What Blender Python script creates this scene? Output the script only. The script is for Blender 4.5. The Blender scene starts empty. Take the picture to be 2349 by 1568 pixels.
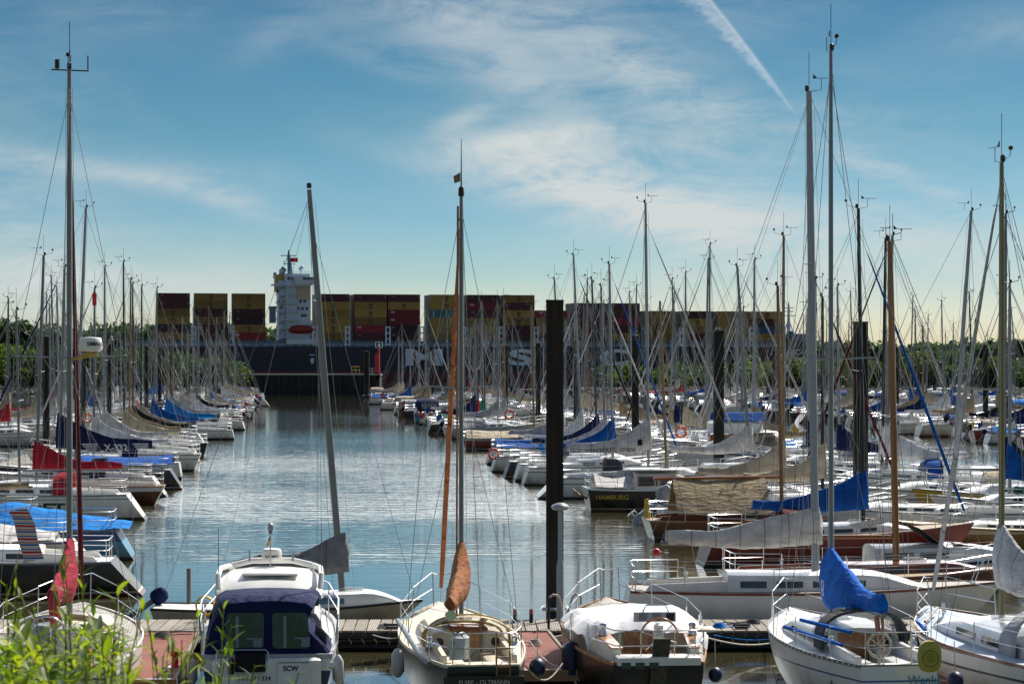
import bpy, math, random
from mathutils import Vector, Matrix, noise

# ------------------------------------------------------------------ frame
F, HZ, EYE = 5732.0, 835.0, 6.4          # focal length / horizon in survey units, eye height above the water (m)
def PX(u, d): return (u - 1174.0) / F * d
def PZ(v, d): return EYE - (v - HZ) / F * d
def WD(v): return EYE * F / (v - HZ)     # distance of a point on the water
SK = 0.0816                               # the fairways run slightly to the left
PI = math.pi
rnd = random.Random(11)
scene = bpy.context.scene
COL = scene.collection

# ------------------------------------------------------------------ objects
KIDS = {}
def link(o, parent=None):
    COL.objects.link(o); o.parent = parent
    if parent is not None: KIDS.setdefault(parent.as_pointer(), []).append(o)
    return o
def tag(o, label=None, cat=None, group=None, kind=None):
    if label: o['label'] = label
    if cat: o['category'] = cat
    if group: o['group'] = group
    if kind: o['kind'] = kind
    return o
def thing(name, label, cat, loc=(0, 0, 0), rz=0.0, group=None):
    o = bpy.data.objects.new(name, None); link(o)
    o.empty_display_size = .3
    o.location = loc; o.rotation_euler = (0, 0, rz)
    return tag(o, label, cat, group)
def kids(o): return list(KIDS.get(o.as_pointer(), ()))
def drop(parent, c):
    for g in kids(c): drop(c, g)
    KIDS[parent.as_pointer()].remove(c); KIDS.pop(c.as_pointer(), None); bpy.data.objects.remove(c)
def copy_tree(o, parent=None):
    c = o.copy(); link(c, parent)
    for ch in kids(o): copy_tree(ch, c)
    return c
def setmat(o, m):
    for s in o.material_slots:
        s.link = 'OBJECT'; s.material = m

class MB:
    """collects shapes and links them as ONE mesh object"""
    def __init__(s): s.v = []; s.f = []; s.mi = []; s.cur = 0
    def add(s, vs, fs):
        o = len(s.v); s.v += [tuple(p) for p in vs]
        for f in fs: s.f.append(tuple(i + o for i in f)); s.mi.append(s.cur)
        return s
    def box(s, c, d, rz=0.0, taper=1.0, rx=0.0, ry=0.0):
        x, y, z = d[0] / 2, d[1] / 2, d[2] / 2
        m = Matrix.Translation(c) @ Matrix.Rotation(rz, 4, 'Z') @ Matrix.Rotation(ry, 4, 'Y') @ Matrix.Rotation(rx, 4, 'X')
        vs = [m @ Vector((sx * x * (taper if sz > 0 else 1), sy * y * (taper if sz > 0 else 1), sz * z)) for sz in (-1, 1) for sx, sy in ((-1, -1), (1, -1), (1, 1), (-1, 1))]
        return s.add(vs, [(3, 2, 1, 0), (4, 5, 6, 7), (0, 1, 5, 4), (1, 2, 6, 5), (2, 3, 7, 6), (3, 0, 4, 7)])
    def bbox(s, c, d, b=.02, rz=0.0):
        """box with chamfered vertical and top edges"""
        x, y, z = d[0] / 2, d[1] / 2, d[2] / 2
        b = min(b, x * .9, y * .9, z * .9)
        rings = []
        for zz, k in ((-z, 0), (z - b, 0), (z, b)):
            X, Y = x - k, y - k
            rings.append([(X - b, -Y), (X, -Y + b), (X, Y - b), (X - b, Y), (-X + b, Y), (-X, Y - b), (-X, -Y + b), (-X + b, -Y), zz])
        m = Matrix.Translation(c) @ Matrix.Rotation(rz, 4, 'Z')
        return s.loft([[m @ Vector((p[0], p[1], r[8])) for p in r[:8]] for r in rings])
    def tube(s, pts, r, n=6, caps=True, el=1.0):
        pts = [Vector(p) for p in pts]
        q = [pts[0]]
        for p in pts[1:]:
            if (p - q[-1]).length > 1e-5: q.append(p)
        if len(q) < 2: return s
        rs = r if isinstance(r, (list, tuple)) else [r] * len(q)
        if len(rs) < len(q): rs = list(rs) + [rs[-1]] * (len(q) - len(rs))
        rings = []; ref = None
        for i, p in enumerate(q):
            t = (q[min(i + 1, len(q) - 1)] - q[max(i - 1, 0)]).normalized()
            if ref is None:
                ref = Vector((1, 0, 0)) if abs(t.x) < .8 else Vector((0, 0, 1))
            a = (ref - t * ref.dot(t))
            if a.length < 1e-6: a = t.orthogonal()
            a.normalize(); b = t.cross(a); ref = a
            rings.append([p + a * (rs[i] * el * math.cos(2 * PI * k / n)) + b * (rs[i] * math.sin(2 * PI * k / n)) for k in range(n)])
        return s.loft(rings, caps)
    def loft(s, rings, caps=True, closed=True):
        n = len(rings[0]); vs = [p for r in rings for p in r]; fs = []
        m = n if closed else n - 1
        for i in range(len(rings) - 1):
            for k in range(m):
                a, b = i * n + k, i * n + (k + 1) % n
                fs.append((a, b, b + n, a + n))
        if caps and closed:
            fs.append(tuple(range(n - 1, -1, -1))); fs.append(tuple((len(rings) - 1) * n + k for k in range(n)))
        return s.add(vs, fs)
    def lathe(s, prof, c=(0, 0, 0), n=14, ax='Z'):
        rings = []
        for r, h in prof:
            ring = []
            for k in range(n):
                a = 2 * PI * k / n
                p = (r * math.cos(a), r * math.sin(a), h) if ax == 'Z' else ((h, r * math.cos(a), r * math.sin(a)) if ax == 'X' else (r * math.sin(a), h, r * math.cos(a)))
                ring.append((c[0] + p[0], c[1] + p[1], c[2] + p[2]))
            rings.append(ring)
        return s.loft(rings)
    def prism(s, poly, a, b, ax='Y'):
        """polygon (p,q) extruded from a to b along an axis"""
        def P(p, h): return (p[0], h, p[1]) if ax == 'Y' else ((h, p[0], p[1]) if ax == 'X' else (p[0], p[1], h))
        return s.loft([[P(p, a) for p in poly], [P(p, b) for p in poly]])
    def torus(s, c, R_, r, ax='Y', n=20, m=8, a0=0.0, a1=2 * PI):
        full = abs(a1 - a0 - 2 * PI) < 1e-4
        k = n if full else n + 1; rings = []
        for i in range(k):
            a = a0 + (a1 - a0) * i / n; ring = []
            for j in range(m):
                b = 2 * PI * j / m; rr = R_ + r * math.cos(b); h = r * math.sin(b)
                p = (rr * math.cos(a), h, rr * math.sin(a)) if ax == 'Y' else ((h, rr * math.cos(a), rr * math.sin(a)) if ax == 'X' else (rr * math.cos(a), rr * math.sin(a), h))
                ring.append((c[0] + p[0], c[1] + p[1], c[2] + p[2]))
            rings.append(ring)
        if full: rings.append(rings[0]); return s.loft(rings, caps=False)
        return s.loft(rings)
    def ball(s, c, r, n=12, m=8, sc=(1, 1, 1)):
        rings = []
        for i in range(m + 1):
            a = -PI / 2 + PI * i / m; rr = max(.001, math.cos(a)) * r
            rings.append([(c[0] + rr * math.cos(2 * PI * k / n) * sc[0], c[1] + rr * math.sin(2 * PI * k / n) * sc[1], c[2] + r * math.sin(a) * sc[2]) for k in range(n)])
        return s.loft(rings)
    def jitter(s, amp, freq=2.0, seed=0.0):
        """cloth-like wrinkles"""
        out = []
        for p in s.v:
            q = Vector(p) * freq + Vector((seed, seed * 1.7, seed * .3))
            d = noise.noise_vector(q) * amp + noise.noise_vector(q * 2.7) * (amp * .45)
            out.append((p[0] + d.x, p[1] + d.y, p[2] + d.z))
        s.v = out
        return s
    def build(s, name, mats, parent=None, smooth=38):
        me = bpy.data.meshes.new(name)
        me.from_pydata(s.v, [], s.f)
        for m in (mats if isinstance(mats, (list, tuple)) else [mats]): me.materials.append(m)
        if any(s.mi): me.polygons.foreach_set('material_index', s.mi)
        if smooth:
            me.polygons.foreach_set('use_smooth', [True] * len(me.polygons))
            me.set_sharp_from_angle(angle=math.radians(smooth))
        me.update()
        return link(bpy.data.objects.new(name, me), parent)

_txt = {}
def text_geo(s, size, bold=0.0, thick=0.0, shear=0.0):
    key = (s, size, bold, thick, shear)
    if key not in _txt:
        cu = bpy.data.curves.new('t', 'FONT'); cu.body = s; cu.size = size; cu.align_x = 'CENTER'; cu.align_y = 'CENTER'
        cu.offset = bold * size; cu.extrude = thick; cu.shear = shear; cu.resolution_u = 3
        o = bpy.data.objects.new('t', cu); COL.objects.link(o)
        bpy.context.view_layer.update()
        me = bpy.data.meshes.new_from_object(o.evaluated_get(bpy.context.evaluated_depsgraph_get()))
        _txt[key] = ([tuple(v.co) for v in me.vertices], [tuple(p.vertices) for p in me.polygons])
        bpy.data.objects.remove(o); bpy.data.curves.remove(cu); bpy.data.meshes.remove(me)
    return _txt[key]
def lettering(name, s, size, mat_, parent, fn, bold=0.01, shear=0.0, wide=1.0):
    """text whose flat (x, y) is carried onto a surface by fn"""
    vs, fs = text_geo(s, size, bold, 0.0, shear)
    return MB().add([fn(x * wide, y) for x, y, z in vs], fs).build(name, mat_, parent, smooth=0)
def plane_fn(o, xd, yd):
    o, xd, yd = Vector(o), Vector(xd).normalized(), Vector(yd).normalized()
    return lambda x, y: o + xd * x + yd * y

for _a in (('SEGELWERKSTATT   STADE', .26, .012, 0, .12), ('X-332', .44, .03), ('PiET', .62, .03), ('HAMBURG', .30, .012), ('MOSCITO', .24, .02), ('CITO', .26, .02), ('M', 1.0, .035), ('S', 1.0, .035), ('C', 1.0, .035), ('MSC ALICANTE', 1.5, .03), ('MSC ALICANTE', 3.3, .01, 0, .25), ('m', 2.6, .05), ('m', 1.55, .05), ('sc', 1.35, .05), ('CAI', .95, .03), ('YAMAHA', .07, .01), ('SCW', .125, .03), ('HH-AH 334', .12, .008), ('GARMIN', .075, .02), ('SIMRAD', .11, .02), ('ELSBE - OLTMANN', .115, .006), ('Wanka', .22, .01, 0, .15), ('A', .2, .01, 0, .2)):
    text_geo(*(list(_a) + [0.0, 0.0, 0.0, 0.0][len(_a) - 1:])[:5])
# ------------------------------------------------------------------ materials
_m = {}
def _base(name):
    m = bpy.data.materials.new(name); m.use_nodes = True
    nt = m.node_tree; nt.nodes.clear()
    out = nt.nodes.new('ShaderNodeOutputMaterial'); b = nt.nodes.new('ShaderNodeBsdfPrincipled')
    nt.links.new(b.outputs[0], out.inputs[0])
    return m, nt, b
def _varied(nt, col_socket, var, scale, stretch=(1, 1, 1)):
    tc = nt.nodes.new('ShaderNodeTexCoord'); mp = nt.nodes.new('ShaderNodeMapping'); mp.inputs['Scale'].default_value = stretch
    no = nt.nodes.new('ShaderNodeTexNoise'); no.inputs['Scale'].default_value = scale; no.inputs['Detail'].default_value = 5; no.inputs['Roughness'].default_value = .65
    mr = nt.nodes.new('ShaderNodeMapRange'); mr.inputs[1].default_value = .3; mr.inputs[2].default_value = .7
    mr.inputs[3].default_value = 1 - var; mr.inputs[4].default_value = 1 + var
    mx = nt.nodes.new('ShaderNodeVectorMath'); mx.operation = 'SCALE'
    L = nt.links.new
    L(tc.outputs['Object'], mp.inputs[0]); L(mp.outputs[0], no.inputs['Vector']); L(no.outputs['Fac'], mr.inputs[0])
    L(col_socket, mx.inputs[0]); L(mr.outputs[0], mx.inputs['Scale'])
    return mx.outputs[0], no
def mat(name, col, rough=.5, metal=0.0, var=.12, scale=3.0, bump=0.0, stretch=(1, 1, 1), spec=.5, coat=0.0, sheen=0.0):
    if name in _m: return _m[name]
    m, nt, b = _base(name)
    rgb = nt.nodes.new('ShaderNodeRGB'); rgb.outputs[0].default_value = (*col, 1)
    c, no = _varied(nt, rgb.outputs[0], var, scale, stretch)
    nt.links.new(c, b.inputs['Base Color'])
    b.inputs['Roughness'].default_value = rough; b.inputs['Metallic'].default_value = metal
    b.inputs['Specular IOR Level'].default_value = spec; b.inputs['Coat Weight'].default_value = coat
    b.inputs['Sheen Weight'].default_value = sheen
    if bump:
        bp = nt.nodes.new('ShaderNodeBump'); bp.inputs['Strength'].default_value = bump; bp.inputs['Distance'].default_value = .03
        nt.links.new(no.outputs['Fac'], bp.inputs['Height']); nt.links.new(bp.outputs[0], b.inputs['Normal'])
    _m[name] = m; return m
def bands(name, rows, rough=.32, var=.07, coat=.06):
    """hull paint in horizontal bands: rows = [(z_from, colour), ...] rising"""
    if name in _m: return _m[name]
    m, nt, b = _base(name); L = nt.links.new
    tc = nt.nodes.new('ShaderNodeTexCoord'); sp = nt.nodes.new('ShaderNodeSeparateXYZ'); L(tc.outputs['Object'], sp.inputs[0])
    mr = nt.nodes.new('ShaderNodeMapRange'); mr.inputs[1].default_value = -1; mr.inputs[2].default_value = 3; L(sp.outputs[2], mr.inputs[0])
    cr = nt.nodes.new('ShaderNodeValToRGB'); cr.color_ramp.interpolation = 'CONSTANT'; L(mr.outputs[0], cr.inputs[0])
    e = cr.color_ramp.elements
    while len(e) < len(rows): e.new(.5)
    for k, (z, c) in enumerate(rows):
        e[k].position = max(0, min(1, (z + 1) / 4)); e[k].color = (*c, 1)
    c, no = _varied(nt, cr.outputs[0], var, 1.4, (1.5, 1.5, .5))
    # weed and silt stains creeping up from the waterline, rust-brown runs
    n2 = nt.nodes.new('ShaderNodeTexNoise'); n2.inputs['Scale'].default_value = 2.6; n2.inputs['Detail'].default_value = 6; mp = nt.nodes.new('ShaderNodeMapping'); mp.inputs['Scale'].default_value = (1, 1, .35); L(tc.outputs['Object'], mp.inputs[0]); L(mp.outputs[0], n2.inputs['Vector'])
    zr = nt.nodes.new('ShaderNodeMapRange'); zr.inputs[1].default_value = .75; zr.inputs[2].default_value = .05; zr.inputs[4].default_value = .75; L(sp.outputs[2], zr.inputs[0])
    st = nt.nodes.new('ShaderNodeMapRange'); st.inputs[1].default_value = .42; st.inputs[2].default_value = .68; L(n2.outputs['Fac'], st.inputs[0])
    mu = nt.nodes.new('ShaderNodeMath'); mu.operation = 'MULTIPLY'; L(zr.outputs[0], mu.inputs[0]); L(st.outputs[0], mu.inputs[1])
    gm = nt.nodes.new('ShaderNodeMix'); gm.data_type = 'RGBA'; L(mu.outputs[0], gm.inputs[0]); L(c, gm.inputs[6]); gm.inputs[7].default_value = (.16, .13, .07, 1)
    L(gm.outputs[2], b.inputs['Base Color']); b.inputs['Roughness'].default_value = rough; b.inputs['Coat Weight'].default_value = coat
    _m[name] = m; return m
def planks(name, col, gap, n_per_m, axis=1, rough=.6, dark=.35, var=.25):
    """boards with dark seams running along an axis (seams counted per metre)"""
    if name in _m: return _m[name]
    m, nt, b = _base(name); L = nt.links.new
    tc = nt.nodes.new('ShaderNodeTexCoord'); sp = nt.nodes.new('ShaderNodeSeparateXYZ'); L(tc.outputs['Object'], sp.inputs[0])
    mu = nt.nodes.new('ShaderNodeMath'); mu.operation = 'MULTIPLY'; mu.inputs[1].default_value = n_per_m; L(sp.outputs[axis], mu.inputs[0])
    fr = nt.nodes.new('ShaderNodeMath'); fr.operation = 'FRACT'; L(mu.outputs[0], fr.inputs[0])
    gt = nt.nodes.new('ShaderNodeMath'); gt.operation = 'GREATER_THAN'; gt.inputs[1].default_value = gap; L(fr.outputs[0], gt.inputs[0])
    mx = nt.nodes.new('ShaderNodeMix'); mx.data_type = 'RGBA'; L(gt.outputs[0], mx.inputs[0])
    mx.inputs[6].default_value = (*[c * dark for c in col], 1); mx.inputs[7].default_value = (*col, 1)
    st = [2, 2, 2]; st[1 - axis if axis < 2 else 0] = .3
    c, no = _varied(nt, mx.outputs[2], var, 3.0, st)
    L(c, b.inputs['Base Color']); b.inputs['Roughness'].default_value = rough
    _m[name] = m; return m

def canvas(name, col, seam=1.7):
    """weathered sail canvas: panels with seams, faded patches and deep creases"""
    m, nt, b = _base(name); L = nt.links.new
    tc = nt.nodes.new('ShaderNodeTexCoord'); sp = nt.nodes.new('ShaderNodeSeparateXYZ'); L(tc.outputs['Object'], sp.inputs[0])
    mu = nt.nodes.new('ShaderNodeMath'); mu.operation = 'MULTIPLY'; mu.inputs[1].default_value = seam; L(sp.outputs[0], mu.inputs[0])
    fr = nt.nodes.new('ShaderNodeMath'); fr.operation = 'FRACT'; L(mu.outputs[0], fr.inputs[0])
    lt = nt.nodes.new('ShaderNodeMath'); lt.operation = 'LESS_THAN'; lt.inputs[1].default_value = .045; L(fr.outputs[0], lt.inputs[0])
    mx = nt.nodes.new('ShaderNodeMix'); mx.data_type = 'RGBA'; L(lt.outputs[0], mx.inputs[0]); mx.inputs[6].default_value = (*col, 1); mx.inputs[7].default_value = (*[q * .5 for q in col], 1)
    c, no = _varied(nt, mx.outputs[2], .28, 2.2)
    L(c, b.inputs['Base Color']); b.inputs['Roughness'].default_value = .85; b.inputs['Specular IOR Level'].default_value = .2
    mp = nt.nodes.new('ShaderNodeMapping'); mp.inputs['Scale'].default_value = (1.2, 2.5, 4.5); mp.inputs['Rotation'].default_value = (0, .7, 0); n2 = nt.nodes.new('ShaderNodeTexNoise'); n2.inputs['Scale'].default_value = 1.6; n2.inputs['Detail'].default_value = 4; n2.inputs['Distortion'].default_value = .8
    L(tc.outputs['Object'], mp.inputs[0]); L(mp.outputs[0], n2.inputs['Vector'])
    bp = nt.nodes.new('ShaderNodeBump'); bp.inputs['Strength'].default_value = 1.0; bp.inputs['Distance'].default_value = .075; L(n2.outputs['Fac'], bp.inputs['Height']); L(bp.outputs[0], b.inputs['Normal'])
    return m
GEL = (.78, .77, .73)
M = {}
M['gel'] = mat('gelcoat_white', GEL, .35, var=.11, scale=2.2, coat=.15, stretch=(1, 1, .5))
M['deckw'] = mat('deck_white', (.74, .73, .69), .55, var=.09, scale=5)
M['deckc'] = mat('deck_cream', (.66, .60, .46), .5, var=.1, scale=5)
M['deckb'] = mat('deck_blue_grey', (.42, .50, .58), .55, var=.1)
M['teak'] = planks('teak_deck', (.42, .31, .19), .14, 18, 1)
M['teakgrey'] = planks('weathered_teak', (.40, .36, .30), .14, 16, 1)
M['varnish'] = mat('varnished_wood', (.36, .13, .035), .25, var=.3, scale=4, stretch=(.4, 3, 3), coat=.5)
M['mahog'] = mat('mahogany', (.17, .04, .018), .25, var=.3, scale=4, stretch=(.3, 3, 3), coat=.5)
M['wornwood'] = mat('worn_varnish', (.34, .16, .06), .5, var=.6, scale=7)
M['alu'] = mat('anodised_mast', (.17, .185, .20), .4, .45, var=.10)
M['aluw'] = mat('white_mast', (.27, .30, .34), .4, .1, var=.10)
M['alub'] = mat('blue_grey_mast', (.17, .20, .24), .4, .4, var=.06)
M['blackm'] = mat('black_mast', (.015, .016, .018), .35, .2, var=.1)
M['navym'] = mat('navy_mast', (.02, .03, .06), .35, .2, var=.1)
M['woodm'] = mat('orange_wood_mast', (.20, .078, .014), .35, var=.2, scale=2, stretch=(3, 3, .2), coat=.4)
M['ochrem'] = mat('ochre_mast', (.23, .15, .055), .4, var=.2, scale=2, stretch=(3, 3, .2))
M['olivem'] = mat('olive_mast', (.19, .165, .08), .4, .3, var=.12, scale=2, stretch=(3, 3, .2))
M['steel'] = mat('stainless', (.62, .63, .65), .22, .9, var=.05)
M['wire'] = mat('rigging_wire', (.20, .21, .22), .4, .7, var=.1)
M['glass'] = mat('dark_glass', (.012, .016, .02), .08, var=.05, spec=.7)
def see_through(name, col, k):
    m, nt, b = _base(name); b.inputs['Base Color'].default_value = (*col, 1); b.inputs['Roughness'].default_value = .12
    t = nt.nodes.new('ShaderNodeBsdfTransparent'); t.inputs[0].default_value = (.92, .94, .95, 1); ms = nt.nodes.new('ShaderNodeMixShader'); ms.inputs[0].default_value = k
    out = [n for n in nt.nodes if n.type == 'OUTPUT_MATERIAL'][0]
    nt.links.new(b.outputs[0], ms.inputs[1]); nt.links.new(t.outputs[0], ms.inputs[2]); nt.links.new(ms.outputs[0], out.inputs[0])
    return m
M['clear'] = see_through('vinyl_window', (.40, .42, .43), .62)
M['rope'] = mat('pale_rope', (.5, .47, .40), .9, var=.3, scale=30)
M['ropedark'] = mat('dark_rope', (.06, .06, .07), .9, var=.3, scale=30)
M['rubber'] = mat('black_rubber', (.018, .018, .02), .7, var=.3, scale=8)
M['fender'] = mat('grey_fender', (.52, .53, .54), .5, var=.15, scale=6)
M['fenderw'] = mat('white_fender', (.7, .7, .68), .5, var=.15, scale=6)
M['fendern'] = mat('navy_fender', (.01, .02, .07), .45, var=.15, scale=6)
M['orange'] = mat('lifebuoy_orange', (.75, .09, .02), .5, var=.12)
M['yellow'] = mat('yellow_plastic', (.62, .42, .03), .5, var=.15)
M['olive'] = mat('yellow_green_cover', (.42, .38, .07), .6, var=.15)
M['redplas'] = mat('red_plastic', (.5, .02, .02), .45, var=.15)
def cloth(k, c, **kw):
    M[k] = canvas('cloth_' + k, c)
cloth('blue', (.006, .085, .36)); cloth('brightblue', (.006, .20, .60)); cloth('navy', (.010, .018, .075)); cloth('beige', (.47, .39, .29))
cloth('tan', (.34, .26, .16)); cloth('pale', (.56, .54, .53)); cloth('white', (.74, .74, .75)); cloth('grey', (.20, .21, .23)); cloth('darkgrey', (.075, .078, .085))
cloth('red', (.42, .02, .035)); cloth('maroon', (.10, .012, .022)); cloth('brown', (.36, .13, .055)); cloth('green', (.005, .17, .10)); cloth('black', (.014, .014, .018))
cloth('teal', (.02, .22, .3)); cloth('sand', (.55, .46, .33)); cloth('lightgrey', (.40, .40, .42)); cloth('purple', (.2, .05, .35))
WL = (-9, (.10, .02, .015))
def H(k, rows, **kw): M[k] = bands('hull_' + k, rows, **kw)
H('h_white', [(-1, (.035, .04, .09)), (.10, (.72, .71, .67)), (.70, (.05, .08, .22)), (.74, (.76, .75, .71))])
H('h_white2', [(-1, (.16, .02, .02)), (.10, (.74, .71, .63)), (.78, (.30, .04, .04)), (.81, (.74, .71, .63))])
H('h_plain', [(-1, (.03, .03, .035)), (.12, (.05, .05, .06)), (.16, (.75, .74, .71))])
H('h_cream', [(-1, (.14, .015, .012)), (.08, (.6, .58, .5)), (.12, (.25, .02, .02)), (.16, (.62, .57, .45))])
H('h_navy', [(-1, (.10, .02, .02)), (.08, (.7, .7, .68)), (.14, (.008, .014, .045))])
H('h_black', [(-1, (.12, .015, .012)), (.08, (.65, .6, .55)), (.13, (.008, .009, .012))])
H('h_red', [(-1, (.02, .02, .03)), (.08, (.7, .7, .68)), (.14, (.20, .018, .015))])
H('h_green', [(-1, (.1, .02, .02)), (.08, (.6, .58, .5)), (.12, (.008, .028, .022)), (.80, (.55, .52, .42)), (.835, (.008, .028, .022))])
H('h_blue', [(-1, (.02, .04, .08)), (.10, (.03, .22, .45))])
H('h_ltblue', [(-1, (.02, .03, .06)), (.10, (.08, .30, .48)), (.62, (.02, .07, .22))])
H('h_yellow', [(-1, (.03, .03, .03)), (.10, (.55, .36, .02))])
H('h_ochre', [(-1, (.05, .03, .02)), (.10, (.22, .12, .02)), (.85, (.5, .42, .25))])
H('h_wood', [(-1, (.12, .02, .015)), (.10, (.6, .58, .5)), (.14, (.15, .045, .018))], var=.25)
H('h_mahog', [(-1, (.05, .012, .01)), (.10, (.085, .018, .012))], var=.2)
H('h_woodstripe', [(-1, (.1, .02, .015)), (.08, (.09, .025, .014)), (.62, (.62, .62, .66)), (.82, (.09, .025, .014))], var=.2)
H('h_grey', [(-1, (.03, .03, .03)), (.10, (.38, .40, .42))])
H('h_taupe', [(-1, (.05, .05, .05)), (.08, (.34, .32, .27)), (.50, (.34, .32, .27))])
# ------------------------------------------------------------------ hulls
class Hull:
    def __init__(s, L, B, Fs, Fb, tw=.72, rev=.35, rkb=1.1, dk=.5, dip=.06, full=2.2):
        s.__dict__.update(L=L, B=B, Fs=Fs, Fb=Fb, tw=tw, rev=rev, rkb=rkb, dk=dk, dip=dip, full=full)
    def half(s, t):
        if t < .5: return s.B / 2 * (s.tw + (1 - s.tw) * math.sin(PI / 2 * t / .5))
        q = (t - .5) / .5
        return max(.02, s.B / 2 * (1 - q ** s.full))
    def sheer(s, t): return s.Fs + (s.Fb - s.Fs) * t ** 1.6 - s.dip * math.sin(PI * min(1, t * 1.1))
    def _dk(s, t): return s.dk * (1 - .75 * max(0, t - .55) / .45) * (.55 + .45 * min(1, t / .3))
    def xs(s, h): return s.rev * h if s.rev >= 0 else -s.rev * (1 - h) ** 1.0
    def xb(s, h): return s.L - s.rkb * (1 - h) ** 1.15
    def pt(s, t, h, side=1):
        d = s._dk(t); z = -d + h * (s.sheer(t) + d)
        k = .42 + .35 * max(0, (t - .5) / .5)
        y = s.half(t) * (1 - (1 - h) ** 2.4) ** k
        return (s.xs(h) + (s.xb(h) - s.xs(h)) * t, side * y, z)
    def xt(s, x): return max(0, min(1, (x - s.xs(1)) / (s.xb(1) - s.xs(1))))
    def zs(s, x): return s.sheer(s.xt(x))
    def ys(s, x): return s.half(s.xt(x))
    def on(s, x, z, side, off=.012):
        """point on the topsides at (x, z)"""
        t = .5
        for _ in range(6):
            d = s._dk(t); h = max(0, min(1, (z + d) / (s.sheer(t) + d))); t = max(0, min(1, (x - s.xs(h)) / (s.xb(h) - s.xs(h))))
        p = s.pt(t, h, side)
        return (x, p[1] + side * off, z)
    def mesh(s, n=16, m=8):
        mb = MB(); rings = []
        for i in range(n + 1):
            t = i / n; t = t if t < .5 else .5 + .5 * (1 - (1 - (t - .5) / .5) ** 1.35)
            ring = [s.pt(t, 1 - j / m, 1) for j in range(m + 1)] + [s.pt(t, j / m, -1) for j in range(1, m + 1)]
            rings.append(ring)
        mb.loft(rings, caps=False, closed=False)
        k = len(rings[0]); r0 = rings[0]
        mb.add(r0, [tuple(range(k - 1, -1, -1))])
        return mb
    def deck(s, n=16, t0=0.0, t1=1.0, drop=.015, camber=.05):
        mb = MB(); rings = []
        for i in range(n + 1):
            t = t0 + (t1 - t0) * i / n; x = s.xs(1) + (s.xb(1) - s.xs(1)) * t; b = s.half(t); z = s.sheer(t) - drop
            rings.append([(x, b * k, z + camber * (1 - k * k)) for k in (1, .5, 0, -.5, -1)])
        return mb.loft(rings, caps=False, closed=False)
    def rail(s, w=.03, h=.06, out=.012, n=18, t0=0.0):
        mb = MB()
        for sd in (1, -1):
            rings = []
            for i in range(n + 1):
                t = t0 + (1 - t0) * i / n; x = s.xs(1) + (s.xb(1) - s.xs(1)) * t; b = s.half(t) + out; z = s.sheer(t)
                rings.append([(x, sd * b, z - h * .5), (x, sd * b, z + h * .5), (x, sd * (b - w), z + h * .5), (x, sd * (b - w), z - h * .3)])
            mb.loft(rings)
        b0 = s.half(0) * 2
        mb.box((s.xs(1) + .02, 0, s.sheer(0)), (w, b0, h))
        return mb

def cabin_mesh(hu, x0, x1, w, h, front=.32, aft=0.0, n=12, z0=None):
    rings = []; ww = {}
    for i in range(n + 1):
        k = i / n; x = x0 + (x1 - x0) * k
        b = min(w, hu.ys(x) - .22)
        b = max(b, .18)
        hh = h * (1 - .12 * k)
        if k > 1 - front: q = (k - 1 + front) / front; hh *= (1 - q ** 1.5 * .96)
        if aft and k < aft: hh *= .05 + .95 * math.sin(PI / 2 * k / aft)
        z = (hu.zs(x) if z0 is None else z0) - .03
        rings.append([(x, b, z), (x, b * .96, z + hh * .72), (x, b * .88, z + hh * .93), (x, b * .5, z + hh * 1.06), (x, 0, z + hh * 1.1),
                      (x, -b * .5, z + hh * 1.06), (x, -b * .88, z + hh * .93), (x, -b * .96, z + hh * .72), (x, -b, z)])
        ww[i] = (x, b, z, hh)
    return MB().loft(rings), ww
def cabin_windows(ww, spans, parent, sides=(1, -1), zr=(.30, .64), m=None, frame=None):
    """spans: fractions of the cabin length; each pane its own part"""
    n = len(ww) - 1
    def at(k, f, side, off):
        i = min(n - 1, int(k * n)); q = k * n - i
        a, b = ww[i], ww[i + 1]
        x, y, z, h = [a[j] + (b[j] - a[j]) * q for j in range(4)]
        return (x, side * (y * (1 - .04 * f / .72) + off), z + h * f)
    for sd in sides:
        for k0, k1 in spans:
            ks = [k0 + (k1 - k0) * j / 4 for j in range(5)]
            if frame:
                mb = MB(); e = (k1 - k0) * .08
                mb.loft([[at(k, zr[0] - .07, sd, .004), at(k, zr[1] + .07, sd, .004), at(k, zr[1] + .07, sd, .010), at(k, zr[0] - .07, sd, .010)] for k in [k0 - e] + ks + [k1 + e]])
                mb.build('window_frame', frame, parent)
            mb = MB()
            mb.loft([[at(k, zr[0], sd, .004), at(k, zr[1], sd, .004), at(k, zr[1], sd, .016), at(k, zr[0], sd, .016)] for k in ks])
            mb.build('window', m or M['glass'], parent)

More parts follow.
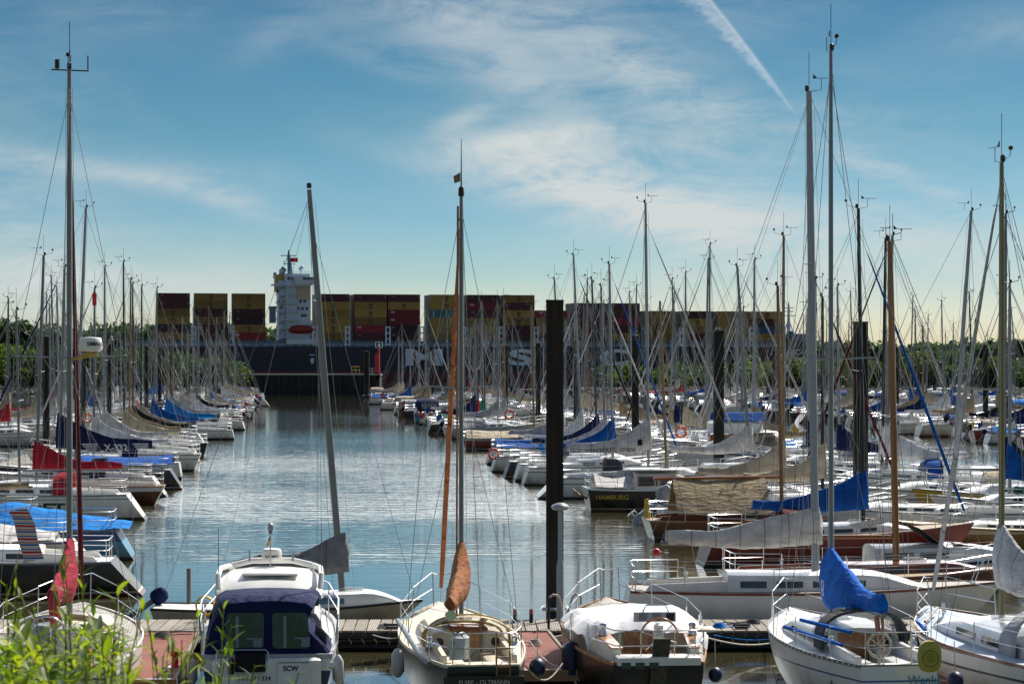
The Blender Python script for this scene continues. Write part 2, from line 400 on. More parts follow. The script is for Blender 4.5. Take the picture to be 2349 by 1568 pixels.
def cover_mesh(xm, blen, z, ch, sgn=-1, fat=.15, sag=.10, droop=0.0, seed=0.0, amp=.02, k=4.2, lat=None, wrap=.16):
    """sail cover: high where it wraps the mast, falling towards the boom end.  lat: sideways swing of the boom end"""
    rings = []; N = 22
    for i in range(N + 1):
        t = i / N
        if i == 0: x = xm + wrap
        elif i == 1: x = xm + wrap * .5
        else: x = xm + sgn * blen * (t - 1 / N) / (1 - 1 / N)
        tt = max(0, (t - .06) / .94)
        top = z + .14 + ch * math.exp(-k * tt) * (.55 if i == 0 else 1) + .05 * math.sin(tt * 9 + seed)
        bot = z - .10 - sag * math.sin(PI * min(1, tt * 1.1)) - droop * math.exp(-5 * tt)
        hw = (fat * (.75 + .5 * math.sin(PI * min(1, tt + .25)))) * (.55 if i == 0 else 1) * (1 if i < N else .7)
        c, hh = (top + bot) / 2, (top - bot) / 2
        y0 = (lat or 0) * tt
        ring = []
        for j in range(14):
            a = 2 * PI * j / 14
            ca, sa = math.cos(a), math.sin(a)
            taper = 1 - .45 * max(0, sa)            # narrower towards the top
            ring.append((x, y0 + hw * taper * ca, c + hh * sa))
        rings.append(ring)
    mb = MB().loft(rings)
    mb.jitter(amp * 1.5, 3.0, seed); mb.jitter(amp * .7, 8.0, seed + 3)
    return mb

def masthead(mastobj, top, wr, kind=0, m=None):
    x, y, z = top
    mb = MB()
    if kind >= 0:
        mb.tube([(x, y, z), (x, y, z + .95)], wr * 1.0, 4)
        mb.tube([(x + .05, y, z), (x + .30, y, z + .04), (x + .30, y, z + .32)], wr * 1.1, 4)
        mb.tube([(x + .12, y, z + .32), (x + .58, y, z + .32)], wr * 1.1, 4)
        mb.prism([(x + .10, z + .30), (x + .10, z + .42), (x + .20, z + .32)], y - .008, y + .008)
        if kind > 0:
            mb.tube([(x - .05, y, z + .02), (x - .38, y, z + .10), (x - .40, y, z + .22)], wr * 1.1, 4)
            mb.ball((x - .40, y, z + .25), .05, 6, 4)
        mb.lathe([(.03, 0), (.05, .02), (.05, .12), (.02, .15)], (x - .05, y, z), 6)
    mb.build('masthead_instrument', m or M['blackm'], mastobj)

def hood(root, hu, x0, x1, w, h, fabric, z0=None, name='sprayhood'):
    """folding spray hood: fabric over hoops, with a vinyl front window"""
    z = (hu.zs(x0) if z0 is None else z0)
    def arch(x, ww, hh, zz):
        return [(x, ww * math.cos(a) * (1 if abs(math.cos(a)) > .8 else 1), zz + hh * math.sin(a) ** .6 if math.sin(a) > 0 else zz) for a in [PI * j / 12 for j in range(13)]]
    mb = MB(); mb.loft([arch(x0, w, h, z), arch(x0 + (x1 - x0) * .45, w * .99, h * .97, z), arch(x0 + (x1 - x0) * .62, w * .97, h * .82, z)], caps=False, closed=False)
    mb.jitter(.012, 3, x0)
    o = mb.build(name, fabric, root)
    mb = MB(); mb.loft([arch(x0 + (x1 - x0) * .62, w * .965, h * .81, z), arch(x1, w * .9, h * .16, z)], caps=False, closed=False)
    mb.build('hood_window', M['clear'], o)
    mb = MB(); a = arch(x0 - .01, w * 1.01, h * 1.01, z); mb.tube(a, .022, 6); mb.build('hood_hoop', fabric, o)
    return o

def rails(root, hu, wr, L, mast_x, detail):
    """pulpit, pushpit and guard rails"""
    r = max(.0125, wr * 1.7)
    mb = MB(); zb = hu.Fb
    for sd in (1, -1):
        pts = [(L - 1.5, sd * (hu.ys(L - 1.5) - .05), hu.zs(L - 1.5)), (L - 1.45, sd * (hu.ys(L - 1.45) - .05), hu.zs(L - 1.45) + .6), (L - .35, sd * .22, zb + .68), (L - .05, sd * .07, zb + .62)]
        mb.tube(pts, r, 5); mb.tube([(L - .45, sd * .2, zb + .67), (L - .7, sd * .2, zb)], r, 5)
        mb.tube([(L - 1.45, sd * (hu.ys(L - 1.45) - .05), hu.zs(L - 1.45) + .32), (L - .5, sd * .22, zb + .34)], r, 5)
    mb.tube([(L - .05, .07, zb + .62), (L + .02, 0, zb + .62), (L - .05, -.07, zb + .62)], r, 5)
    mb.build('pulpit', M['steel'], root)
    x0 = hu.xs(1) + .08; b = hu.half(0) - .06; z = hu.Fs; mb = MB()
    for zz in (.6, .32):
        mb.tube([(x0 + 1.2, hu.ys(x0 + 1.2) - .05, z + zz), (x0 + .1, b, z + zz), (x0, b * .75, z + zz), (x0, -b * .75, z + zz), (x0 + .1, -b, z + zz), (x0 + 1.2, -hu.ys(x0 + 1.2) + .05, z + zz)], r, 5)
    for sd in (1, -1):
        for xx, yy in ((x0 + 1.2, hu.ys(x0 + 1.2) - .05), (x0 + .05, b * .9), (x0, b * .4)):
            mb.tube([(xx, sd * yy, z), (xx, sd * yy, z + .6)], r, 5)
    mb.build('pushpit', M['steel'], root)
    for sd in (1, -1):
        mb = MB(); xa, xb_ = x0 + 1.2, L - 1.45; k = max(3, int((xb_ - xa) / 1.7)); P = []
        for i in range(k + 1):
            x = xa + (xb_ - xa) * i / k; y = sd * (hu.ys(x) - .05); P.append((x, y, hu.zs(x)))
            if 0 < i < k: mb.tube([P[-1], (x, y, P[-1][2] + .6)], r * .95, 5)
        for zz in (.58, .31): mb.tube([(p[0], p[1], p[2] + zz) for p in P], max(.004, wr * .75), 4)
        mb.build('guard_rail', M['steel'], root)

def yacht(name, label, loc, rz, group=None, cat='sailing yacht', **kw):
    p = dict(L=9.5, B=3.1, Fs=.95, Fb=1.3, tw=.72, rev=.4, rkb=1.1, hull='h_white', deck='deckw', rail='alu', cab='gel', cabin=(.34, .76, .95, .42), win=3,
             xm=.57, H=12.5, rm=.075, mast='alu', rake=0.0, spr=(.48,), spw=.85, boom=True, blen=4.0, bz=1.95, cover='beige', ch=1.3, jib='pale', hood=None, wr=.008,
             detail=1, fore=1.0, backstay=True, tent=None, mh=1, rails=True, dip=.06, full=2.2, coverk=4.2, lat=0, back_x=.12, cockpit=True, well=None)
    p.update(kw)
    L = p['L']; hu = Hull(L, p['B'], p['Fs'], p['Fb'], p['tw'], p['rev'], p['rkb'], dip=p['dip'], full=p['full'])
    root = thing(name, label, cat, loc, rz, group)
    hobj = hu.mesh(18 if p['detail'] > 0 else 12, 8 if p['detail'] > 0 else 5).build('hull', M[p['hull']], root, smooth=50)
    if p['well']:
        wa, wb, ww_ = p['well']; ta, tb = hu.xt(wa), hu.xt(wb)
        mb = hu.deck(4, 0, ta); d2 = hu.deck(12, tb, 1); mb.add(d2.v, d2.f)
        for sd in (1, -1):
            mb.loft([[(x, sd * hu.ys(x), hu.zs(x) - .015), (x, sd * ww_, hu.zs(x) + .01)][::sd] for x in [wa + (wb - wa) * k / 6 for k in range(7)]], caps=False, closed=False)
        mb.build('deck', M[p['deck']], root)
    else: hu.deck().build('deck', M[p['deck']], root)
    hu.rail().build('toe_rail', M[p['rail']], root)
    cab = None
    if p['cabin']:
        c0, c1, cw, ch = p['cabin']
        mb, ww = cabin_mesh(hu, c0 * L, c1 * L, cw, ch)
        cab = mb.build('cabin', M[p['cab']], root)
        w = p['win']
        sp = {0: [], 1: [(.12, .62)], 2: [(.10, .34), (.42, .64)], 3: [(.07, .24), (.30, .47), (.53, .66)], 4: [(.06, .19), (.24, .37), (.42, .54), (.58, .68)]}[w]
        cabin_windows(ww, sp, cab)
        mb = MB(); hx = c0 * L + (c1 - c0) * L * .55; mb.bbox((hx, 0, hu.zs(hx) + ch * 1.02), (.55, .5, .07), .02); mb.build('hatch', M['clear'], cab)
        if p['cockpit']:
            xa, xb_ = hu.xs(1) + .35, c0 * L
            for sd in (1, -1):
                mb = MB()
                y = min(cw * .95, hu.ys(xa) - .3)
                mb.prism([(xa, hu.zs(xa) - .03), (xa + .15, hu.zs(xa) + .16), (xb_, hu.zs(xb_) + .26), (xb_, hu.zs(xb_) - .03)], sd * y, sd * (y - .12))
                mb.build('cockpit_coaming', M[p['cab']], root)
            mb = MB()
            for sd in (1, -1):
                xw = xa + (xb_ - xa) * .55; y = sd * min(cw * .9, hu.ys(xw) - .35)
                mb.lathe([(.06, 0), (.05, .05), (.045, .11), (.06, .13), (.05, .16)], (xw, y, hu.zs(xw) + .2), 8)
                mb.build('winch', M['steel'], root) if sd > 0 else None
    xm = p['xm'] * L; Ht = p['H']; rk = p['rake']
    info = dict(hu=hu, xm=xm, root=root, hull=hobj, cabin=cab)
    z0 = hu.zs(xm) + (p['cabin'][3] * .85 if p['cabin'] and p['cabin'][0] < p['xm'] < p['cabin'][1] else 0)
    def mp(z): return (xm - rk * (z - z0) / max(.1, Ht - z0), 0, z)
    info['mp'] = mp
    wr = p['wr']
    if p['mast']:
        mm = M[p['mast']]; rm = p['rm'] * .68
        mb = MB(); mb.tube([(xm, 0, z0 - .05), mp(z0 + (Ht - z0) * .4), mp(z0 + (Ht - z0) * .8), mp(Ht)], [rm, rm, rm * .92, rm * .72], 10, el=1.35)
        mo = mb.build('mast', mm, root)
        info['mast'] = mo
        for q in p['spr']:
            a = mp(z0 + (Ht - z0) * q)
            for sd in (1, -1):
                mb = MB(); mb.tube([a, (a[0] - .12, sd * p['spw'], a[2] + .05)], max(.018, wr * 1.6), 6); mb.build('spreader', M['aluw'] if p['mast'] in ('alu', 'aluw', 'alub', 'olivem') else mm, mo)
        if p['mh'] is not None: masthead(mo, mp(Ht), max(.007, wr * .9), p['mh'])
        top = mp(z0 + (Ht - z0) * .985)
        ft = mp(z0 + (Ht - z0) * p['fore'])
        bow = (L - .18, 0, hu.Fb + .03)
        mb = MB(); mb.tube([bow, ft], wr, 5); fs = mb.build('forestay', M['wire'], root)
        if p['jib']:
            A, Bv = Vector(bow), Vector(ft); pts = [A.lerp(Bv, k) for k in (.04, .1, .4, .75, .9, .93)]
            r0 = .056
            mb = MB(); mb.tube(pts, [r0 * .7, r0, r0 * .95, r0 * .65, r0 * .4, r0 * .15], 8); mb.jitter(.012, 2.5, L)
            mb.build('furled_headsail', M[p['jib']], fs)
        if p['backstay']:
            mb = MB(); mb.tube([(hu.xs(1) + p['back_x'], 0, hu.Fs), top], wr, 5); mb.build('backstay', M['wire'], root)
        for sd in (1, -1):
            cb = hu.ys(xm) - .06
            pts = [(xm - .12, sd * cb, hu.zs(xm))]
            for q in p['spr']:
                a = mp(z0 + (Ht - z0) * q); pts.append((a[0] - .12, sd * p['spw'], a[2] + .05))
            pts.append(mp(z0 + (Ht - z0) * .96))
            mb = MB(); mb.tube(pts, wr, 5)
            a = mp(z0 + (Ht - z0) * (p['spr'][0] if p['spr'] else .6) - .05)
            mb.tube([(xm - .55, sd * cb, hu.zs(xm)), a], wr * .9, 5)
            mb.build('shroud', M['wire'], root)
        if p['detail'] > 0:
            mb = MB(); a = mp(Ht * .97)
            mb.tube([(a[0] - .1, .06, a[2]), (xm - .16, .10, z0 + .6)], wr * .7, 4); mb.tube([(a[0] + .12, -.05, a[2]), (xm + .3, -.16, z0 + .1)], wr * .7, 4)
            mb.build('halyard', M['rope'], mo)
        if p['boom']:
            bz = hu.zs(xm) + p['bz'] - 1.0; bl = p['blen']
            mb = MB(); mb.tube([(xm - .1, 0, bz), (xm - bl, p['lat'], bz)], .055, 8); bo = mb.build('boom', M['alu'] if p['mast'] not in ('woodm', 'ochrem') else mm, root)
            info['bz'] = bz
            if p['cover']:
                co = cover_mesh(xm, bl * .97, bz + .06, p['ch'], seed=L + bz, k=p['coverk'], lat=p['lat']).build('sail_cover', M[p['cover']], bo)
                info['cover'] = co
            mb = MB(); mb.tube([(xm - bl * .8, p['lat'] * .8, bz - .05), (xm - bl * .75, 0, hu.zs(.6) + .1)], wr, 4); mb.tube([(xm - bl, p['lat'], bz), mp(Ht * .98)], wr * .7, 4); mb.build('mainsheet', M['rope'], bo)
    if p['hood']:
        hood(root, hu, p['cabin'][0] * L - .25, p['cabin'][0] * L + .95, min(p['cabin'][2] * 1.05, hu.ys(p['cabin'][0] * L) - .2), p['cabin'][3] + .52, M[p['hood']])
    if p['tent']:
        tent(root, hu, xm - .3, hu.xs(1) + .25, hu.zs(xm) + p['bz'] - 1.3, M[p['tent']])
    if p['rails']: rails(root, hu, wr, L, xm, p['detail'])
    return info

def tent(root, hu, xa, xb, ridge, fabric, low=.18, name='boom_tent', amp=.03, ridge_b=None):
    """awning slung over the boom down to the guard rails"""
    rings = []; N = 16
    for i in range(N + 1):
        x = xa + (xb - xa) * i / N; b = hu.ys(x) - .02; z = hu.zs(x) + low
        r = (ridge if ridge_b is None else ridge + (ridge_b - ridge) * (i / N) ** 1.3 - .25 * max(0, 1 - i / 3.0) ** 2) - .12 * math.sin(PI * i / N)
        ring = []
        for j in range(13):
            q = -1 + 2 * j / 12; ring.append((x, b * q, z + (r - z) * (1 - abs(q) ** 1.25)))
        rings.append(ring)
    mb = MB().loft(rings, caps=False, closed=False); mb.jitter(amp, 1.9, xa)
    return mb.build(name, fabric, root)

def outboard(parent, x, y, z, body, tilt=.9, s=1.0, leg=None, name='outboard_motor'):
    """tilted outboard motor at the transom, leg pointing aft"""
    mb = MB(); c, sn = math.cos(tilt), math.sin(tilt)
    def T(px, pz): return (x - (px * sn + pz * 0) * s * 1 - 0, z + 0)
    m = Matrix.Translation((x, y, z)) @ Matrix.Rotation(tilt, 4, 'Y') @ Matrix.Scale(s, 4)
    def add(mb, sub): mb.add([m @ Vector(v) for v in sub.v], sub.f)
    cowl = MB(); rings = []
    for h, a, b in ((.12, .16, .13), (.2, .24, .17), (.42, .25, .175), (.56, .2, .15), (.62, .1, .08)):
        rings.append([(a * math.cos(2 * PI * k / 12) - .06, b * math.sin(2 * PI * k / 12), h) for k in range(12)])
    cowl.loft(rings); add(mb, cowl)
    o = mb.build(name, body, parent)
    mb = MB(); sub = MB(); sub.box((-.05, 0, -.25), (.16, .1, .75)); sub.box((-.06, 0, -.64), (.36, .17, .025)); sub.tube([(-.28, 0, -.78), (.12, 0, -.78)], [.03, .065], 8); sub.prism([(-.16, -.62), (.06, -.62), (.03, -1.0), (-.1, -.9)], -.03, .03)
    for k in range(3):
        a = 2 * PI * k / 3; sub.box((-.3, .1 * math.cos(a), -.78 + .1 * math.sin(a)), (.02, .08, .15), 0, .8, rx=a)
    add(mb, sub); mb.build('motor_leg', leg or body, o)
    return o

def fender(x, y, ztop, length, r, m, label, lean=0.0, ball=False, group='fenders hung along the hulls'):
    t = thing('fender', label, 'fender', (x, y, ztop), 0, group)
    mb = MB()
    if ball: mb.ball((0, 0, -r), r, 14, 10, (1, 1, 1.12))
    else: mb.lathe([(r * .25, 0), (r * .55, -.03), (r, -.12), (r * 1.0, -length + .12), (r * .55, -length + .03), (r * .2, -length)], (0, 0, 0), 14)
    mb.build('body', m, t)
    mb = MB(); mb.tube([(0, 0, -.02), (lean * .3, .03, .25), (lean, .1, .55)], .009, 5); mb.build('lanyard', M['rope'], t)
    return t
# ------------------------------------------------------------------ camera, sun, sky
cd_ = bpy.data.cameras.new('camera'); cam = link(bpy.data.objects.new('camera', cd_)); scene.camera = cam
cam.location = (0, 0, EYE); cam.rotation_euler = (math.radians(90), 0, 0)
cd_.sensor_width = 36; cd_.lens = 36 * F / 2348; cd_.shift_y = (HZ - 784) / 2348
cd_.clip_start = .5; cd_.clip_end = 20000
cd_.dof.use_dof = True; cd_.dof.focus_distance = 85; cd_.dof.aperture_fstop = 13

SUN_AZ, SUN_EL = math.radians(35), math.radians(47)
sd_ = bpy.data.lights.new('sun', 'SUN'); sun = link(bpy.data.objects.new('sun', sd_))
sd_.energy = 4.9; sd_.angle = math.radians(.5); sd_.color = (1, .95, .86)
to_sun = Vector((math.sin(SUN_AZ) * math.cos(SUN_EL), math.cos(SUN_AZ) * math.cos(SUN_EL), math.sin(SUN_EL)))
sun.rotation_euler = to_sun.to_track_quat('Z', 'Y').to_euler()
sun.location = (60, 40, 60)

world = bpy.data.worlds.new('World'); scene.world = world; world.use_nodes = True
nt = world.node_tree; nt.nodes.clear(); LK = nt.links.new
def N(t, **kw):
    n = nt.nodes.new(t)
    for k, v in kw.items(): setattr(n, k, v)
    return n
def MA(op, a, b=None, c=None, clamp=False):
    n = N('ShaderNodeMath', operation=op, use_clamp=clamp)
    for i, s in enumerate((a, b, c)):
        if s is None: continue
        if isinstance(s, (int, float)): n.inputs[i].default_value = s
        else: LK(s, n.inputs[i])
    return n.outputs[0]
def SM(x, a, b):
    n = N('ShaderNodeMapRange', interpolation_type='SMOOTHSTEP'); LK(x, n.inputs[0]); n.inputs[1].default_value = a; n.inputs[2].default_value = b
    return n.outputs[0]
sky = N('ShaderNodeTexSky', sky_type='NISHITA'); sky.sun_disc = False; sky.sun_elevation = SUN_EL; sky.sun_rotation = SUN_AZ
sky.air_density = 1.0; sky.dust_density = .6; sky.ozone_density = 1.6
geo = N('ShaderNodeTexCoord'); sep = N('ShaderNodeSeparateXYZ'); LK(geo.outputs['Generated'], sep.inputs[0])
az = MA('ARCTAN2', sep.outputs[0], sep.outputs[1]); el = MA('ARCSINE', sep.outputs[2])
# sky tint by height above the horizon (deep blue aloft, pale warm haze low down)
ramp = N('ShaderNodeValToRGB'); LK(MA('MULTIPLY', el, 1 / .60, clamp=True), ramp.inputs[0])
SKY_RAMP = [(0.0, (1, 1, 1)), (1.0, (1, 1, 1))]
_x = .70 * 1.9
SKY_RAMP = [(.0, (1.10, 1.10, 1.06)), (.020, (.94, 1.06, 1.15)), (.035, (.62, .88, 1.08)), (.058, (.42, .71, .98)), (.093, (.27, .55, .72)), (.1457, (.175, .405, .555)), (.160, (2.6, 2.3, 2.0)), (.19, (11.5, 8.2, 5.6)), (.42, (7.5, 5.8, 4.4)), (.60, (1.27, 1.27, 1.27))]  # warm glare band above the view is unseen, added to brighten the water
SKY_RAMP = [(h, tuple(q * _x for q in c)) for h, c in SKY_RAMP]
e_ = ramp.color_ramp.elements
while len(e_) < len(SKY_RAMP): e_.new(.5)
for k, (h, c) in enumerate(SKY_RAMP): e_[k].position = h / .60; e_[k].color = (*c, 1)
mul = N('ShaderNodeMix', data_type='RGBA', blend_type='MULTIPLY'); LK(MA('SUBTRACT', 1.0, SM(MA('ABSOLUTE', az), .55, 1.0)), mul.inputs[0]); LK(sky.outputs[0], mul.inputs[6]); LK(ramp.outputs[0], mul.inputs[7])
# cirrus: streaked noise in azimuth / elevation, gathered in banks
def bank(u, v, lu, lv, ang, s):
    a0, e0 = (u - 1174) / F, (HZ - v) / F
    ca, sa = math.cos(ang), math.sin(ang)
    da = MA('SUBTRACT', az, a0); de = MA('SUBTRACT', e0, el)
    p = MA('ADD', MA('MULTIPLY', da, ca * F / lu), MA('MULTIPLY', de, sa * F / lu))
    q = MA('SUBTRACT', MA('MULTIPLY', de, ca * F / lv), MA('MULTIPLY', da, sa * F / lv))
    r = MA('ADD', MA('MULTIPLY', p, p), MA('MULTIPLY', q, q))
    return MA('MULTIPLY', MA('POWER', 2.718, MA('MULTIPLY', r, -1.0)), s)
total = None
for b in [(330, 415, 210, 24, .16, .42), (520, 460, 150, 30, .28, .45), (90, 375, 170, 26, .12, .28), (500, 395, 170, 34, .1, .22),
          (1290, 385, 240, 70, .12, .62), (1400, 460, 340, 60, .26, .72), (1230, 320, 200, 30, -.12, .45), (1690, 520, 330, 95, .12, .80), (1450, 330, 330, 40, .1, .30),
          (1180, 180, 240, 70, .45, .42), (1050, 40, 260, 90, .3, .40), (1060, 275, 70, 20, -.35, .45), (620, 100, 110, 40, -.5, .16), (880, 150, 140, 24, .3, .2),
          (1560, 230, 210, 80, .55, .42), (1400, 130, 260, 60, .5, .22), (2030, 400, 190, 22, .38, .50), (2170, 600, 330, 120, .05, .62), (2300, 90, 160, 50, .1, .22), (1950, 330, 200, 60, .3, .2),
          (60, 640, 230, 80, 0, .62), (450, 660, 350, 60, 0, .28), (1730, 640, 330, 60, 0, .62), (800, 690, 500, 45, 0, .25), (1500, 700, 300, 60, 0, .3)]:
    k = bank(*b); total = k if total is None else MA('ADD', total, k)
comb = N('ShaderNodeCombineXYZ'); LK(az, comb.inputs[0]); LK(el, comb.inputs[1])
def fbm(rot, sx, sy, scale, rough=.62, dist=1.2, detail=7):
    mp = N('ShaderNodeMapping'); mp.inputs['Rotation'].default_value = (0, 0, rot); mp.inputs['Scale'].default_value = (sx, sy, 1); LK(comb.outputs[0], mp.inputs[0])
    no = N('ShaderNodeTexNoise'); no.inputs['Scale'].default_value = scale; no.inputs['Detail'].default_value = detail; no.inputs['Roughness'].default_value = rough; no.inputs['Distortion'].default_value = dist
    LK(mp.outputs[0], no.inputs['Vector']); return no.outputs['Fac']
n1 = fbm(.25, 9, 34, 1.0, .6, 1.6); n2 = fbm(-.5, 22, 60, 1.0, .68, 2.2); n3 = fbm(.1, 4, 9, 1.0, .5, .6, 4)
wis = MA('ADD', MA('MULTIPLY', n1, .6), MA('MULTIPLY', n2, .4))
dens = MA('MULTIPLY', total, SM(wis, .27, .62))
dens = MA('ADD', dens, MA('MULTIPLY', SM(n3, .40, .70), MA('MULTIPLY', SM(wis, .30, .64), .40)))
# aircraft trail: a crisp edge on the right, puffs hanging off it to the left
def seg(u0, v0, u1, v1):
    L_ = math.hypot(u1 - u0, v1 - v0); ca, sa = (u1 - u0) / L_, (v1 - v0) / L_
    uu = MA('ADD', MA('MULTIPLY', az, F), 1174 - u0); vv = MA('SUBTRACT', HZ - v0, MA('MULTIPLY', el, F))
    along = MA('ADD', MA('MULTIPLY', uu, ca), MA('MULTIPLY', vv, sa)); perp = MA('SUBTRACT', MA('MULTIPLY', uu, sa), MA('MULTIPLY', vv, ca))
    return along, perp, L_
al, pe, LL = seg(1612, -10, 1822, 268)
bow_ = MA('MULTIPLY', MA('MULTIPLY', MA('SUBTRACT', al, LL / 2), MA('SUBTRACT', al, LL / 2)), -.00013)
pe = MA('SUBTRACT', pe, MA('ADD', bow_, 4.0))
wid = MA('ADD', MA('MULTIPLY', MA('SUBTRACT', LL, al), .125), 3.0)
pf = fbm(.95, 150, 330, 1.0, .6, 1.0, 4)
left = MA('MULTIPLY', SM(MA('ADD', MA('DIVIDE', pe, wid), MA('MULTIPLY', MA('SUBTRACT', pf, .5), 1.3)), -1.15, -.35), SM(pe, 3.0, -3.0))
edge = MA('POWER', 2.718, MA('MULTIPLY', MA('MULTIPLY', pe, pe), -.05))
fade = MA('MULTIPLY', SM(al, LL + 60, LL * .55), SM(al, -400, -300))
trail = MA('MULTIPLY', MA('ADD', MA('MULTIPLY', left, MA('ADD', MA('MULTIPLY', pf, 1.05), .04)), MA('MULTIPLY', edge, .40)), fade, clamp=True)
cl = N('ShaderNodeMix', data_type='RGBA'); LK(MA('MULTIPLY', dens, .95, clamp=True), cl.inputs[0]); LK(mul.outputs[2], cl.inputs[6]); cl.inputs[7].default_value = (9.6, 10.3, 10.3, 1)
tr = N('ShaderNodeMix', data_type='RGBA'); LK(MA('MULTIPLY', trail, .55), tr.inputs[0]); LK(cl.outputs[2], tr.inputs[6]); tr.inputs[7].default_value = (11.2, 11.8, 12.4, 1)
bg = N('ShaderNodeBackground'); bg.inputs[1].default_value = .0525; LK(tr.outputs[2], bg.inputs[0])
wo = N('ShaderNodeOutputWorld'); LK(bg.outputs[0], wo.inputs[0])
vs_ = scene.view_settings; vs_.view_transform = 'Standard'; vs_.look = 'None'; vs_.exposure = 0.34; vs_.gamma = 1.0
scene.cycles.use_denoising = True
scene.cycles.max_bounces = 6; scene.cycles.transparent_max_bounces = 6

# ------------------------------------------------------------------ water and ground
def water_material():
    m, nt, b = _base('harbour_water'); L = nt.links.new
    tc = nt.nodes.new('ShaderNodeTexCoord')
    def wave(sx, sy, scale, det, rot=0.0):
        mp = nt.nodes.new('ShaderNodeMapping'); mp.inputs['Scale'].default_value = (sx, sy, 1); mp.inputs['Rotation'].default_value = (0, 0, rot)
        no = nt.nodes.new('ShaderNodeTexNoise'); no.inputs['Scale'].default_value = scale; no.inputs['Detail'].default_value = det; no.inputs['Roughness'].default_value = .55
        L(tc.outputs['Object'], mp.inputs[0]); L(mp.outputs[0], no.inputs['Vector']); return no.outputs['Fac']
    a = wave(.05, .40, 1.0, 2, .02); b1 = wave(.34, 1.9, 1.0, 2, -.05); c = wave(1.5, 6.0, 1.0, 2, .06); area = wave(.018, .022, 1.0, 2)
    def mth(op, x, y):
        n = nt.nodes.new('ShaderNodeMath'); n.operation = op
        for i, s in enumerate((x, y)):
            if isinstance(s, (int, float)): n.inputs[i].default_value = s
            else: L(s, n.inputs[i])
        return n.outputs[0]
    mr = nt.nodes.new('ShaderNodeMapRange'); L(area, mr.inputs[0]); mr.inputs[1].default_value = .38; mr.inputs[2].default_value = .64; mr.inputs[3].default_value = .45; mr.inputs[4].default_value = 1.25
    h = mth('ADD', mth('MULTIPLY', a, .022), mth('ADD', mth('MULTIPLY', b1, .045), mth('MULTIPLY', c, .012)))
    h = mth('MULTIPLY', h, mr.outputs[0])
    s0_ = nt.nodes.new('ShaderNodeSeparateXYZ'); L(tc.outputs['Object'], s0_.inputs[0])
    am = nt.nodes.new('ShaderNodeValToRGB'); L(mth('DIVIDE', mth('ADD', s0_.outputs[1], mth('MULTIPLY', mth('SUBTRACT', area, .5), 60)), 500), am.inputs[0]); e = am.color_ramp.elements
    for q in range(4): e.new(.5)
    for q, (p_, v_) in enumerate(((.11, .15), (.165, .32), (.23, 3.0), (.36, 1.7), (.50, .42), (.8, .15))): e[q].position = p_; e[q].color = (v_, v_, v_, 1)
    h = mth('MULTIPLY', h, am.outputs[0])
    bp = nt.nodes.new('ShaderNodeBump'); bp.inputs['Strength'].default_value = .8; bp.inputs['Distance'].default_value = .8; L(h, bp.inputs['Height']); L(bp.outputs[0], b.inputs['Normal'])
    rgb = nt.nodes.new('ShaderNodeRGB'); rgb.outputs[0].default_value = (.085, .078, .036, 1)
    col, _ = _varied(nt, rgb.outputs[0], .25, .08)
    L(col, b.inputs['Base Color'])
    sp = nt.nodes.new('ShaderNodeSeparateXYZ'); L(tc.outputs['Object'], sp.inputs[0])          # wind-ruffled belt across the basin
    yy = mth('ADD', sp.outputs[1], mth('MULTIPLY', mth('SUBTRACT', area, .5), 90))
    rr = nt.nodes.new('ShaderNodeValToRGB'); L(mth('DIVIDE', yy, 400), rr.inputs[0]); e = rr.color_ramp.elements
    for q in range(4): e.new(.5)
    for q, (p_, v_) in enumerate(((.13, .05), (.19, .06), (.30, .07), (.42, .06), (.58, .05), (.8, .04))): e[q].position = p_; e[q].color = (v_, v_, v_, 1)
    L(rr.outputs[0], b.inputs['Roughness'])
    b.inputs['IOR'].default_value = 1.36; b.inputs['Coat Weight'].default_value = .8; b.inputs['Coat Roughness'].default_value = .04; L(bp.outputs[0], b.inputs['Coat Normal'])
    return m
M['water'] = water_material()
def sheet(name, xs, ys, z, m):
    mb = MB(); mb.add([(xs[0], ys[0], z), (xs[1], ys[0], z), (xs[1], ys[1], z), (xs[0], ys[1], z)], [(0, 1, 2, 3)])
    return tag(mb.build(name, m, smooth=0), kind='structure')
sheet('harbour_water', (-2500, 2500), (-40, 1600), 0.0, M['water'])
M['mud'] = mat('river_mud', (.10, .085, .05), .9, scale=.05)
sheet('ground', (-9000, 9000), (-2500, 12000), -1.2, M['mud'])
M['grass'] = mat('bank_grass', (.05, .10, .02), .9, var=.4, scale=1.5, bump=.6)
mb = MB(); mb.loft([[(-40, -30, 4.72), (-40, 4, 4.72), (-40, 9, 4.3), (-40, 30, .2), (-40, 38, -1.1), (-40, 38, -1.19), (-40, -30, -1.19)], [(60, -30, 4.72), (60, 4, 4.72), (60, 9, 4.3), (60, 30, .2), (60, 38, -1.1), (60, 38, -1.19), (60, -30, -1.19)]])
tag(mb.build('grass_bank', M['grass'], smooth=0), kind='structure')

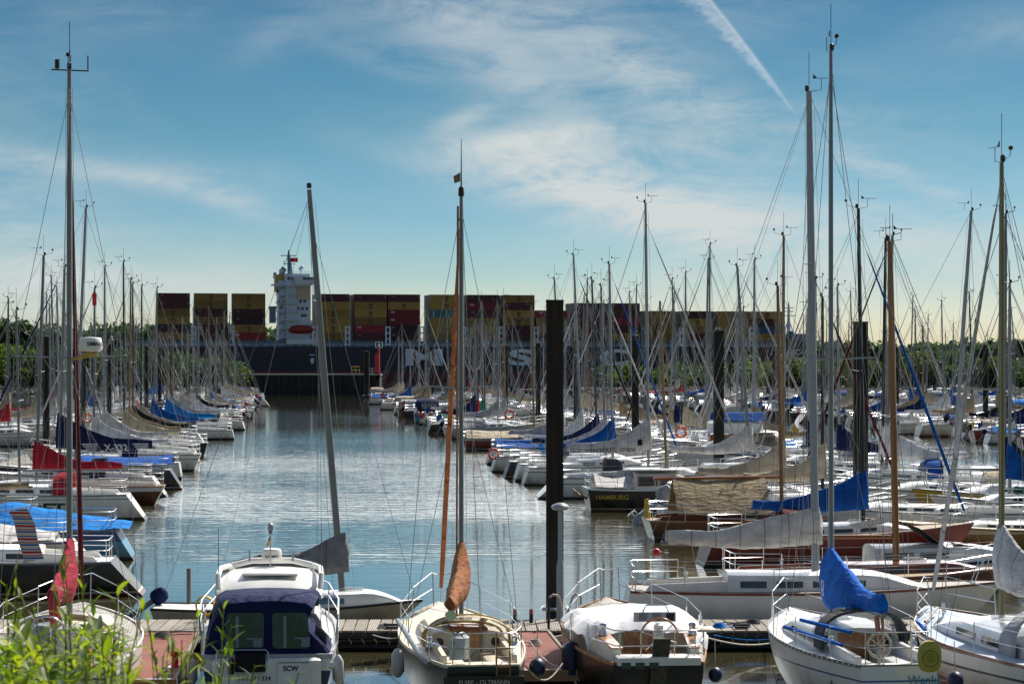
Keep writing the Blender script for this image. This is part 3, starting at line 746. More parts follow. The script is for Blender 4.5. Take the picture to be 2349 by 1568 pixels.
# ------------------------------------------------------------------ leaves
def leaf_mat(name, col, scale, k=.4):
    m = mat(name, col, .6, var=.5, scale=scale, spec=.25); nt = m.node_tree
    b = [n for n in nt.nodes if n.type == 'BSDF_PRINCIPLED'][0]; out = [n for n in nt.nodes if n.type == 'OUTPUT_MATERIAL'][0]
    tr = nt.nodes.new('ShaderNodeBsdfTranslucent'); ms = nt.nodes.new('ShaderNodeMixShader'); ms.inputs[0].default_value = k
    src = b.inputs['Base Color'].links[0].from_socket; g = nt.nodes.new('ShaderNodeMix'); g.data_type = 'RGBA'; g.blend_type = 'MULTIPLY'; g.inputs[0].default_value = 1; g.inputs[7].default_value = (1.9, 1.8, .9, 1)
    nt.links.new(src, g.inputs[6]); nt.links.new(g.outputs[2], tr.inputs[0])
    nt.links.new(b.outputs[0], ms.inputs[1]); nt.links.new(tr.outputs[0], ms.inputs[2]); nt.links.new(ms.outputs[0], out.inputs[0])
    return m
M['leaf'] = leaf_mat('bush_leaf', (.060, .105, .024), .35)
M['leafd'] = leaf_mat('dark_bush_leaf', (.032, .070, .022), .4)
M['woodleaf'] = leaf_mat('far_wood_leaf', (.034, .072, .040), .06)
M['bark'] = mat('bark', (.08, .06, .045), .9, var=.3)
def leaf_cloud(mb, rg, c, r, n, s, sh=.45):
    for _ in range(n):
        while True:
            p = Vector((rg.uniform(-1, 1), rg.uniform(-1, 1), rg.uniform(-1, 1)))
            if sh < p.length < 1: break
        q = Vector((c[0] + p.x * r[0], c[1] + p.y * r[1], c[2] + p.z * r[2]))
        a = Vector((rg.gauss(0, 1), rg.gauss(0, 1), rg.gauss(0, .6))).normalized(); b = a.cross(Vector((rg.gauss(0, 1), rg.gauss(0, 1), rg.gauss(0, 1)))).normalized()
        k = s * rg.uniform(.6, 1.4)
        mb.add([q - a * k, q + b * k * .5, q + a * k, q - b * k * .5], [(0, 1, 2, 3)])
def bush_proto(seed, w, h, m, clumps=13):
    rg = random.Random(seed)
    mb = MB()
    for i in range(clumps):
        a = rg.uniform(0, 2 * PI); q = rg.random() ** .6
        x, y = math.cos(a) * q * w * .36, math.sin(a) * q * w * .36
        z = h * rg.uniform(.22, .82) * (1 - .35 * q)
        rr = h * rg.uniform(.16, .27)
        leaf_cloud(mb, rg, (x, y, z), (rr * 1.25, rr * 1.25, rr), 190, .26)
    tr = MB()
    for i in range(4):
        a = rg.uniform(0, 2 * PI); tr.tube([(0, 0, -.6), (math.cos(a) * .4, math.sin(a) * .4, h * .3), (math.cos(a) * w * .2, math.sin(a) * w * .2, h * .62)], [.16, .1, .04], 5)
    return mb, tr

# ------------------------------------------------------------------ banks at the harbour mouth
M['rock'] = mat('armour_rock', (.17, .16, .145), .9, var=.5, scale=.7, bump=.5)
M['quay'] = mat('dark_quay_wall', (.022, .023, .024), .85, var=.5, scale=.5, stretch=(2, 2, .25))
M['quaytop'] = mat('quay_concrete', (.20, .21, .21), .85, var=.2, scale=.6)
def pile_mat():
    m, nt, b = _base('weathered_steel_pile'); L = nt.links.new
    tc = nt.nodes.new('ShaderNodeTexCoord'); sp = nt.nodes.new('ShaderNodeSeparateXYZ'); L(tc.outputs['Object'], sp.inputs[0])
    mp = nt.nodes.new('ShaderNodeMapping'); mp.inputs['Scale'].default_value = (5, 5, .35); no = nt.nodes.new('ShaderNodeTexNoise'); no.inputs['Scale'].default_value = 1.3; no.inputs['Detail'].default_value = 6; L(tc.outputs['Object'], mp.inputs[0]); L(mp.outputs[0], no.inputs['Vector'])
    cr = nt.nodes.new('ShaderNodeValToRGB'); L(no.outputs['Fac'], cr.inputs[0]); e = cr.color_ramp.elements
    e[0].position = .42; e[0].color = (.0045, .004, .0038, 1); e[1].position = .72; e[1].color = (.017, .0085, .005, 1)
    ad = nt.nodes.new('ShaderNodeMath'); ad.operation = 'MULTIPLY_ADD'; ad.inputs[1].default_value = .9; L(no.outputs['Fac'], ad.inputs[0]); L(sp.outputs[2], ad.inputs[2])
    mr = nt.nodes.new('ShaderNodeMapRange'); mr.inputs[1].default_value = 3.1; mr.inputs[2].default_value = 2.6; L(ad.outputs[0], mr.inputs[0])
    mx = nt.nodes.new('ShaderNodeMix'); mx.data_type = 'RGBA'; L(mr.outputs[0], mx.inputs[0]); L(cr.outputs[0], mx.inputs[6]); mx.inputs[7].default_value = (.020, .019, .016, 1)
    L(mx.outputs[2], b.inputs['Base Color']); b.inputs['Roughness'].default_value = .8
    bp = nt.nodes.new('ShaderNodeBump'); bp.inputs['Strength'].default_value = .5; bp.inputs['Distance'].default_value = .03; L(no.outputs['Fac'], bp.inputs['Height']); L(bp.outputs[0], b.inputs['Normal'])
    return m
M['pile'] = pile_mat()
def bank_strip(name, xa, xb, y0, y1, top):
    mb = MB(); rings = []; n = 40; rg = random.Random(int(xa))
    for i in range(n + 1):
        x = xa + (xb - xa) * i / n
        j = rg.uniform(-.35, .35)
        rings.append([(x, y0 - 2 + j, -1.15), (x, y0 + 3 + j, top * .6), (x, y0 + 7, top + j * .6), (x, y1 - 7, top), (x, y1, -1.15)])
    mb.loft(rings)
    return tag(mb.build(name, M['mud'], smooth=30), kind='structure')
bank_strip('breakwater_bank', -200, PX(590, 520), 498, 540, 1.6)
bank_strip('breakwater_bank', PX(1330, 500), 240, 486, 530, 1.6)
def rocks(xa, xb, y0, n, seed):
    rg = random.Random(seed); mb = MB()
    for _ in range(n):
        x = rg.uniform(xa, xb); k = rg.random(); s = rg.uniform(.3, .8)
        mb.box((x, y0 - 1.5 + k * 7, -.2 + k * 2.0), (s * 1.4, s, s * .9), rg.uniform(0, 3), .75, rg.uniform(-.4, .4), rg.uniform(-.4, .4))
    return tag(mb.build('armour_rocks', M['rock'], smooth=0), 'loose grey rocks along the foot of the ' + ('left' if xa < -100 else 'right') + ' green breakwater', 'rocks', kind='stuff')
rocks(-150, PX(590, 500), 498, 900, 3); rocks(PX(1330, 480), 170, 486, 1500, 4)

BUSHES = [bush_proto(s, w, h, None) for s, w, h in ((1, 8, 6), (2, 9, 7), (3, 7, 6.5), (4, 8, 5.4), (5, 7.5, 7.5))]
bush_roots = []
for k, (a, t) in enumerate(BUSHES):
    r = thing('bush', 'bush', 'bush', (0, 0, 0), 0, 'bushes on the breakwater')
    a.build('foliage', M['leaf'] if k % 2 else M['leafd'], r, smooth=0); t.build('trunk', M['bark'], r)
    bush_roots.append(r)
used = set()
def bush(k, x, y, z, rz, s, label):
    o = bush_roots[k] if k not in used else copy_tree(bush_roots[k])
    used.add(k); o.location = (x, y, z); o.rotation_euler = (0, 0, rz); o.scale = (s * rnd.uniform(.9, 1.25), s * rnd.uniform(.9, 1.2), s)
    o['label'] = label
rg = random.Random(21)
# left clump (tall) and right hedge
BUSH_L = []
for i in range(17):
    u = -60 + i * 37 + rg.uniform(-12, 12); d = 508 + rg.uniform(-3, 14)
    top = 775 + rg.uniform(-16, 22) if u < 330 else 800 + rg.uniform(-10, 15)
    BUSH_L.append((u, d, top))
BUSH_R = []
for i in range(31):
    u = 1400 + i * 33 + rg.uniform(-11, 11); d = 495 + rg.uniform(-3, 16)
    top = 824 + rg.uniform(-8, 10)
    if u > 1680: top = 810 + rg.uniform(-12, 10)
    if 2120 < u < 2230: top = 790
    BUSH_R.append((u, d, top))
HT = [6, 7, 6.5, 5.4, 7.5]
def ordinal(i): return ['first', 'second', 'third', 'fourth', 'fifth', 'sixth', 'seventh', 'eighth', 'ninth', 'tenth', 'eleventh', 'twelfth', 'thirteenth', 'fourteenth', 'fifteenth', 'sixteenth', 'seventeenth', 'eighteenth', 'nineteenth', 'twentieth', 'twenty-first', 'twenty-second', 'twenty-third', 'twenty-fourth', 'twenty-fifth', 'twenty-sixth', 'twenty-seventh', 'twenty-eighth', 'twenty-ninth', 'thirtieth', 'thirty-first'][i] if i < 31 else '%dth' % (i + 1)
for side, lst, where in (('l', BUSH_L, 'left breakwater behind the masts'), ('r', BUSH_R, 'right breakwater below the ship')):
    for i, (u, d, top) in enumerate(sorted(lst)):
        k = rg.randrange(5); h = PZ(top, d) - 1.2
        tall = 'tall rounded' if h > 8.5 else ('low spreading' if h < 5.8 else 'medium height')
        shade = 'leafy green' if k % 2 else 'dark green'
        bush(k, PX(u, d), d + 4, 1.2, rg.uniform(0, 6), h / HT[k] * 1.08, f'{shade} {tall} bush, {ordinal(i)} from the left on the {where}')

# ------------------------------------------------------------------ far woods across the river
def far_wood(name, xa, xb, y0, depth, hmin, hmax, n, s, label, seed, prof=None):
    rg = random.Random(seed); mb = MB()
    M_ = M['woodleaf']
    trees = int((xb - xa) / 3.2)
    for i in range(trees):
        x = xa + (xb - xa) * i / trees + rg.uniform(-3, 3); y = y0 + rg.uniform(0, depth)
        h = rg.uniform(hmin, hmax) * (prof((i / trees)) if prof else 1)
        for _ in range(n):
            rr = rg.uniform(2.6, 4.8)
            leaf_cloud(mb, rg, (x + rg.uniform(-3, 3), y + rg.uniform(-3, 3), h * rg.uniform(.06, .86) + rr * .10), (rr * 1.2, rr * 1.2, rr), 26, s)
    return tag(mb.build(name, M_, smooth=0), label, 'wood', kind='stuff')
sheet('far_bank', (-1500, 400), (1085, 2500), .7, M['grass'])
sheet('far_bank', (-100, 2500), (1500, 3500), .9, M['grass'])
far_wood('woodland', PX(-120, 1110), PX(790, 1110), 1095, 45, 22, 28.0, 22, 1.5, 'bright green wood on the far bank behind the ship, left part', 5)
far_wood('woodland', PX(1640, 1560), PX(2420, 1560), 1540, 70, 18, 22.0, 22, 1.9, 'distant dark wood along the horizon at the right', 6)

# ------------------------------------------------------------------ quay at the harbour mouth
qd = 517
def quay(label, u0, u1, d, top_v, depth=7, posts=True):
    t = thing('quay_wall', label, 'quay wall', (PX((u0 + u1) / 2, d), d, 0))
    w = (u1 - u0) / F * d; zt = PZ(top_v, d)
    mb = MB(); step = 1.4; n = int(w / step)
    prof = []
    for i in range(n):
        x = -w / 2 + w * i / n
        prof += [(x, 0), (x + step * .35, 0), (x + step * .5, .35), (x + step * .85, .35)]
    prof += [(w / 2, 0), (w / 2, depth), (-w / 2, depth)]
    mb.prism(prof, -1.1, zt - .35, 'Z'); mb.build('sheet_pile_wall', M['quay'], t, smooth=0)
    mb = MB(); mb.box((0, depth / 2 - .15, zt - .17), (w + .3, depth + .5, .34)); mb.build('coping', M['quaytop'], t)
    return t, zt, w
t, zt, w = quay('long dark sheet pile quay wall at the harbour entrance', 480, 871, qd, 857)
def railing(parent, xa, xb, y, z, m, n=3, h=1.0):
    mb = MB()
    for i in range(n + 1): x = xa + (xb - xa) * i / n; mb.tube([(x, y, z), (x, y, z + h)], .05, 5)
    for k in (.5, 1): mb.tube([(xa, y, z + h * k), (xb, y, z + h * k)], .05, 5)
    mb.build('railing', m, parent)
x0q = PX((480 + 871) / 2, qd)
railing(t, PX(806, qd) - x0q, PX(824, qd) - x0q, .5, zt, M['yellow'], 2, 1.5)
railing(t, PX(846, qd) - x0q, PX(860, qd) - x0q, .5, zt, M['steel'], 2, 1.1)
mb = MB(); mb.box((w / 2 - .6, .8, zt + 1.6), (.9, .9, 5.2)); mb.build('red_dolphin_post', M['redplas'], t)
# beacon on the quay head
b = thing('harbour_beacon', 'red harbour beacon with lantern cage on the end of the quay', 'beacon', (PX(868, qd), qd + 1.2, zt))
mb = MB(); mb.tube([(0, 0, 0), (0, 0, 5.4)], [.28, .2], 8); mb.build('pole', M['redplas'], b)
mb = MB(); mb.tube([(-.7, 0, 5.4), (.7, 0, 5.4)], .07, 5)
for q in (-.7, 0, .7): mb.tube([(q, 0, 5.4), (q, 0, 6.6)], .05, 5)
mb.tube([(-.7, 0, 6.6), (.7, 0, 6.6)], .06, 5); mb.build('cage', M['steel'], b)
mb = MB(); mb.lathe([(.22, 0), (.26, .3), (.1, .5)], (0, 0, 5.5), 8); mb.build('lantern', M['aluw'], b)
t2, zt2, w2 = quay('dark jetty wall with white posts on the right of the harbour entrance', 1090, 1345, 490, 893)
x2 = PX((1090 + 1345) / 2, 490)
for i in range(9):
    x = PX(1180 + i * 10.5, 490) - x2
    mb = MB(); mb.box((x, -.18, zt2 - 1.0), (.28, .3, 2.2)); mb.build('fender_post', M['gel'], t2)

# ------------------------------------------------------------------ piles
def pile(x, d, ztop, r, label, square=False, group='steel mooring piles along the pontoons'):
    t = thing('mooring_pile', label, 'pile', (x, d, 0), rnd.uniform(-.3, .3) if not square else 0, group)
    mb = MB()
    if square:
        b = r; c = r * .22
        mb.prism([(-b, -b + c), (-b + c, -b), (b - c, -b), (b, -b + c), (b, b - c), (b - c, b), (-b + c, b), (-b, b - c)], -1.1, ztop, 'Z')
        for sx in (-.34, .34): mb.box((sx * r * 2, -r - .012, ztop / 2 + .3), (.05, .03, ztop - .8))
    else:
        mb.tube([(0, 0, -1.1), (0, 0, ztop)], r, 14)
    mb.build('shaft', M['pile'], t)
    mb = MB(); (mb.box((0, 0, ztop + .02), (r * 2.05, r * 2.05, .05)) if square else mb.lathe([(r * 1.02, 0), (r * 1.02, .05), (r * .3, .09)], (0, 0, ztop), 14)); mb.build('cap', M['pile'], t)
    mb = MB(); mb.torus((0, 0, .62), r + .10, .05, 'Z', 14, 6); mb.build('pile_ring', M['steel'], t)
    return t
def line_d(u, a): return a / ((u - 1174) / F + SK)
PILES = []
for i, u in enumerate((1973, 1648, 1457, 1322, 1234, 1160, 1109, 1060, 1027, 993, 951)):
    d = line_d(u, 21.7); pile(PX(u, d), d, PZ({1973: 740, 1648: 760, 1457: 771, 1322: 781, 1234: 787, 1160: 792, 1109: 795, 1060: 799, 1027: 800, 993: 802, 951: 806}[u], d), .27 if i < 2 else .24,
         f'dark steel pile in the pontoon line right of the channel, {ordinal(i)} from the front', i < 2)
for i, u in enumerate((106, 191, 250, 336, 366, 393)):
    d = 16.8 / ((1174 - u) / F - .086); pile(PX(u, d), d, PZ({106: 773, 191: 781, 250: 790, 336: 795, 366: 797, 393: 800}[u], d), .24, f'dark steel pile in the pontoon line left of the channel, {ordinal(i)} from the left')
for i, u in enumerate((2260, 2056, 1775, 1673, 1592)):
    d = line_d(u, 65); pile(PX(u, d), d, PZ({2260: 791, 2056: 797, 1775: 804, 1673: 805, 1592: 810}[u], d), .26, f'dark pile in the second pontoon line at the right, {ordinal(i)} from the right')
for i, u in enumerate((2143, 2258)):
    d = line_d(u, 105); pile(PX(u, d), d, PZ(809, d), .28, f'far dark pile before the right hand bushes, the {"left" if i == 0 else "right"} one')
d = 464; pile(PX(840.5, d), d, PZ(805.6, d), .52, 'thick lone pile in the water in front of the quay end', group='entrance pile')
# the big one with the lamp by the main pontoon
pile(PX(1272, 59.3), 59.3, PZ(692, 59.3), .205, 'thick dark rust streaked pile rising behind the near pontoon', True)
# ------------------------------------------------------------------ container ship passing on the river
YAW = math.radians(12)
def ship_D(u): return 951.6 / (1 - math.tan(YAW) * (u - 1174) / F)
SX, SY = PX(360, ship_D(360)), ship_D(360)
def SS(u):
    d = ship_D(u); return (PX(u, d) - SX) * math.cos(YAW) + (d - SY) * math.sin(YAW)
def SZ(v, u): return PZ(v, ship_D(u))
M['shiphull'] = bands('ship_hull', [(-1, (.12, .012, .02)), (2.9, (.12, .012, .02))], .5, .15, 0)
def ship_bands():
    m, nt, b = _base('ship_hull_paint'); L = nt.links.new
    tc = nt.nodes.new('ShaderNodeTexCoord'); sp = nt.nodes.new('ShaderNodeSeparateXYZ'); L(tc.outputs['Object'], sp.inputs[0])
    mr = nt.nodes.new('ShaderNodeMapRange'); mr.inputs[1].default_value = 0; mr.inputs[2].default_value = 20; L(sp.outputs[2], mr.inputs[0])
    cr = nt.nodes.new('ShaderNodeValToRGB'); cr.color_ramp.interpolation = 'CONSTANT'; L(mr.outputs[0], cr.inputs[0])
    e = cr.color_ramp.elements; e[0].position = 0; e[0].color = (.075, .012, .02, 1); e[1].position = 3.8 / 20; e[1].color = (.007, .013, .030, 1)
    c, _ = _varied(nt, cr.outputs[0], .25, .05, (1, 1, .2)); L(c, b.inputs['Base Color']); b.inputs['Roughness'].default_value = .55
    return m
M['shiphull'] = ship_bands()
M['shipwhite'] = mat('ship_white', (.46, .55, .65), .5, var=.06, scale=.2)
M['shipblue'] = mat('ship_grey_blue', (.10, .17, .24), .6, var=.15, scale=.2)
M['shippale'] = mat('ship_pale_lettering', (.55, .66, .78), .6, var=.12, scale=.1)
M['funnel'] = mat('funnel_tan', (.40, .26, .06), .5)
M['shipwin'] = mat('ship_window', (.015, .02, .03), .15)
ship = thing('container_ship', 'huge dark blue hulled container ship with white tower passing behind the marina', 'container ship', (SX, SY, 0), YAW)
DECKZ, BASEZ, BEAM = 12.9, 15.4, 32.0
s0, s1 = SS(290), SS(1893)
# hull: parallel body, raked bow at the right, square stern hidden at the left
mb = MB(); rings = []
ns = 40
for i in range(ns + 1):
    k = i / ns; s = s0 + (s1 - 14 - s0) * k
    q = max(0, (k - .72) / .28)
    deck = DECKZ + 5.2 * max(0, (k - .80) / .2) ** 1.2 if k > .8 else DECKZ
    ring = []
    for j in range(9):
        h = j / 8; z = -1.0 + (deck + 1.0) * h
        hb = BEAM / 2 * (1 - q ** (1.9 + 2.4 * h)) * (1 if h > 0 else .98)
        hb = max(.15, hb)
        xx = s + 14 * h * q ** 2
        ring.append((xx, hb, z))
    rings.append([(p[0], BEAM / 2 - p[1], p[2]) for p in ring] + [(p[0], BEAM / 2 + p[1], p[2]) for p in reversed(ring)])
mb.loft(rings); mb.build('hull', M['shiphull'], ship, smooth=30)
# grey-blue hatch coamings with pillars and rails
mb = MB(); sb = SS(1800)
mb.box(((s0 + sb) / 2, BEAM / 2, (DECKZ + BASEZ) / 2 - .03), (sb - s0, BEAM - 3.4, BASEZ - DECKZ - .06)); mb.build('hatch_coaming', M['shipblue'], ship)
mb = MB(); n = int((sb - s0) / 3.2)
for i in range(n): mb.box((s0 + i * 3.2, .35, DECKZ + .6), (.12, .12, 1.2))
for k in (.6, 1.15): mb.box(((s0 + sb) / 2, .35, DECKZ + k), (sb - s0, .07, .07))
mb.build('deck_railing', M['shippale'], ship)
for u in (442, 528, 720, 795, 888, 966, 1062, 1148, 1228, 1300, 1392, 1474, 1562, 1645, 1722):
    x = SS(u) + .4; mb = MB()
    mb.box((x - .75, .9, BASEZ + 1.6), (.5, .8, 7.4)); mb.box((x + .75, .9, BASEZ + 1.6), (.5, .8, 7.4)); 
    for k in range(4): mb.box((x, .95, BASEZ - 1.6 + k * 2.2), (1.4, .6, .5))
    mb.build('lashing_bridge', M['shippale'] if u not in (1392, 1474) else M['shipblue'], ship)
# giant hull letters, flat on the side
for ch, ua, ub in (('M', 930, 1015), ('S', 1167, 1223), ('C', 1374, 1441)):
    vs, fs = text_geo(ch, 1.0, .035)
    xs_ = [p[0] for p in vs]; ys_ = [p[1] for p in vs]
    xa, xb, za, zb = SS(ua), SS(ub), SZ(838, ua), SZ(800, ua)
    fx = lambda x: xa + (x - min(xs_)) / (max(xs_) - min(xs_)) * (xb - xa); fz = lambda y: za + (y - min(ys_)) / (max(ys_) - min(ys_)) * (zb - za)
    MB().add([(fx(x), -.05, fz(y)) for x, y, z in vs], fs).build('hull_lettering', M['shippale'], ship, smooth=0)
x = SS(716); mb = MB(); mb.prism([(x - .5, 6.6), (x + .5, 6.6), (x + .5, 7.8), (x + 1.0, 7.8), (x, 9.0), (x - 1.0, 7.8), (x - .5, 7.8)], -.06, -.03); mb.box((x, -.045, 9.9), (2, .03, .35)); mb.build('tug_mark', M['shippale'], ship, smooth=0)
# deckhouse
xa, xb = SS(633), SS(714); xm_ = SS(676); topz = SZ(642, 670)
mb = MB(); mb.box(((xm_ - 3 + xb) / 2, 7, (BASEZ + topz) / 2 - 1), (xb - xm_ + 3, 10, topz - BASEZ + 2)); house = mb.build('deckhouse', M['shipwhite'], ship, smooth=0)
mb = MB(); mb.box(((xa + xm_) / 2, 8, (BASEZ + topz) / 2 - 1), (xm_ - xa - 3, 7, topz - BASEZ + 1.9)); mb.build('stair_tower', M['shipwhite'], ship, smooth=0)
nfl = 7
for i in range(nfl):
    z = BASEZ + 1.2 + i * (topz - BASEZ - 3.5) / (nfl - 1) if i else BASEZ + .9
    w_ = (SS(688) - xa) * (1.0 if i < 5 else .92)
    mb = MB(); mb.box((xa + w_ / 2, 1.6, z), (w_, 2.6, .28)); mb.box((xa + w_ / 2, .38, z + 1.05), (w_, .06, .09)); mb.box((xa + w_ / 2, .38, z + .6), (w_, .05, .06))
    for k in range(8): mb.box((xa + .1 + (w_ - .2) * k / 7, .38, z + .55), (.07, .07, 1.1))
    mb.build('balcony', M['shipwhite'], ship, smooth=0)
    if i < nfl - 1:
        mb = MB(); dz = (topz - BASEZ) / nfl; xk = xa + w_ * .35
        mb.loft([[(xk - 1.6, .8, z + .2), (xk - 1.6, 1.3, z + .2), (xk - 1.6, 1.3, z + .45), (xk - 1.6, .8, z + .45)], [(xk + 2.2, .8, z + dz), (xk + 2.2, 1.3, z + dz), (xk + 2.2, 1.3, z + dz + .25), (xk + 2.2, .8, z + dz + .25)]]); mb.build('stairway', M['shippale'], ship, smooth=0)
def ship_window(u, v, w=.7, h=.8, y=1.96):
    x = SS(u); mb = MB(); mb.box((x, y, SZ(v, u)), (w, .08, h)); mb.build('window', M['shipwin'], house, smooth=0)
for u, v in ((690, 690), (700, 690), (686, 707), (695, 707), (705, 707), (683, 666), (690, 691), (640, 668), (664, 663), (643, 692), (652, 692), (650, 707), (664, 707), (695, 723), (702, 723), (668, 758), (661, 768), (664, 685)):
    ship_window(u, v, 1.0 if u > 672 else 1.2, 1.1, 1.96 if u > 668 else 4.42)
mb = MB(); mb.box((SS(697), 1.9, SZ(668, 697)), (5.2, .2, 6.2)); mb.build('tan_panel', mat('ship_tan_panel', (.42, .36, .26), .6), ship, smooth=0)
# bridge deck with window band and wing
zb = SZ(652, 675)
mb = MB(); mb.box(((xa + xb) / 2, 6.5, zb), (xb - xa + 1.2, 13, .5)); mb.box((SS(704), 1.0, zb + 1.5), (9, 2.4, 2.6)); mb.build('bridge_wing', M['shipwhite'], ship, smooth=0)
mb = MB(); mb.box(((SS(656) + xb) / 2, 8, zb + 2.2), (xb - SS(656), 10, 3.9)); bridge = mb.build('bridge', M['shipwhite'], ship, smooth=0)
for k in range(9):
    if k in (2, 5): continue
    mb = MB(); mb.box((SS(658) + 1.0 + k * 1.02, 2.97, zb + 2.3), (.8, .08, 1.2)); mb.build('window', M['shipwin'], bridge, smooth=0)
for k in range(3):
    mb = MB(); mb.box((SS(699) + k * 1.4 - .2, -.24, zb + 2.2), (1.1, .08, 1.0)); mb.build('window', M['shipwin'], bridge, smooth=0)
mb = MB(); z = topz + 2.2
for k in range(10): mb.box((SS(656) + k * (xb - SS(656)) / 9, 3.2, z + .5), (.08, .08, 1.0))
mb.box(((SS(656) + xb) / 2, 3.2, z + 1.0), (xb - SS(656), .08, .1)); mb.build('roof_railing', M['shipwhite'], ship, smooth=0)
lettering('name_lettering', 'MSC ALICANTE', 1.5, M['shiphull'], ship, plane_fn((SS(672), -.22 + .7, zb - .0), (1, 0, 0), (0, 0, 1)), .03)
mb = MB(); mb.box((SS(672), .62, zb - .05), (11.6, .2, 1.5)); mb.build('name_board', M['shipwhite'], ship, smooth=0)
# funnel, radar mast, domes
mb = MB(); fx = SS(640) + 1.6; mb.box((fx, 9, topz - 1.0), (4.4, 5, 6.5)); mb.build('funnel', M['funnel'], ship, smooth=0)
mb = MB(); mb.tube([(fx + .5, 10, topz + 1), (fx + .8, 10, topz + 3.6), (fx + 1.6, 10, topz + 4.8)], [1.2, 1.2, 1.1], 10); mb.tube([(fx - 1.8, 13, topz + 1), (fx - 1.6, 13, topz + 3.2)], .6, 8); mb.build('exhaust_pipe', M['shipblue'], ship)
lettering('funnel_lettering', 'm', 2.6, M['shiphull'], ship, plane_fn((fx, 6.4, topz - .6), (1, 0, 0), (0, 0, 1)), .05)
mx = SS(668); mb = MB()
mb.tube([(mx + .6, 8, topz + 2), (mx, 8, topz + 9.5), (mx, 8, topz + 11.6)], [1.1, .55, .18], 8); mb.box((mx + .2, 8, topz + 6.3), (4.2, 1.6, .25)); mb.box((mx, 8, topz + 9.4), (6.0, .4, .3)); mb.tube([(mx - 1.8, 8, topz + 6.2), (mx - 1.8, 8, topz + 7.6)], .15, 5)
mb.tube([(mx - 1, 8, topz + 8), (mx + 1.8, 8, topz + 8)], .15, 5); mb.build('radar_mast', M['shipblue'], ship)
for u, h in ((694, 2.0), (698, 2.7), (649, 1.4)):
    mb = MB(); mb.tube([(SS(u), 7, topz + 1.8), (SS(u), 7, topz + 2 + h)], .15, 5); mb.ball((SS(u), 7, topz + 2.3 + h), .75, 8, 6); mb.build('satellite_dome', M['shipwhite'], ship)
mb = MB(); mb.prism([(mx + .6, topz + 7), (mx + 3.4, topz + 7), (mx + 3.4, topz + 8.6), (mx + .6, topz + 8.6)], 7.6, 7.64); mb.build('flag', M['red' if 'red' in M else 'redplas'], ship)
# lifeboat
lx, lz = SS(691), SZ(755, 691)
mb = MB(); rings = []
for i in range(13):
    k = -1 + 2 * i / 12; a = (1 - abs(k) ** 3.2) ** .5 + .03
    rings.append([(lx + k * 5.0, 1.0 + 1.5 * a * math.cos(2 * PI * j / 12), lz + 1.55 * (a if math.sin(2 * PI * j / 12) < 0 else a * (1 if abs(k) < .75 else .7)) * math.sin(2 * PI * j / 12)) for j in range(12)])
mb.loft(rings); mb.build('lifeboat', mat('lifeboat_red', (.20, .012, .012), .5), ship)
mb = MB()
for sx in (-4, 4): mb.tube([(lx + sx, 2.0, lz - 3), (lx + sx, 2.0, lz + 2.5), (lx + sx, .6, lz + 3.0)], .18, 5)
mb.box((lx, 1.2, SZ(783, 691)), (11, 2.0, 2.0)); mb.build('davit', M['shipwhite'], ship)
mb = MB(); mb.tube([(SS(634), 1, SZ(778, 634)), (SS(622), .2, SZ(760, 622))], .25, 5); mb.tube([(SS(634), 1, SZ(778, 634)), (SS(634), 1, SZ(768, 634))], .3, 5); mb.build('provision_crane', M['shipwhite'], ship)
mb = MB(); mb.box((SS(627), 3, SZ(705, 627)), (2.6, 3.5, 1.0)); mb.box((SS(627), 3, SZ(722, 627)), (2.2, 3, 6)); mb.build('vent_platform', M['shipblue'], ship, smooth=0)
# bow: foremast, bulwark name
fm = SS(1838); zdk = DECKZ + 3.2
mb = MB(); mb.tube([(fm, 16, zdk), (fm, 16, SZ(700, 1838)), (fm, 16, SZ(690, 1838))], [.9, .45, .15], 8)
for v in (722, 712, 704): mb.box((fm, 16, SZ(v, 1838)), (6.0 if v == 722 else 4, 1, .3))
mb.tube([(fm - 3, 16, zdk), (fm, 16, SZ(730, 1838))], .25, 5); mb.tube([(fm + 3, 16, zdk), (fm, 16, SZ(730, 1838))], .25, 5); mb.build('foremast', M['shipwhite'], ship)
mb = MB(); mb.box((SS(1842), 14, zdk + 1.0), (16, 8, 2.6)); mb.lathe([(1.2, 0), (1.2, 1.2), (.3, 1.5)], (SS(1838), 13, zdk + 2.2), 10); mb.build('windlass_house', M['shipblue'], ship)
lettering('bow_lettering', 'MSC ALICANTE', 3.3, M['shippale'], ship, lambda x, y: (SS(1840) + x * 1.05, BEAM / 2 - 5.2 + (x + 10) * .62 - 6, SZ(808, 1840) + y), .01, .25)

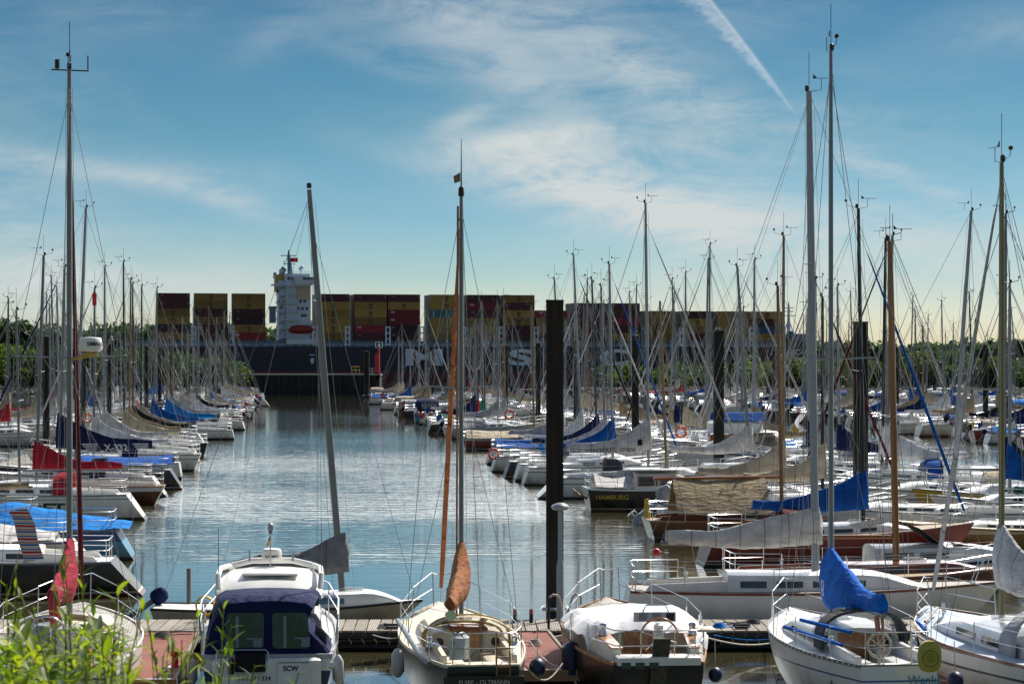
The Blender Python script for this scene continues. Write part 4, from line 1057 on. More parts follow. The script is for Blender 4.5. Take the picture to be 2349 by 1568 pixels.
# ------------------------------------------------------------------ containers: each one a thing
CC = {'t': ('tan', (.25, .165, .040)), 'm': ('maroon', (.058, .012, .020)), 'r': ('red', (.17, .010, .022)), 'd': ('dark plum', (.030, .009, .017)), 'b': ('blue', (.02, .06, .14)), 'c': ('teal', (.04, .22, .27))}
CM = {k: mat('container_' + v[0].replace(' ', '_'), v[1], .55, var=.14, scale=.5) for k, v in CC.items()}
CL, CW, CH = 12.19, 2.44, 2.88
M['ink'] = mat('dark_logo', (.05, .035, .015), .6); M['inkw'] = mat('white_logo', (.6, .6, .6), .6)
def container_mesh():
    mb = MB(); x, y, z = CL / 2, CW / 2, CH
    for sx in (-1, 1):
        for sy in (-1, 1): mb.box((sx * (x - .09), sy * (y - .09), z / 2), (.18, .18, z - .03))
    for zz in (.09, z - .09):
        for sy in (-1, 1): mb.box((0, sy * (y - .06), zz), (CL - .36, .12, .15))
        for sx in (-1, 1): mb.box((sx * (x - .06), 0, zz), (.12, CW - .36, .15))
    n = 42; prof = []
    for i in range(n):
        a = -x + .15 + (CL - .3) * i / n; st = (CL - .3) / n
        prof += [(a, -y + .03), (a + st * .35, -y + .03), (a + st * .5, -y + .09), (a + st * .85, -y + .09)]
    prof += [(x - .15, -y + .03), (x - .15, y - .05), (-x + .15, y - .05)]
    mb.prism(prof, .1, z - .06, 'Z')
    return mb
def vary(m):
    nt = m.node_tree; b = [n for n in nt.nodes if n.type == 'BSDF_PRINCIPLED'][0]; src = b.inputs['Base Color'].links[0].from_socket
    oi = nt.nodes.new('ShaderNodeObjectInfo'); mr = nt.nodes.new('ShaderNodeMapRange'); mr.inputs[3].default_value = .62; mr.inputs[4].default_value = 1.35; nt.links.new(oi.outputs['Random'], mr.inputs[0])
    sc = nt.nodes.new('ShaderNodeVectorMath'); sc.operation = 'SCALE'; nt.links.new(src, sc.inputs[0]); nt.links.new(mr.outputs[0], sc.inputs['Scale']); nt.links.new(sc.outputs[0], b.inputs['Base Color'])
for m_ in CM.values(): vary(m_)
cproto = {}
def container(k, sx, row, tier, label, grp, logo):
    if k not in cproto:
        t = thing('shipping_container', '', 'shipping container')
        mb = container_mesh(); mb.build('body', CM[k], t, smooth=0)
        if k == 't':
            va, fa = text_geo('m', 1.55, .05); vb, fb = text_geo('sc', 1.35, .05)
            mb = MB(); mb.add([(p[0] * 1.15, -CW / 2 - .01, p[1] + CH * .66) for p in va], fa); mb.add([(p[0] * 1.1, -CW / 2 - .01, p[1] + CH * .30) for p in vb], fb); mb.build('logo', M['ink'], t, smooth=0)
        if k == 'r':
            va, fa = text_geo('CAI', .95, .03); mb = MB(); mb.add([(p[0] - CL * .36, -CW / 2 - .01, p[1] + CH * .68) for p in va], fa); mb.build('logo', M['inkw'], t, smooth=0)
        if k in 'mdb':
            mb = MB(); mb.box((-CL * .34, -CW / 2 - .02, CH * .72), (1.0, .02, .4)); mb.box((CL * .44, -CW / 2 - .02, CH * .72), (.4, .02, .8)); mb.build('marking', mat('faint_marking', (.2, .17, .17), .6), t, smooth=0)
        if k == 'c':
            mb = MB()
            for j in range(8): mb.box((-CL * .42, -CW / 2 - .02, .35 + j * .28), (.5, .02, .16))
            mb.build('logo', M['inkw'], t, smooth=0)
        cproto[k] = t; o = t
    else: o = copy_tree(cproto[k])
    c, s_ = math.cos(YAW), math.sin(YAW); ly = .75 + CW / 2 + row * 2.5; lz = BASEZ + tier * (CH + .015)
    o.location = (SX + sx * c - ly * s_, SY + sx * s_ + ly * c, lz); o.rotation_euler = (0, 0, YAW)
    o['label'] = label; o['group'] = grp
STACKS = [(360, 'mmttdt'), (447, 'ttmtmm'), (534, 'ttmdtr'), (728, 'mttttt'), (814, 'mtttrm'), (891, 'mtrrdd'), (989, 'ttcttt'), (1073, 'mrmttt'), (1155, 'tmttmm'), (1231, 'rttm'), (1318, 'mmmmd'), (1398, 'mmrmt'), (1480, 'tttt'), (1566, 'mttm'), (1648, 'tttt'), (1726, 'tmbt')]
TN = {0: 'top', 1: 'second from top', 2: 'third from top', 3: 'fourth from top', 4: 'fifth from top', 5: 'lowest'}
for i, (u, cols) in enumerate(STACKS):
    where = f'{ordinal(i)} stack from the left' if i < 8 else f'{ordinal(len(STACKS) - 1 - i)} stack from the bow'
    if i in (2, 3): where = 'stack just left of the white tower' if i == 2 else 'stack just right of the white tower'
    n = len(cols)
    for j, k in enumerate(cols):
        lv = TN[j] if j < n - 1 else 'lowest'
        container(k, SS(u) + CL / 2, 0, n - 1 - j, f'{CC[k][0]} shipping container, {lv} in the {where}', f'containers on the ship', True)
    # the rows behind: only their end walls and tops show in the gaps
    mb = MB(); h = len(cols) * (CH + .015); x = SS(u) + CL / 2
    for r in range(2, 3 if i < 3 else 7):
        for j in range(len(cols)): mb.box((x, .75 + CW / 2 + (r - 1) * 2.5, BASEZ + (j + .5) * (CH + .015)), (CL, CW, CH - .03))
    o = mb.build('hidden_container_rows', CM['d'], ship, smooth=0); o['kind'] = 'stuff'
# ------------------------------------------------------------------ pontoons
def rand_boards(name, col, rough=.75, groove=70, axis=0, var=.35):
    if name in _m: return _m[name]
    m, nt, b = _base(name); L = nt.links.new
    g = nt.nodes.new('ShaderNodeNewGeometry')
    mr = nt.nodes.new('ShaderNodeMapRange'); mr.inputs[3].default_value = 1 - var; mr.inputs[4].default_value = 1 + var; L(g.outputs['Random Per Island'], mr.inputs[0])
    rgb = nt.nodes.new('ShaderNodeRGB'); rgb.outputs[0].default_value = (*col, 1)
    sc = nt.nodes.new('ShaderNodeVectorMath'); sc.operation = 'SCALE'; L(rgb.outputs[0], sc.inputs[0]); L(mr.outputs[0], sc.inputs['Scale'])
    c, no = _varied(nt, sc.outputs[0], .22, 2.0, (2, 2, 2))
    L(c, b.inputs['Base Color']); b.inputs['Roughness'].default_value = rough; b.inputs['Specular IOR Level'].default_value = .3
    tc = nt.nodes.new('ShaderNodeTexCoord'); sp = nt.nodes.new('ShaderNodeSeparateXYZ'); L(tc.outputs['Object'], sp.inputs[0])
    mu = nt.nodes.new('ShaderNodeMath'); mu.operation = 'MULTIPLY'; mu.inputs[1].default_value = groove * 2 * PI / 2; L(sp.outputs[axis], mu.inputs[0])
    si = nt.nodes.new('ShaderNodeMath'); si.operation = 'SINE'; L(mu.outputs[0], si.inputs[0])
    bp = nt.nodes.new('ShaderNodeBump'); bp.inputs['Strength'].default_value = .5; bp.inputs['Distance'].default_value = .01; L(si.outputs[0], bp.inputs['Height']); L(bp.outputs[0], b.inputs['Normal'])
    _m[name] = m; return m
M['boards'] = rand_boards('weathered_deck_boards', (.30, .26, .21), groove=40, axis=0, var=.18)
M['redboards'] = rand_boards('red_brown_deck_boards', (.27, .095, .07), groove=40, axis=1, var=.10)
M['float'] = mat('dark_pontoon_float', (.020, .020, .021), .8, var=.4, scale=1.5)
PZK = .45
YN, YF = 55.9, 58.35
pont = thing('main_pontoon', 'long grey planked pontoon crossing the water in front of the fairway', 'pontoon', (0, 0, 0))
mb = MB(); x = -17.0
while x < 19.5:
    w = .275
    sl = .06
    mb.loft([[(x, YN, PZK - .04), (x + w - .03, YN, PZK - .04), (x + w - .03, YN, PZK), (x, YN, PZK)], [(x - sl, YF, PZK - .04), (x + w - .03 - sl, YF, PZK - .04), (x + w - .03 - sl, YF, PZK), (x - sl, YF, PZK)]])
    x += w
mb.build('deck', M['boards'], pont, smooth=0)
mb = MB(); mb.box((1.2, YN + .09, PZK - .16), (36.6, .14, .2)); mb.box((1.2, YF - .09, PZK - .16), (36.6, .14, .2)); mb.box((1.2, (YN + YF) / 2, PZK - .075), (36.6, 2.1, .05)); mb.build('edge_beam', mat('old_edge_timber', (.09, .075, .06), .9, var=.3), pont, smooth=0)
mb = MB()
for i in range(13): mb.bbox((-15.6 + i * 2.85, YN + 1.22, .06), (2.75, 2.2, .52), .06)
mb.build('float', M['float'], pont)
mb = MB(); x = -16.5
while x < 19:
    pts = [(x + .05 * math.sin(a) + .03 * (1 - math.cos(a)), YN - .03 - .05 * math.sin(a), .30 - .17 * a / PI) for a in [PI * k / 6 for k in range(7)]]
    mb.tube(pts, .011, 4); x += .285
o = mb.build('fender_arcs', M['rope'], pont)  # row of small pale arcs along the rubber fender edge
mb = MB(); mb.tube([(-17, YN - .02, .30), (19, YN - .02, .30)], .05, 6); mb.tube([(-17, YN - .02, .10), (19, YN - .02, .10)], .06, 6); mb.build('rubber_fender_strip', M['rubber'], pont)
for u in (900, 1462, 1700, 2060, 560):
    mb = MB(); x = PX(u, 56.2); mb.box((x, 56.2, PZK + .04), (.3, .12, .05)); mb.tube([(x - .2, 56.2, PZK + .10), (x + .2, 56.2, PZK + .10)], .03, 6); mb.build('cleat', M['blackm'], pont)
mb = MB(); mb.box((PX(1838, 55.8), YN - .06, .16), (.36, .03, .30)); sg = mb.build('red_sign', M['redplas'], pont)
def finger(label, xa, xb, y0, brace_r, brace_l=0, endw=.3, sk=-.0):
    t = thing('finger_jetty', label, 'finger jetty', ((xa + xb) / 2, YN, 0), math.atan(SK) * 0.9, 'red brown finger jetties')
    w = xb - xa; L_ = YN - y0
    mb = MB(); n = int(L_ / .125)
    for i in range(n): mb.box((0, -.10 - i * .125, PZK - .05), (w, .115, .035))
    mb.build('deck', M['redboards'], t, smooth=0)
    mb = MB()
    for sx in (-1, 1): mb.box((sx * (w / 2 + .035), -L_ / 2 - .05, PZK - .08), (.06, L_, .16))
    for sx, b in ((1, brace_r), (-1, brace_l)):
        if b: mb.loft([[(sx * w / 2, -b * 1.6, PZK - .15), (sx * w / 2, -b * 1.6, PZK - .01), (sx * (w / 2 + .09), -b * 1.6, PZK - .01), (sx * (w / 2 + .09), -b * 1.6, PZK - .15)], [(sx * (w / 2 + b), -.02, PZK - .15), (sx * (w / 2 + b), -.02, PZK - .01), (sx * (w / 2 + b + .12), -.02, PZK - .01), (sx * (w / 2 + b + .12), -.02, PZK - .15)]])
    mb.build('side_frame', mat('pale_frame_timber', (.26, .22, .17), .8, var=.3), t, smooth=0)
    mb = MB(); mb.bbox((0, -L_ + .6, .08), (w * .9, 1.2, .5), .08); mb.bbox((0, -L_ * .45, .08), (w * .9, 1.4, .5), .08); mb.build('float', M['float'], t)
    mb = MB(); mb.box((0, -L_ - .02, PZK - .12), (w + .14, .22, .22)); mb.build('end_beam', M['varnish'], t, smooth=0)
    return t
finger('red brown finger jetty between the red covered yacht and the blue canopied motorboat', -8.45, -7.05, 47.4, 0, .0)
finger('red brown finger jetty between the green hulled yacht and the white tarped boat', -.28, .78, 48.9, .75, 0)
finger('narrow finger jetty under the guard rails of the two bottom right yachts', 7.35, 8.0, 47.2, 0, 0)
# lamp column on the pontoon
t = thing('dock_lamp', 'slim grey dock lamp with pale mushroom head in front of the thick pile', 'lamp', (PX(1284, 58.4), 58.2, PZK))
hl = PZ(1168, 58.2) - PZK
mb = MB(); mb.lathe([(.085, 0), (.085, 1.25), (.05, 1.42), (.05, hl)], (0, 0, 0), 12); mb.box((0, 0, .01), (.24, .24, .02)); mb.build('column', mat('galvanised_column', (.28, .31, .35), .45, .5), t)
mb = MB(); mb.lathe([(.06, -.02), (.17, .0), (.21, .06), (.19, .10), (.10, .15), (.02, .165)], (0, 0, hl), 16); hd = mb.build('lamp_head', M['aluw'], t)
mb = MB(); mb.lathe([(.10, -.03), (.14, -.02), (.14, 0)], (0, 0, hl), 14); mb.build('lens', M['clear'], hd)
# bent water pipe stand with hose
t = thing('water_stand', 'black bent standpipe with drooping hose on the pontoon beside the thick pile', 'standpipe', (PX(1258, 56.4), 56.3, PZK))
hz_ = PZ(1375, 56.3) - PZK; hw = PX(1332, 56.3) - PX(1258, 56.3)
mb = MB(); mb.tube([(0, 0, 0), (0, 0, hz_ - .05), (.03, 0, hz_ + .06)], .03, 8); mb.build('standpipe', M['blackm'], t)
mb = MB(); pts = [(.02, 0, hz_ + .06), (.10, 0, hz_ + .12), (.2, 0, hz_ + .10)]
for k in range(11):
    q = k / 10; pts.append((.22 + (hw - .4) * q, .05, hz_ + .08 - .42 * math.sin(PI * q) ** 1.3))
pts += [(hw - .1, .05, hz_ + .13), (hw, .05, hz_ + .08), (hw, .05, hz_ - .1)]
mb.tube(pts, .026, 8); mb.build('hose', mat('pale_hose', (.5, .44, .40), .6), t)
for k, (u, vt) in enumerate(((1061 + 120, 1395), (1218, 1395))):
    t = thing('mooring_post', f'small red tipped post on the pontoon left of the thick pile, {"left" if k == 0 else "right"} of two', 'post', (PX(u, 57.6), 57.6, PZK), 0, 'red tipped posts on the pontoon')
    h = PZ(vt, 57.6) - PZK
    mb = MB(); mb.lathe([(.045, 0), (.045, h * .6), (.045, h * .62)], (0, 0, 0), 10); mb.build('post', M['blackm'], t)
    mb = MB(); mb.lathe([(.047, h * .62), (.047, h - .04), (.03, h)], (0, 0, 0), 10); mb.build('red_cap', mat('faded_red_cap', (.45, .10, .06), .6), t)
# long walkway pontoons between the boat rows
def walkway(label, a, d0, d1, slope=SK, w=2.2, name='walkway_pontoon'):
    t = thing(name, label, 'pontoon')
    mb = MB(); n = int((d1 - d0) / .5)
    for i in range(n):
        y = d0 + (d1 - d0) * i / n; x = a - slope * y
        mb.loft([[(x - w / 2, y, .41), (x + w / 2, y, .41), (x + w / 2, y, .45), (x - w / 2, y, .45)], [(x - w / 2 - slope * .4, y + .44, .41), (x + w / 2 - slope * .4, y + .44, .41), (x + w / 2 - slope * .4, y + .44, .45), (x - w / 2 - slope * .4, y + .44, .45)]])
    mb.build('deck', M['boards'], t, smooth=0)
    mb = MB(); k = w / 2 - .1
    mb.loft([[(a - slope * d + s * k, d, z) for s, z in ((-1, -.15), (1, -.15), (1, .40), (-1, .40))] for d in (d0, d1)]); mb.build('float', M['float'], t, smooth=0)
    return t
walkway('long planked walkway between the boats right of the fairway', 21.7, 66, 450)
walkway('long planked walkway between the boats left of the fairway', -16.8, 60, 440, .086)
walkway('distant walkway of the second boat row at the right', 65, 190, 450)
walkway('farthest walkway of the third boat row at the right', 105, 300, 450)
# white supply pillars and lifebuoys along the walkways
def pillar(x, d, label):
    t = thing('supply_pillar', label, 'power pillar', (x, d, .45), 0, 'white supply pillars on the walkways')
    mb = MB(); mb.bbox((0, 0, .75), (.42, .36, 1.5), .03); mb.build('housing', M['gel'], t)
    mb = MB(); mb.box((0, -.19, .9), (.22, .02, .3)); mb.build('socket_panel', M['grey'], t)
    mb = MB(); mb.box((0, 0, 1.53), (.46, .4, .06)); mb.build('cap', M['lightgrey'], t)
def lifebuoy(x, y, z, label, r=.34, ax='Y', post=None):
    t = thing('lifebuoy', label, 'lifebuoy', (x, y, z), 0, 'lifebuoys around the harbour')
    mb = MB(); mb.torus((0, 0, 0), r, .075, ax, 22, 8); mb.build('ring', M['orange'], t)
    for k in range(4): mb = MB(); mb.torus((0, 0, 0), r, .08, ax, 4, 8, k * PI / 2, k * PI / 2 + .22); mb.build('reflective_band', M['gel'], t)
    return t
for u, v, d, lab in ((1772, 1060, 120, 'behind the thick pile at the right of the fairway'), (1308, 950, 190, 'among the masts right of the tall front pile'), (702 * .287, 975, 190, 'left of the red sleeved mast row'), (263, 957, 215, 'further along the left row'), (2058, 930, 215, 'near the orange wooden mast')):
    side = 21.7 - SK * d if u > 1174 else -16.8 - .086 * d
    pillar(PX(u, d), d, f'white power pillar on the walkway {lab}')
for u, v, d, lab in ((1562, 990, 150, 'hanging on a white post between masts right of the fairway'), (1168, 950, 185, 'on the left of the tall front pile'), (201, 958, 190, 'on a post among the left masts'), (310, 925, 230, 'farther back among the left masts'), (1132, 1040, 148, 'on the stern rail of the white yacht right of the fairway')):
    lifebuoy(PX(u, d), d, PZ(v, d), f'orange lifebuoy {lab}', .31 if 'stern' not in lab else .28)

def coil(x, d, label, m='rope', r=.16):
    t = thing('rope_coil', label, 'rope', (x, d, PZK), rnd.uniform(0, 3), 'rope coils on the pontoon'); mb = MB()
    mb.tube([(r * (1 - .5 * k / 60) * math.cos(k * .52), r * (1 - .5 * k / 60) * math.sin(k * .52), .02 + .02 * (k // 12)) for k in range(61)], .014, 5); mb.tube([(r, 0, .02), (r + .3, .1, .015), (r + .55, -.05, .015)], .014, 5); mb.build('coil', M[m], t)
coil(PX(880, 56.3), 56.4, 'pale rope coiled on the pontoon left of the green hulled yacht'); coil(PX(1650, 56.4), 56.5, 'blue rope coiled on the pontoon right of the tarpaulin boat', 'brightblue')
coil(PX(1728, 57.4), 57.4, 'dark rope coiled on the pontoon before the long white sloop', 'ropedark'); coil(PX(370, 54.5), 54.6, 'dark rope coiled on the left red jetty', 'ropedark', .2); coil(PX(1228, 53), 53.2, 'pale rope coiled on the right red jetty', 'rope', .15)
t = thing('jetty_bollard', 'small red bollard standing on the left red jetty', 'bollard', (PX(402, 49.5), 49.5, .40)); mb = MB(); mb.lathe([(.09, 0), (.09, .03), (.06, .06), (.06, .22), (.12, .25), (.11, .33), (.03, .35)], (0, 0, 0), 12); mb.build('bollard_head', M['redplas'], t)
mb = MB(); mb.box((0, 0, .01), (.3, .3, .02)); mb.build('base_plate', M['steel'], t)
t = thing('hose_reel', 'yellow hose looped over a low stand on the pontoon near the left jetty', 'hose', (PX(470, 57.9), 57.9, PZK)); mb = MB(); [mb.torus((0, .03 * k, .36), .20 + .01 * k, .018, 'Y', 22, 6) for k in range(3)]; mb.build('hose', M['yellow'], t); mb = MB(); mb.tube([(0, .03, 0), (0, .03, .5)], .03, 6); mb.build('stand', M['steel'], t)
# ------------------------------------------------------------------ motor boats (side-on)
def motorboat(name, label, loc, rz, group=None, cat='motor boat', **kw):
    p = dict(L=7.8, B=2.7, Fs=.85, Fb=1.25, hull='h_plain', cab='gel', canopy='navy', win='glass', house=(.30, .78, .9, .62), arch=True, motor=None, rails=True, wr=.01, flat=False)
    p.update(kw)
    L = p['L']; hu = Hull(L, p['B'], p['Fs'], p['Fb'], .86, -.15 if not p.get('rev') else p['rev'], 1.3, full=2.6)
    root = thing(name, label, cat, loc, rz, group)
    hu.mesh(14, 6).build('hull', M[p['hull']], root, smooth=50); hu.deck().build('deck', M['deckw'], root); hu.rail(.04, .08).build('rubbing_strake', M['lightgrey'] if p['hull'] != 'h_plain' else M['navy'], root)
    h0, h1, w, h = p['house']
    mb, ww = cabin_mesh(hu, h0 * L, h1 * L, w, h, front=.5); cab = mb.build('cabin', M[p['cab']], root)
    cabin_windows(ww, [(.06, .24), (.28, .46)], cab, zr=(.38, .72), m=M[p['win']])
    n = len(ww) - 1; i = int(n * .52); a, b = ww[i], ww[n - 2]
    mb = MB(); mb.loft([[(x + .02, y * k, z + hh * f + .03) for k in (-.8, -.3, .3, .8)] for (x, y, z, hh), f in ((a, 1.06), (b, .9))], caps=False, closed=False); mb.build('windscreen', M['glass'], cab)
    if p['canopy']:
        z = hu.zs(.5) ; xa, xb = hu.xs(1) + .15, h0 * L + .5
        def arch(x, ww_, hh): return [(x, ww_ * math.cos(q) , z + hh * max(0, math.sin(q)) ** .45) for q in [PI * j / 12 for j in range(13)]]
        b = hu.half(.1) - .12; top = h + (.62 if not p['flat'] else .4)
        mb = MB(); mb.loft([arch(xa, b * .95, top * .72), arch(xa + .25, b, top * .96), arch((xa + xb) / 2, b, top), arch(xb, b * .9, top * .93)], caps=False, closed=False); mb.jitter(.015, 2, L); co = mb.build('canopy', M[p['canopy']], root)
        for sd in (1, -1):
            mb = MB(); xw = xa + .55; mb.loft([[(x, sd * (b + .015 - .02 * k), z + top * f) for k, f in ((0, .30), (1, .66))] for x in (xw, xb - .25)], caps=False, closed=False); mb.build('canopy_window', M['clear'], co)
    if p['arch']:
        mb = MB(); x = h0 * L + .2; zt = hu.zs(x) + h + .55; y = w * .9
        mb.tube([(x - .5, y, hu.zs(x)), (x, y * .9, zt), (x, -y * .9, zt), (x - .5, -y, hu.zs(x))], .045, 6); mb.build('radar_arch', M['gel'], root)
        mb = MB(); mb.tube([(x, y * .5, zt), (x, y * .5, zt + 1.1)], .012, 4); mb.build('antenna', M['aluw'], root)
    if p['motor']: outboard(root, hu.xs(1) - .02, 0, hu.Fs - .05, M[p['motor']], 1.0)
    if p['rails']:
        r = .016; mb = MB()
        for sd in (1, -1):
            P = [(L * k, sd * (hu.ys(L * k) - .07), hu.zs(L * k)) for k in (.5, .65, .8, .92)] + [(L - .1, sd * .05, hu.Fb)]
            mb.tube([(q[0], q[1], q[2] + .5) for q in P], r, 5)
            for q in P[:-1]: mb.tube([q, (q[0], q[1], q[2] + .5)], r, 5)
        mb.build('bow_rail', M['steel'], root)
    return dict(hu=hu, root=root)

RZR = math.atan(SK)
def place(sgn, u, d, xm, rz=None):
    a = (RZR if rz is None else rz) + (0 if sgn > 0 else PI)
    return (PX(u, d) - xm * math.cos(a), d - xm * math.sin(a), 0), a
EXPL = []                                # (row, distance) slots already taken
def yb(row, sgn, u, d, ut, vt, label, L=9.5, xm=.57, rz=None, group=None, dd=None, **kw):
    loc, a = place(sgn, u, d, xm * L, rz)
    EXPL.append((row, loc[1] if dd is None else dd))
    Ht = PZ(vt, d) if vt else 0
    k = dict(L=L, xm=xm, H=Ht, rake=(u - ut) / F * d * sgn if vt else 0, wr=max(.005, d * .000062), blen=L * .40, spw=.8)
    k.update(kw)
    return yacht(kw.get('nm', 'sailing_yacht'), label, loc, a, group, **{q: w for q, w in k.items() if q != 'nm'})
def at_stern(sgn, u, d, rz=None): return place(sgn, u, d, 0, rz)

# ---- right of the fairway: sterns towards the channel
I = yb('A', 1, 1870, 60.6, 1855, 210, 'long white sloop alongside the pontoon under a slack beige boom cover', 9.3, .515, rz=0.0, hull='h_plain', rail='mahog', deck='teakgrey', cabin=(.28, .80, .82, .46), win=4, Fs=.98, Fb=1.12, mast='aluw', rm=.105, cover='pale', blen=3.75, bz=2.1, ch=.75, coverk=2.2, spr=(.64,), jib=None, rev=.25, wr=.006, mh=0, spw=.7, B=2.9)
mb = MB(); mb.ball((4.79 - 3.86, 0, I['bz'] - .22), .10, 10, 7); mb.build('red_buoy', M['redplas'], I['root'])
I3 = yb('A', 1, 785, 60.2, 709, 435, 'small low sloop with leaning mast and slate grey boom cover behind the motorboat', 6.45, .70, rz=0.0, hull='h_taupe', rail='blackm', cabin=(.50, .93, .62, .36), win=0, Fs=.58, Fb=.72, B=2.2, mast='alu', rm=.085, cover='grey', blen=2.9, bz=1.80, ch=.72, coverk=2.3, spr=(.72,), spw=.35, jib=None, rev=-.25, wr=.006, rails=False, mh=-1, fore=.9, cockpit=False)
mb = MB()
for sd in (1, -1): mb.loft([[(3.35, sd * .655, .68), (3.35, sd * .64, .90), (3.35, sd * .66, .90), (3.35, sd * .67, .68)], [(4.6, sd * .64, .70), (4.6, sd * .60, .82), (4.6, sd * .61, .82), (4.6, sd * .65, .70)]])
mb.build('blue_cabin_panel', mat('dusty_blue', (.05, .16, .26), .5), I3['cabin'])
outboard(I3['root'], -.1, 0, .62, M['navy'], .95, .8, M['grey'])
lettering('motor_lettering', 'YAMAHA', .07, M['gel'], I3['root'], plane_fn((-.28, -.20, .72), (.6, 0, -.6), (.6, 0, .6)), .01)
mb = MB(); mb.tube([(.75, .5, .55), (.75, .5, 1.45)], .05, 6); mb.build('bollard_post', mat('brown_post', (.12, .09, .07), .8), I3['root'])
mb = MB(); mb.lathe([(.06, 0), (.06, .12), (.02, .14)], I3['mp'](I3['root'] and PZ(432, 60.2)), 8); mb.build('masthead_light', M['blackm'], I3['mast'])
yb('A', 1, 2055, 65.5, 2040, 553, 'varnished mahogany sloop with orange wooden mast and bare dark hull', 7.6, .60, hull='h_mahog', deck='teak', rail='mahog', cab='mahog', cabin=(.35, .92, .62, .34), win=3, Fs=.95, Fb=1.05, mast='woodm', rm=.10, cover=None, jib=None, spr=(.45,), wr=.006, rev=-.5, blen=3.4, mh=0)
yb('A', 1, 1980, 80, 1968, 478, 'dark red sloop with black mast and long royal blue boom cover', 9.0, .60, hull='h_red', deck='teak', rail='mahog', cabin=(.33, .78, .85, .36), mast='blackm', cover='blue', blen=3.7, ch=1.1, coverk=3.0, jib='blue', fore=.93, hood='maroon', wr=.007, bz=1.75)
I = yb('A', 1, 1793, 92, 1783, 655, 'brown wooden cruiser with orange mast under a tan cockpit tent', 9.2, .55, hull='h_wood', deck='teak', rail='varnish', cab='mahog', cabin=(.36, .78, .8, .35), mast='woodm', rm=.08, cover=None, boom=False, jib=None, tent=None, Fs=.72, Fb=1.0, rev=-.3, wr=.008)
hu = I['hu']; tent(I['root'], hu, 4.4, 1.0, 2.25, M['tan'], .25, 'cockpit_tent', .05)
mb = MB(); mb.tube([(5.0, 0, 2.25), (.3, 0, 2.2)], .06, 8); mb.build('boom', M['varnish'], I['root'])
mb = MB(); mb.tube([(.12, .35, .75), (.10, .35, 1.45)], [.13, .10], 8); mb.jitter(.03, 5); mb.build('oilskin', M['yellow'], I['root'])
yb('A', 1, 1795, 102, 1797, 540, 'white sloop with tall ochre mast standing behind the brown wooden cruiser', 9.0, .57, hull='h_white', mast='ochrem', cover='beige', jib=None, wr=.008)
yb('A', 1, 1886, 97, 1886, 680, 'pale sloop with black mast and wine red rolled headsail', 8.0, .58, hull='h_cream', mast='blackm', cover='sand', jib='maroon', wr=.008)
I = yb('A', 1, 1530, 110, 1513, 690, 'black hulled cutter with white wheelhouse, gold lettering and ochre mast', 7.6, .48, hull='h_black', rail='gel', deck='deckw', cabin=None, mast='ochrem', rm=.07, boom=True, cover='lightgrey', blen=3.0, ch=.2, bz=1.55, jib=None, Fs=.98, Fb=1.35, rev=-.22, tw=.8, wr=.008, dip=.12, mh=None)
hu, r = I['hu'], I['root']
mb, ww = cabin_mesh(hu, 2.1, 4.4, .85, .75, front=.06, n=10); wh = mb.build('wheelhouse', M['gel'], r); cabin_windows(ww, [(.08, .42), (.50, .88)], wh, zr=(.30, .78), frame=M['wornwood'])
mb = MB(); mb.bbox((3.25, 0, hu.zs(3.2) + .84), (2.6, 1.9, .07), .03); mb.build('wheelhouse_roof', M['gel'], r)
tent(r, hu, 2.0, .35, hu.Fs + .62, M['pale'], .12, 'cockpit_cover', .05)
lettering('lettering', 'HAMBURG', .30, mat('gold_leaf', (.5, .36, .04), .4), r, lambda x, y: hu.on(1.05 + x, .62 + y, -1, .02), .012)
mb = MB(); mb.tube([(.15, 0, hu.Fs - .5), (-.25, 0, hu.Fs - .3), (-.55, 0, hu.Fs - .05)], .05, 6); mb.build('rudder_tiller', M['wornwood'], r)
I = yb('A', 1, 1487, 120, 1480, 465, 'white cruising yacht with scooped stern and lettered grey boom cover', 10.8, .53, hull='h_white', rev=1.3, Fs=1.0, Fb=1.3, mast='aluw', rm=.085, cover='pale', blen=4.1, bz=2.25, ch=1.35, coverk=3.0, jib='alub' if False else 'lightgrey', fore=.93, hood='darkgrey', spr=(.36, .66), wr=.009, cabin=(.36, .78, .95, .40), win=4)
z = I['bz'] + .02; xm_ = I['xm']
lettering('sail_lettering', 'SEGELWERKSTATT   STADE', .26, M['navy'], I['root'], lambda x, y: (xm_ - 2.25 + x, -.30, z - .02 + y + .03 * math.sin(x * 2)), .012, .12)
mb = MB(); mb.prism([(xm_ - .55, z + .22), (xm_ - .33, z + .22), (xm_ - .33, z + .5), (xm_ - .55, z + .5)], -.215, -.20); mb.build('cover_emblem', M['navy'], I['root'])
yb('A', 1, 1720, 127, 1690, 610, 'white yacht whose grey mast rakes aft beside the thick right pile', 10.5, .57, hull='h_white2', mast='alu', rm=.09, cover='pale', jib='lightgrey', wr=.009)
yb('A', 1, 1405, 133, 1397, 605, 'white yacht with blue pyramid cover and bright blue rolled headsail', 8.8, .56, hull='h_navy' if False else 'h_white', mast='aluw', rm=.085, cover='blue', jib='blue', fore=.97, blen=3.4, ch=1.5, coverk=4, wr=.009)
yb('A', 1, 1388, 137, 1378, 655, 'white yacht with light grey cover moored between a blue and a navy covered one', 9.0, .57, hull='h_plain', mast='alu', cover='lightgrey', jib='pale', blen=3.4, ch=1.5, wr=.009)
yb('A', 1, 1370, 141, 1357, 640, 'navy masted sloop with navy sail cover behind the tall front pile', 9.5, .57, hull='h_navy', mast='navym', cover='navy', jib=None, blen=3.8, ch=1.5, wr=.009, hood='navy')
I = yb('A', 1, 1334, 149, 1315, 585, 'white yacht with small white mast boot and black rolled headsail', 9.8, .565, hull='h_white2', mast='aluw', rm=.08, cover='white', ch=1.7, coverk=6, jib='black', fore=.94, blen=3.6, wr=.009, hood='brightblue', tent=None)
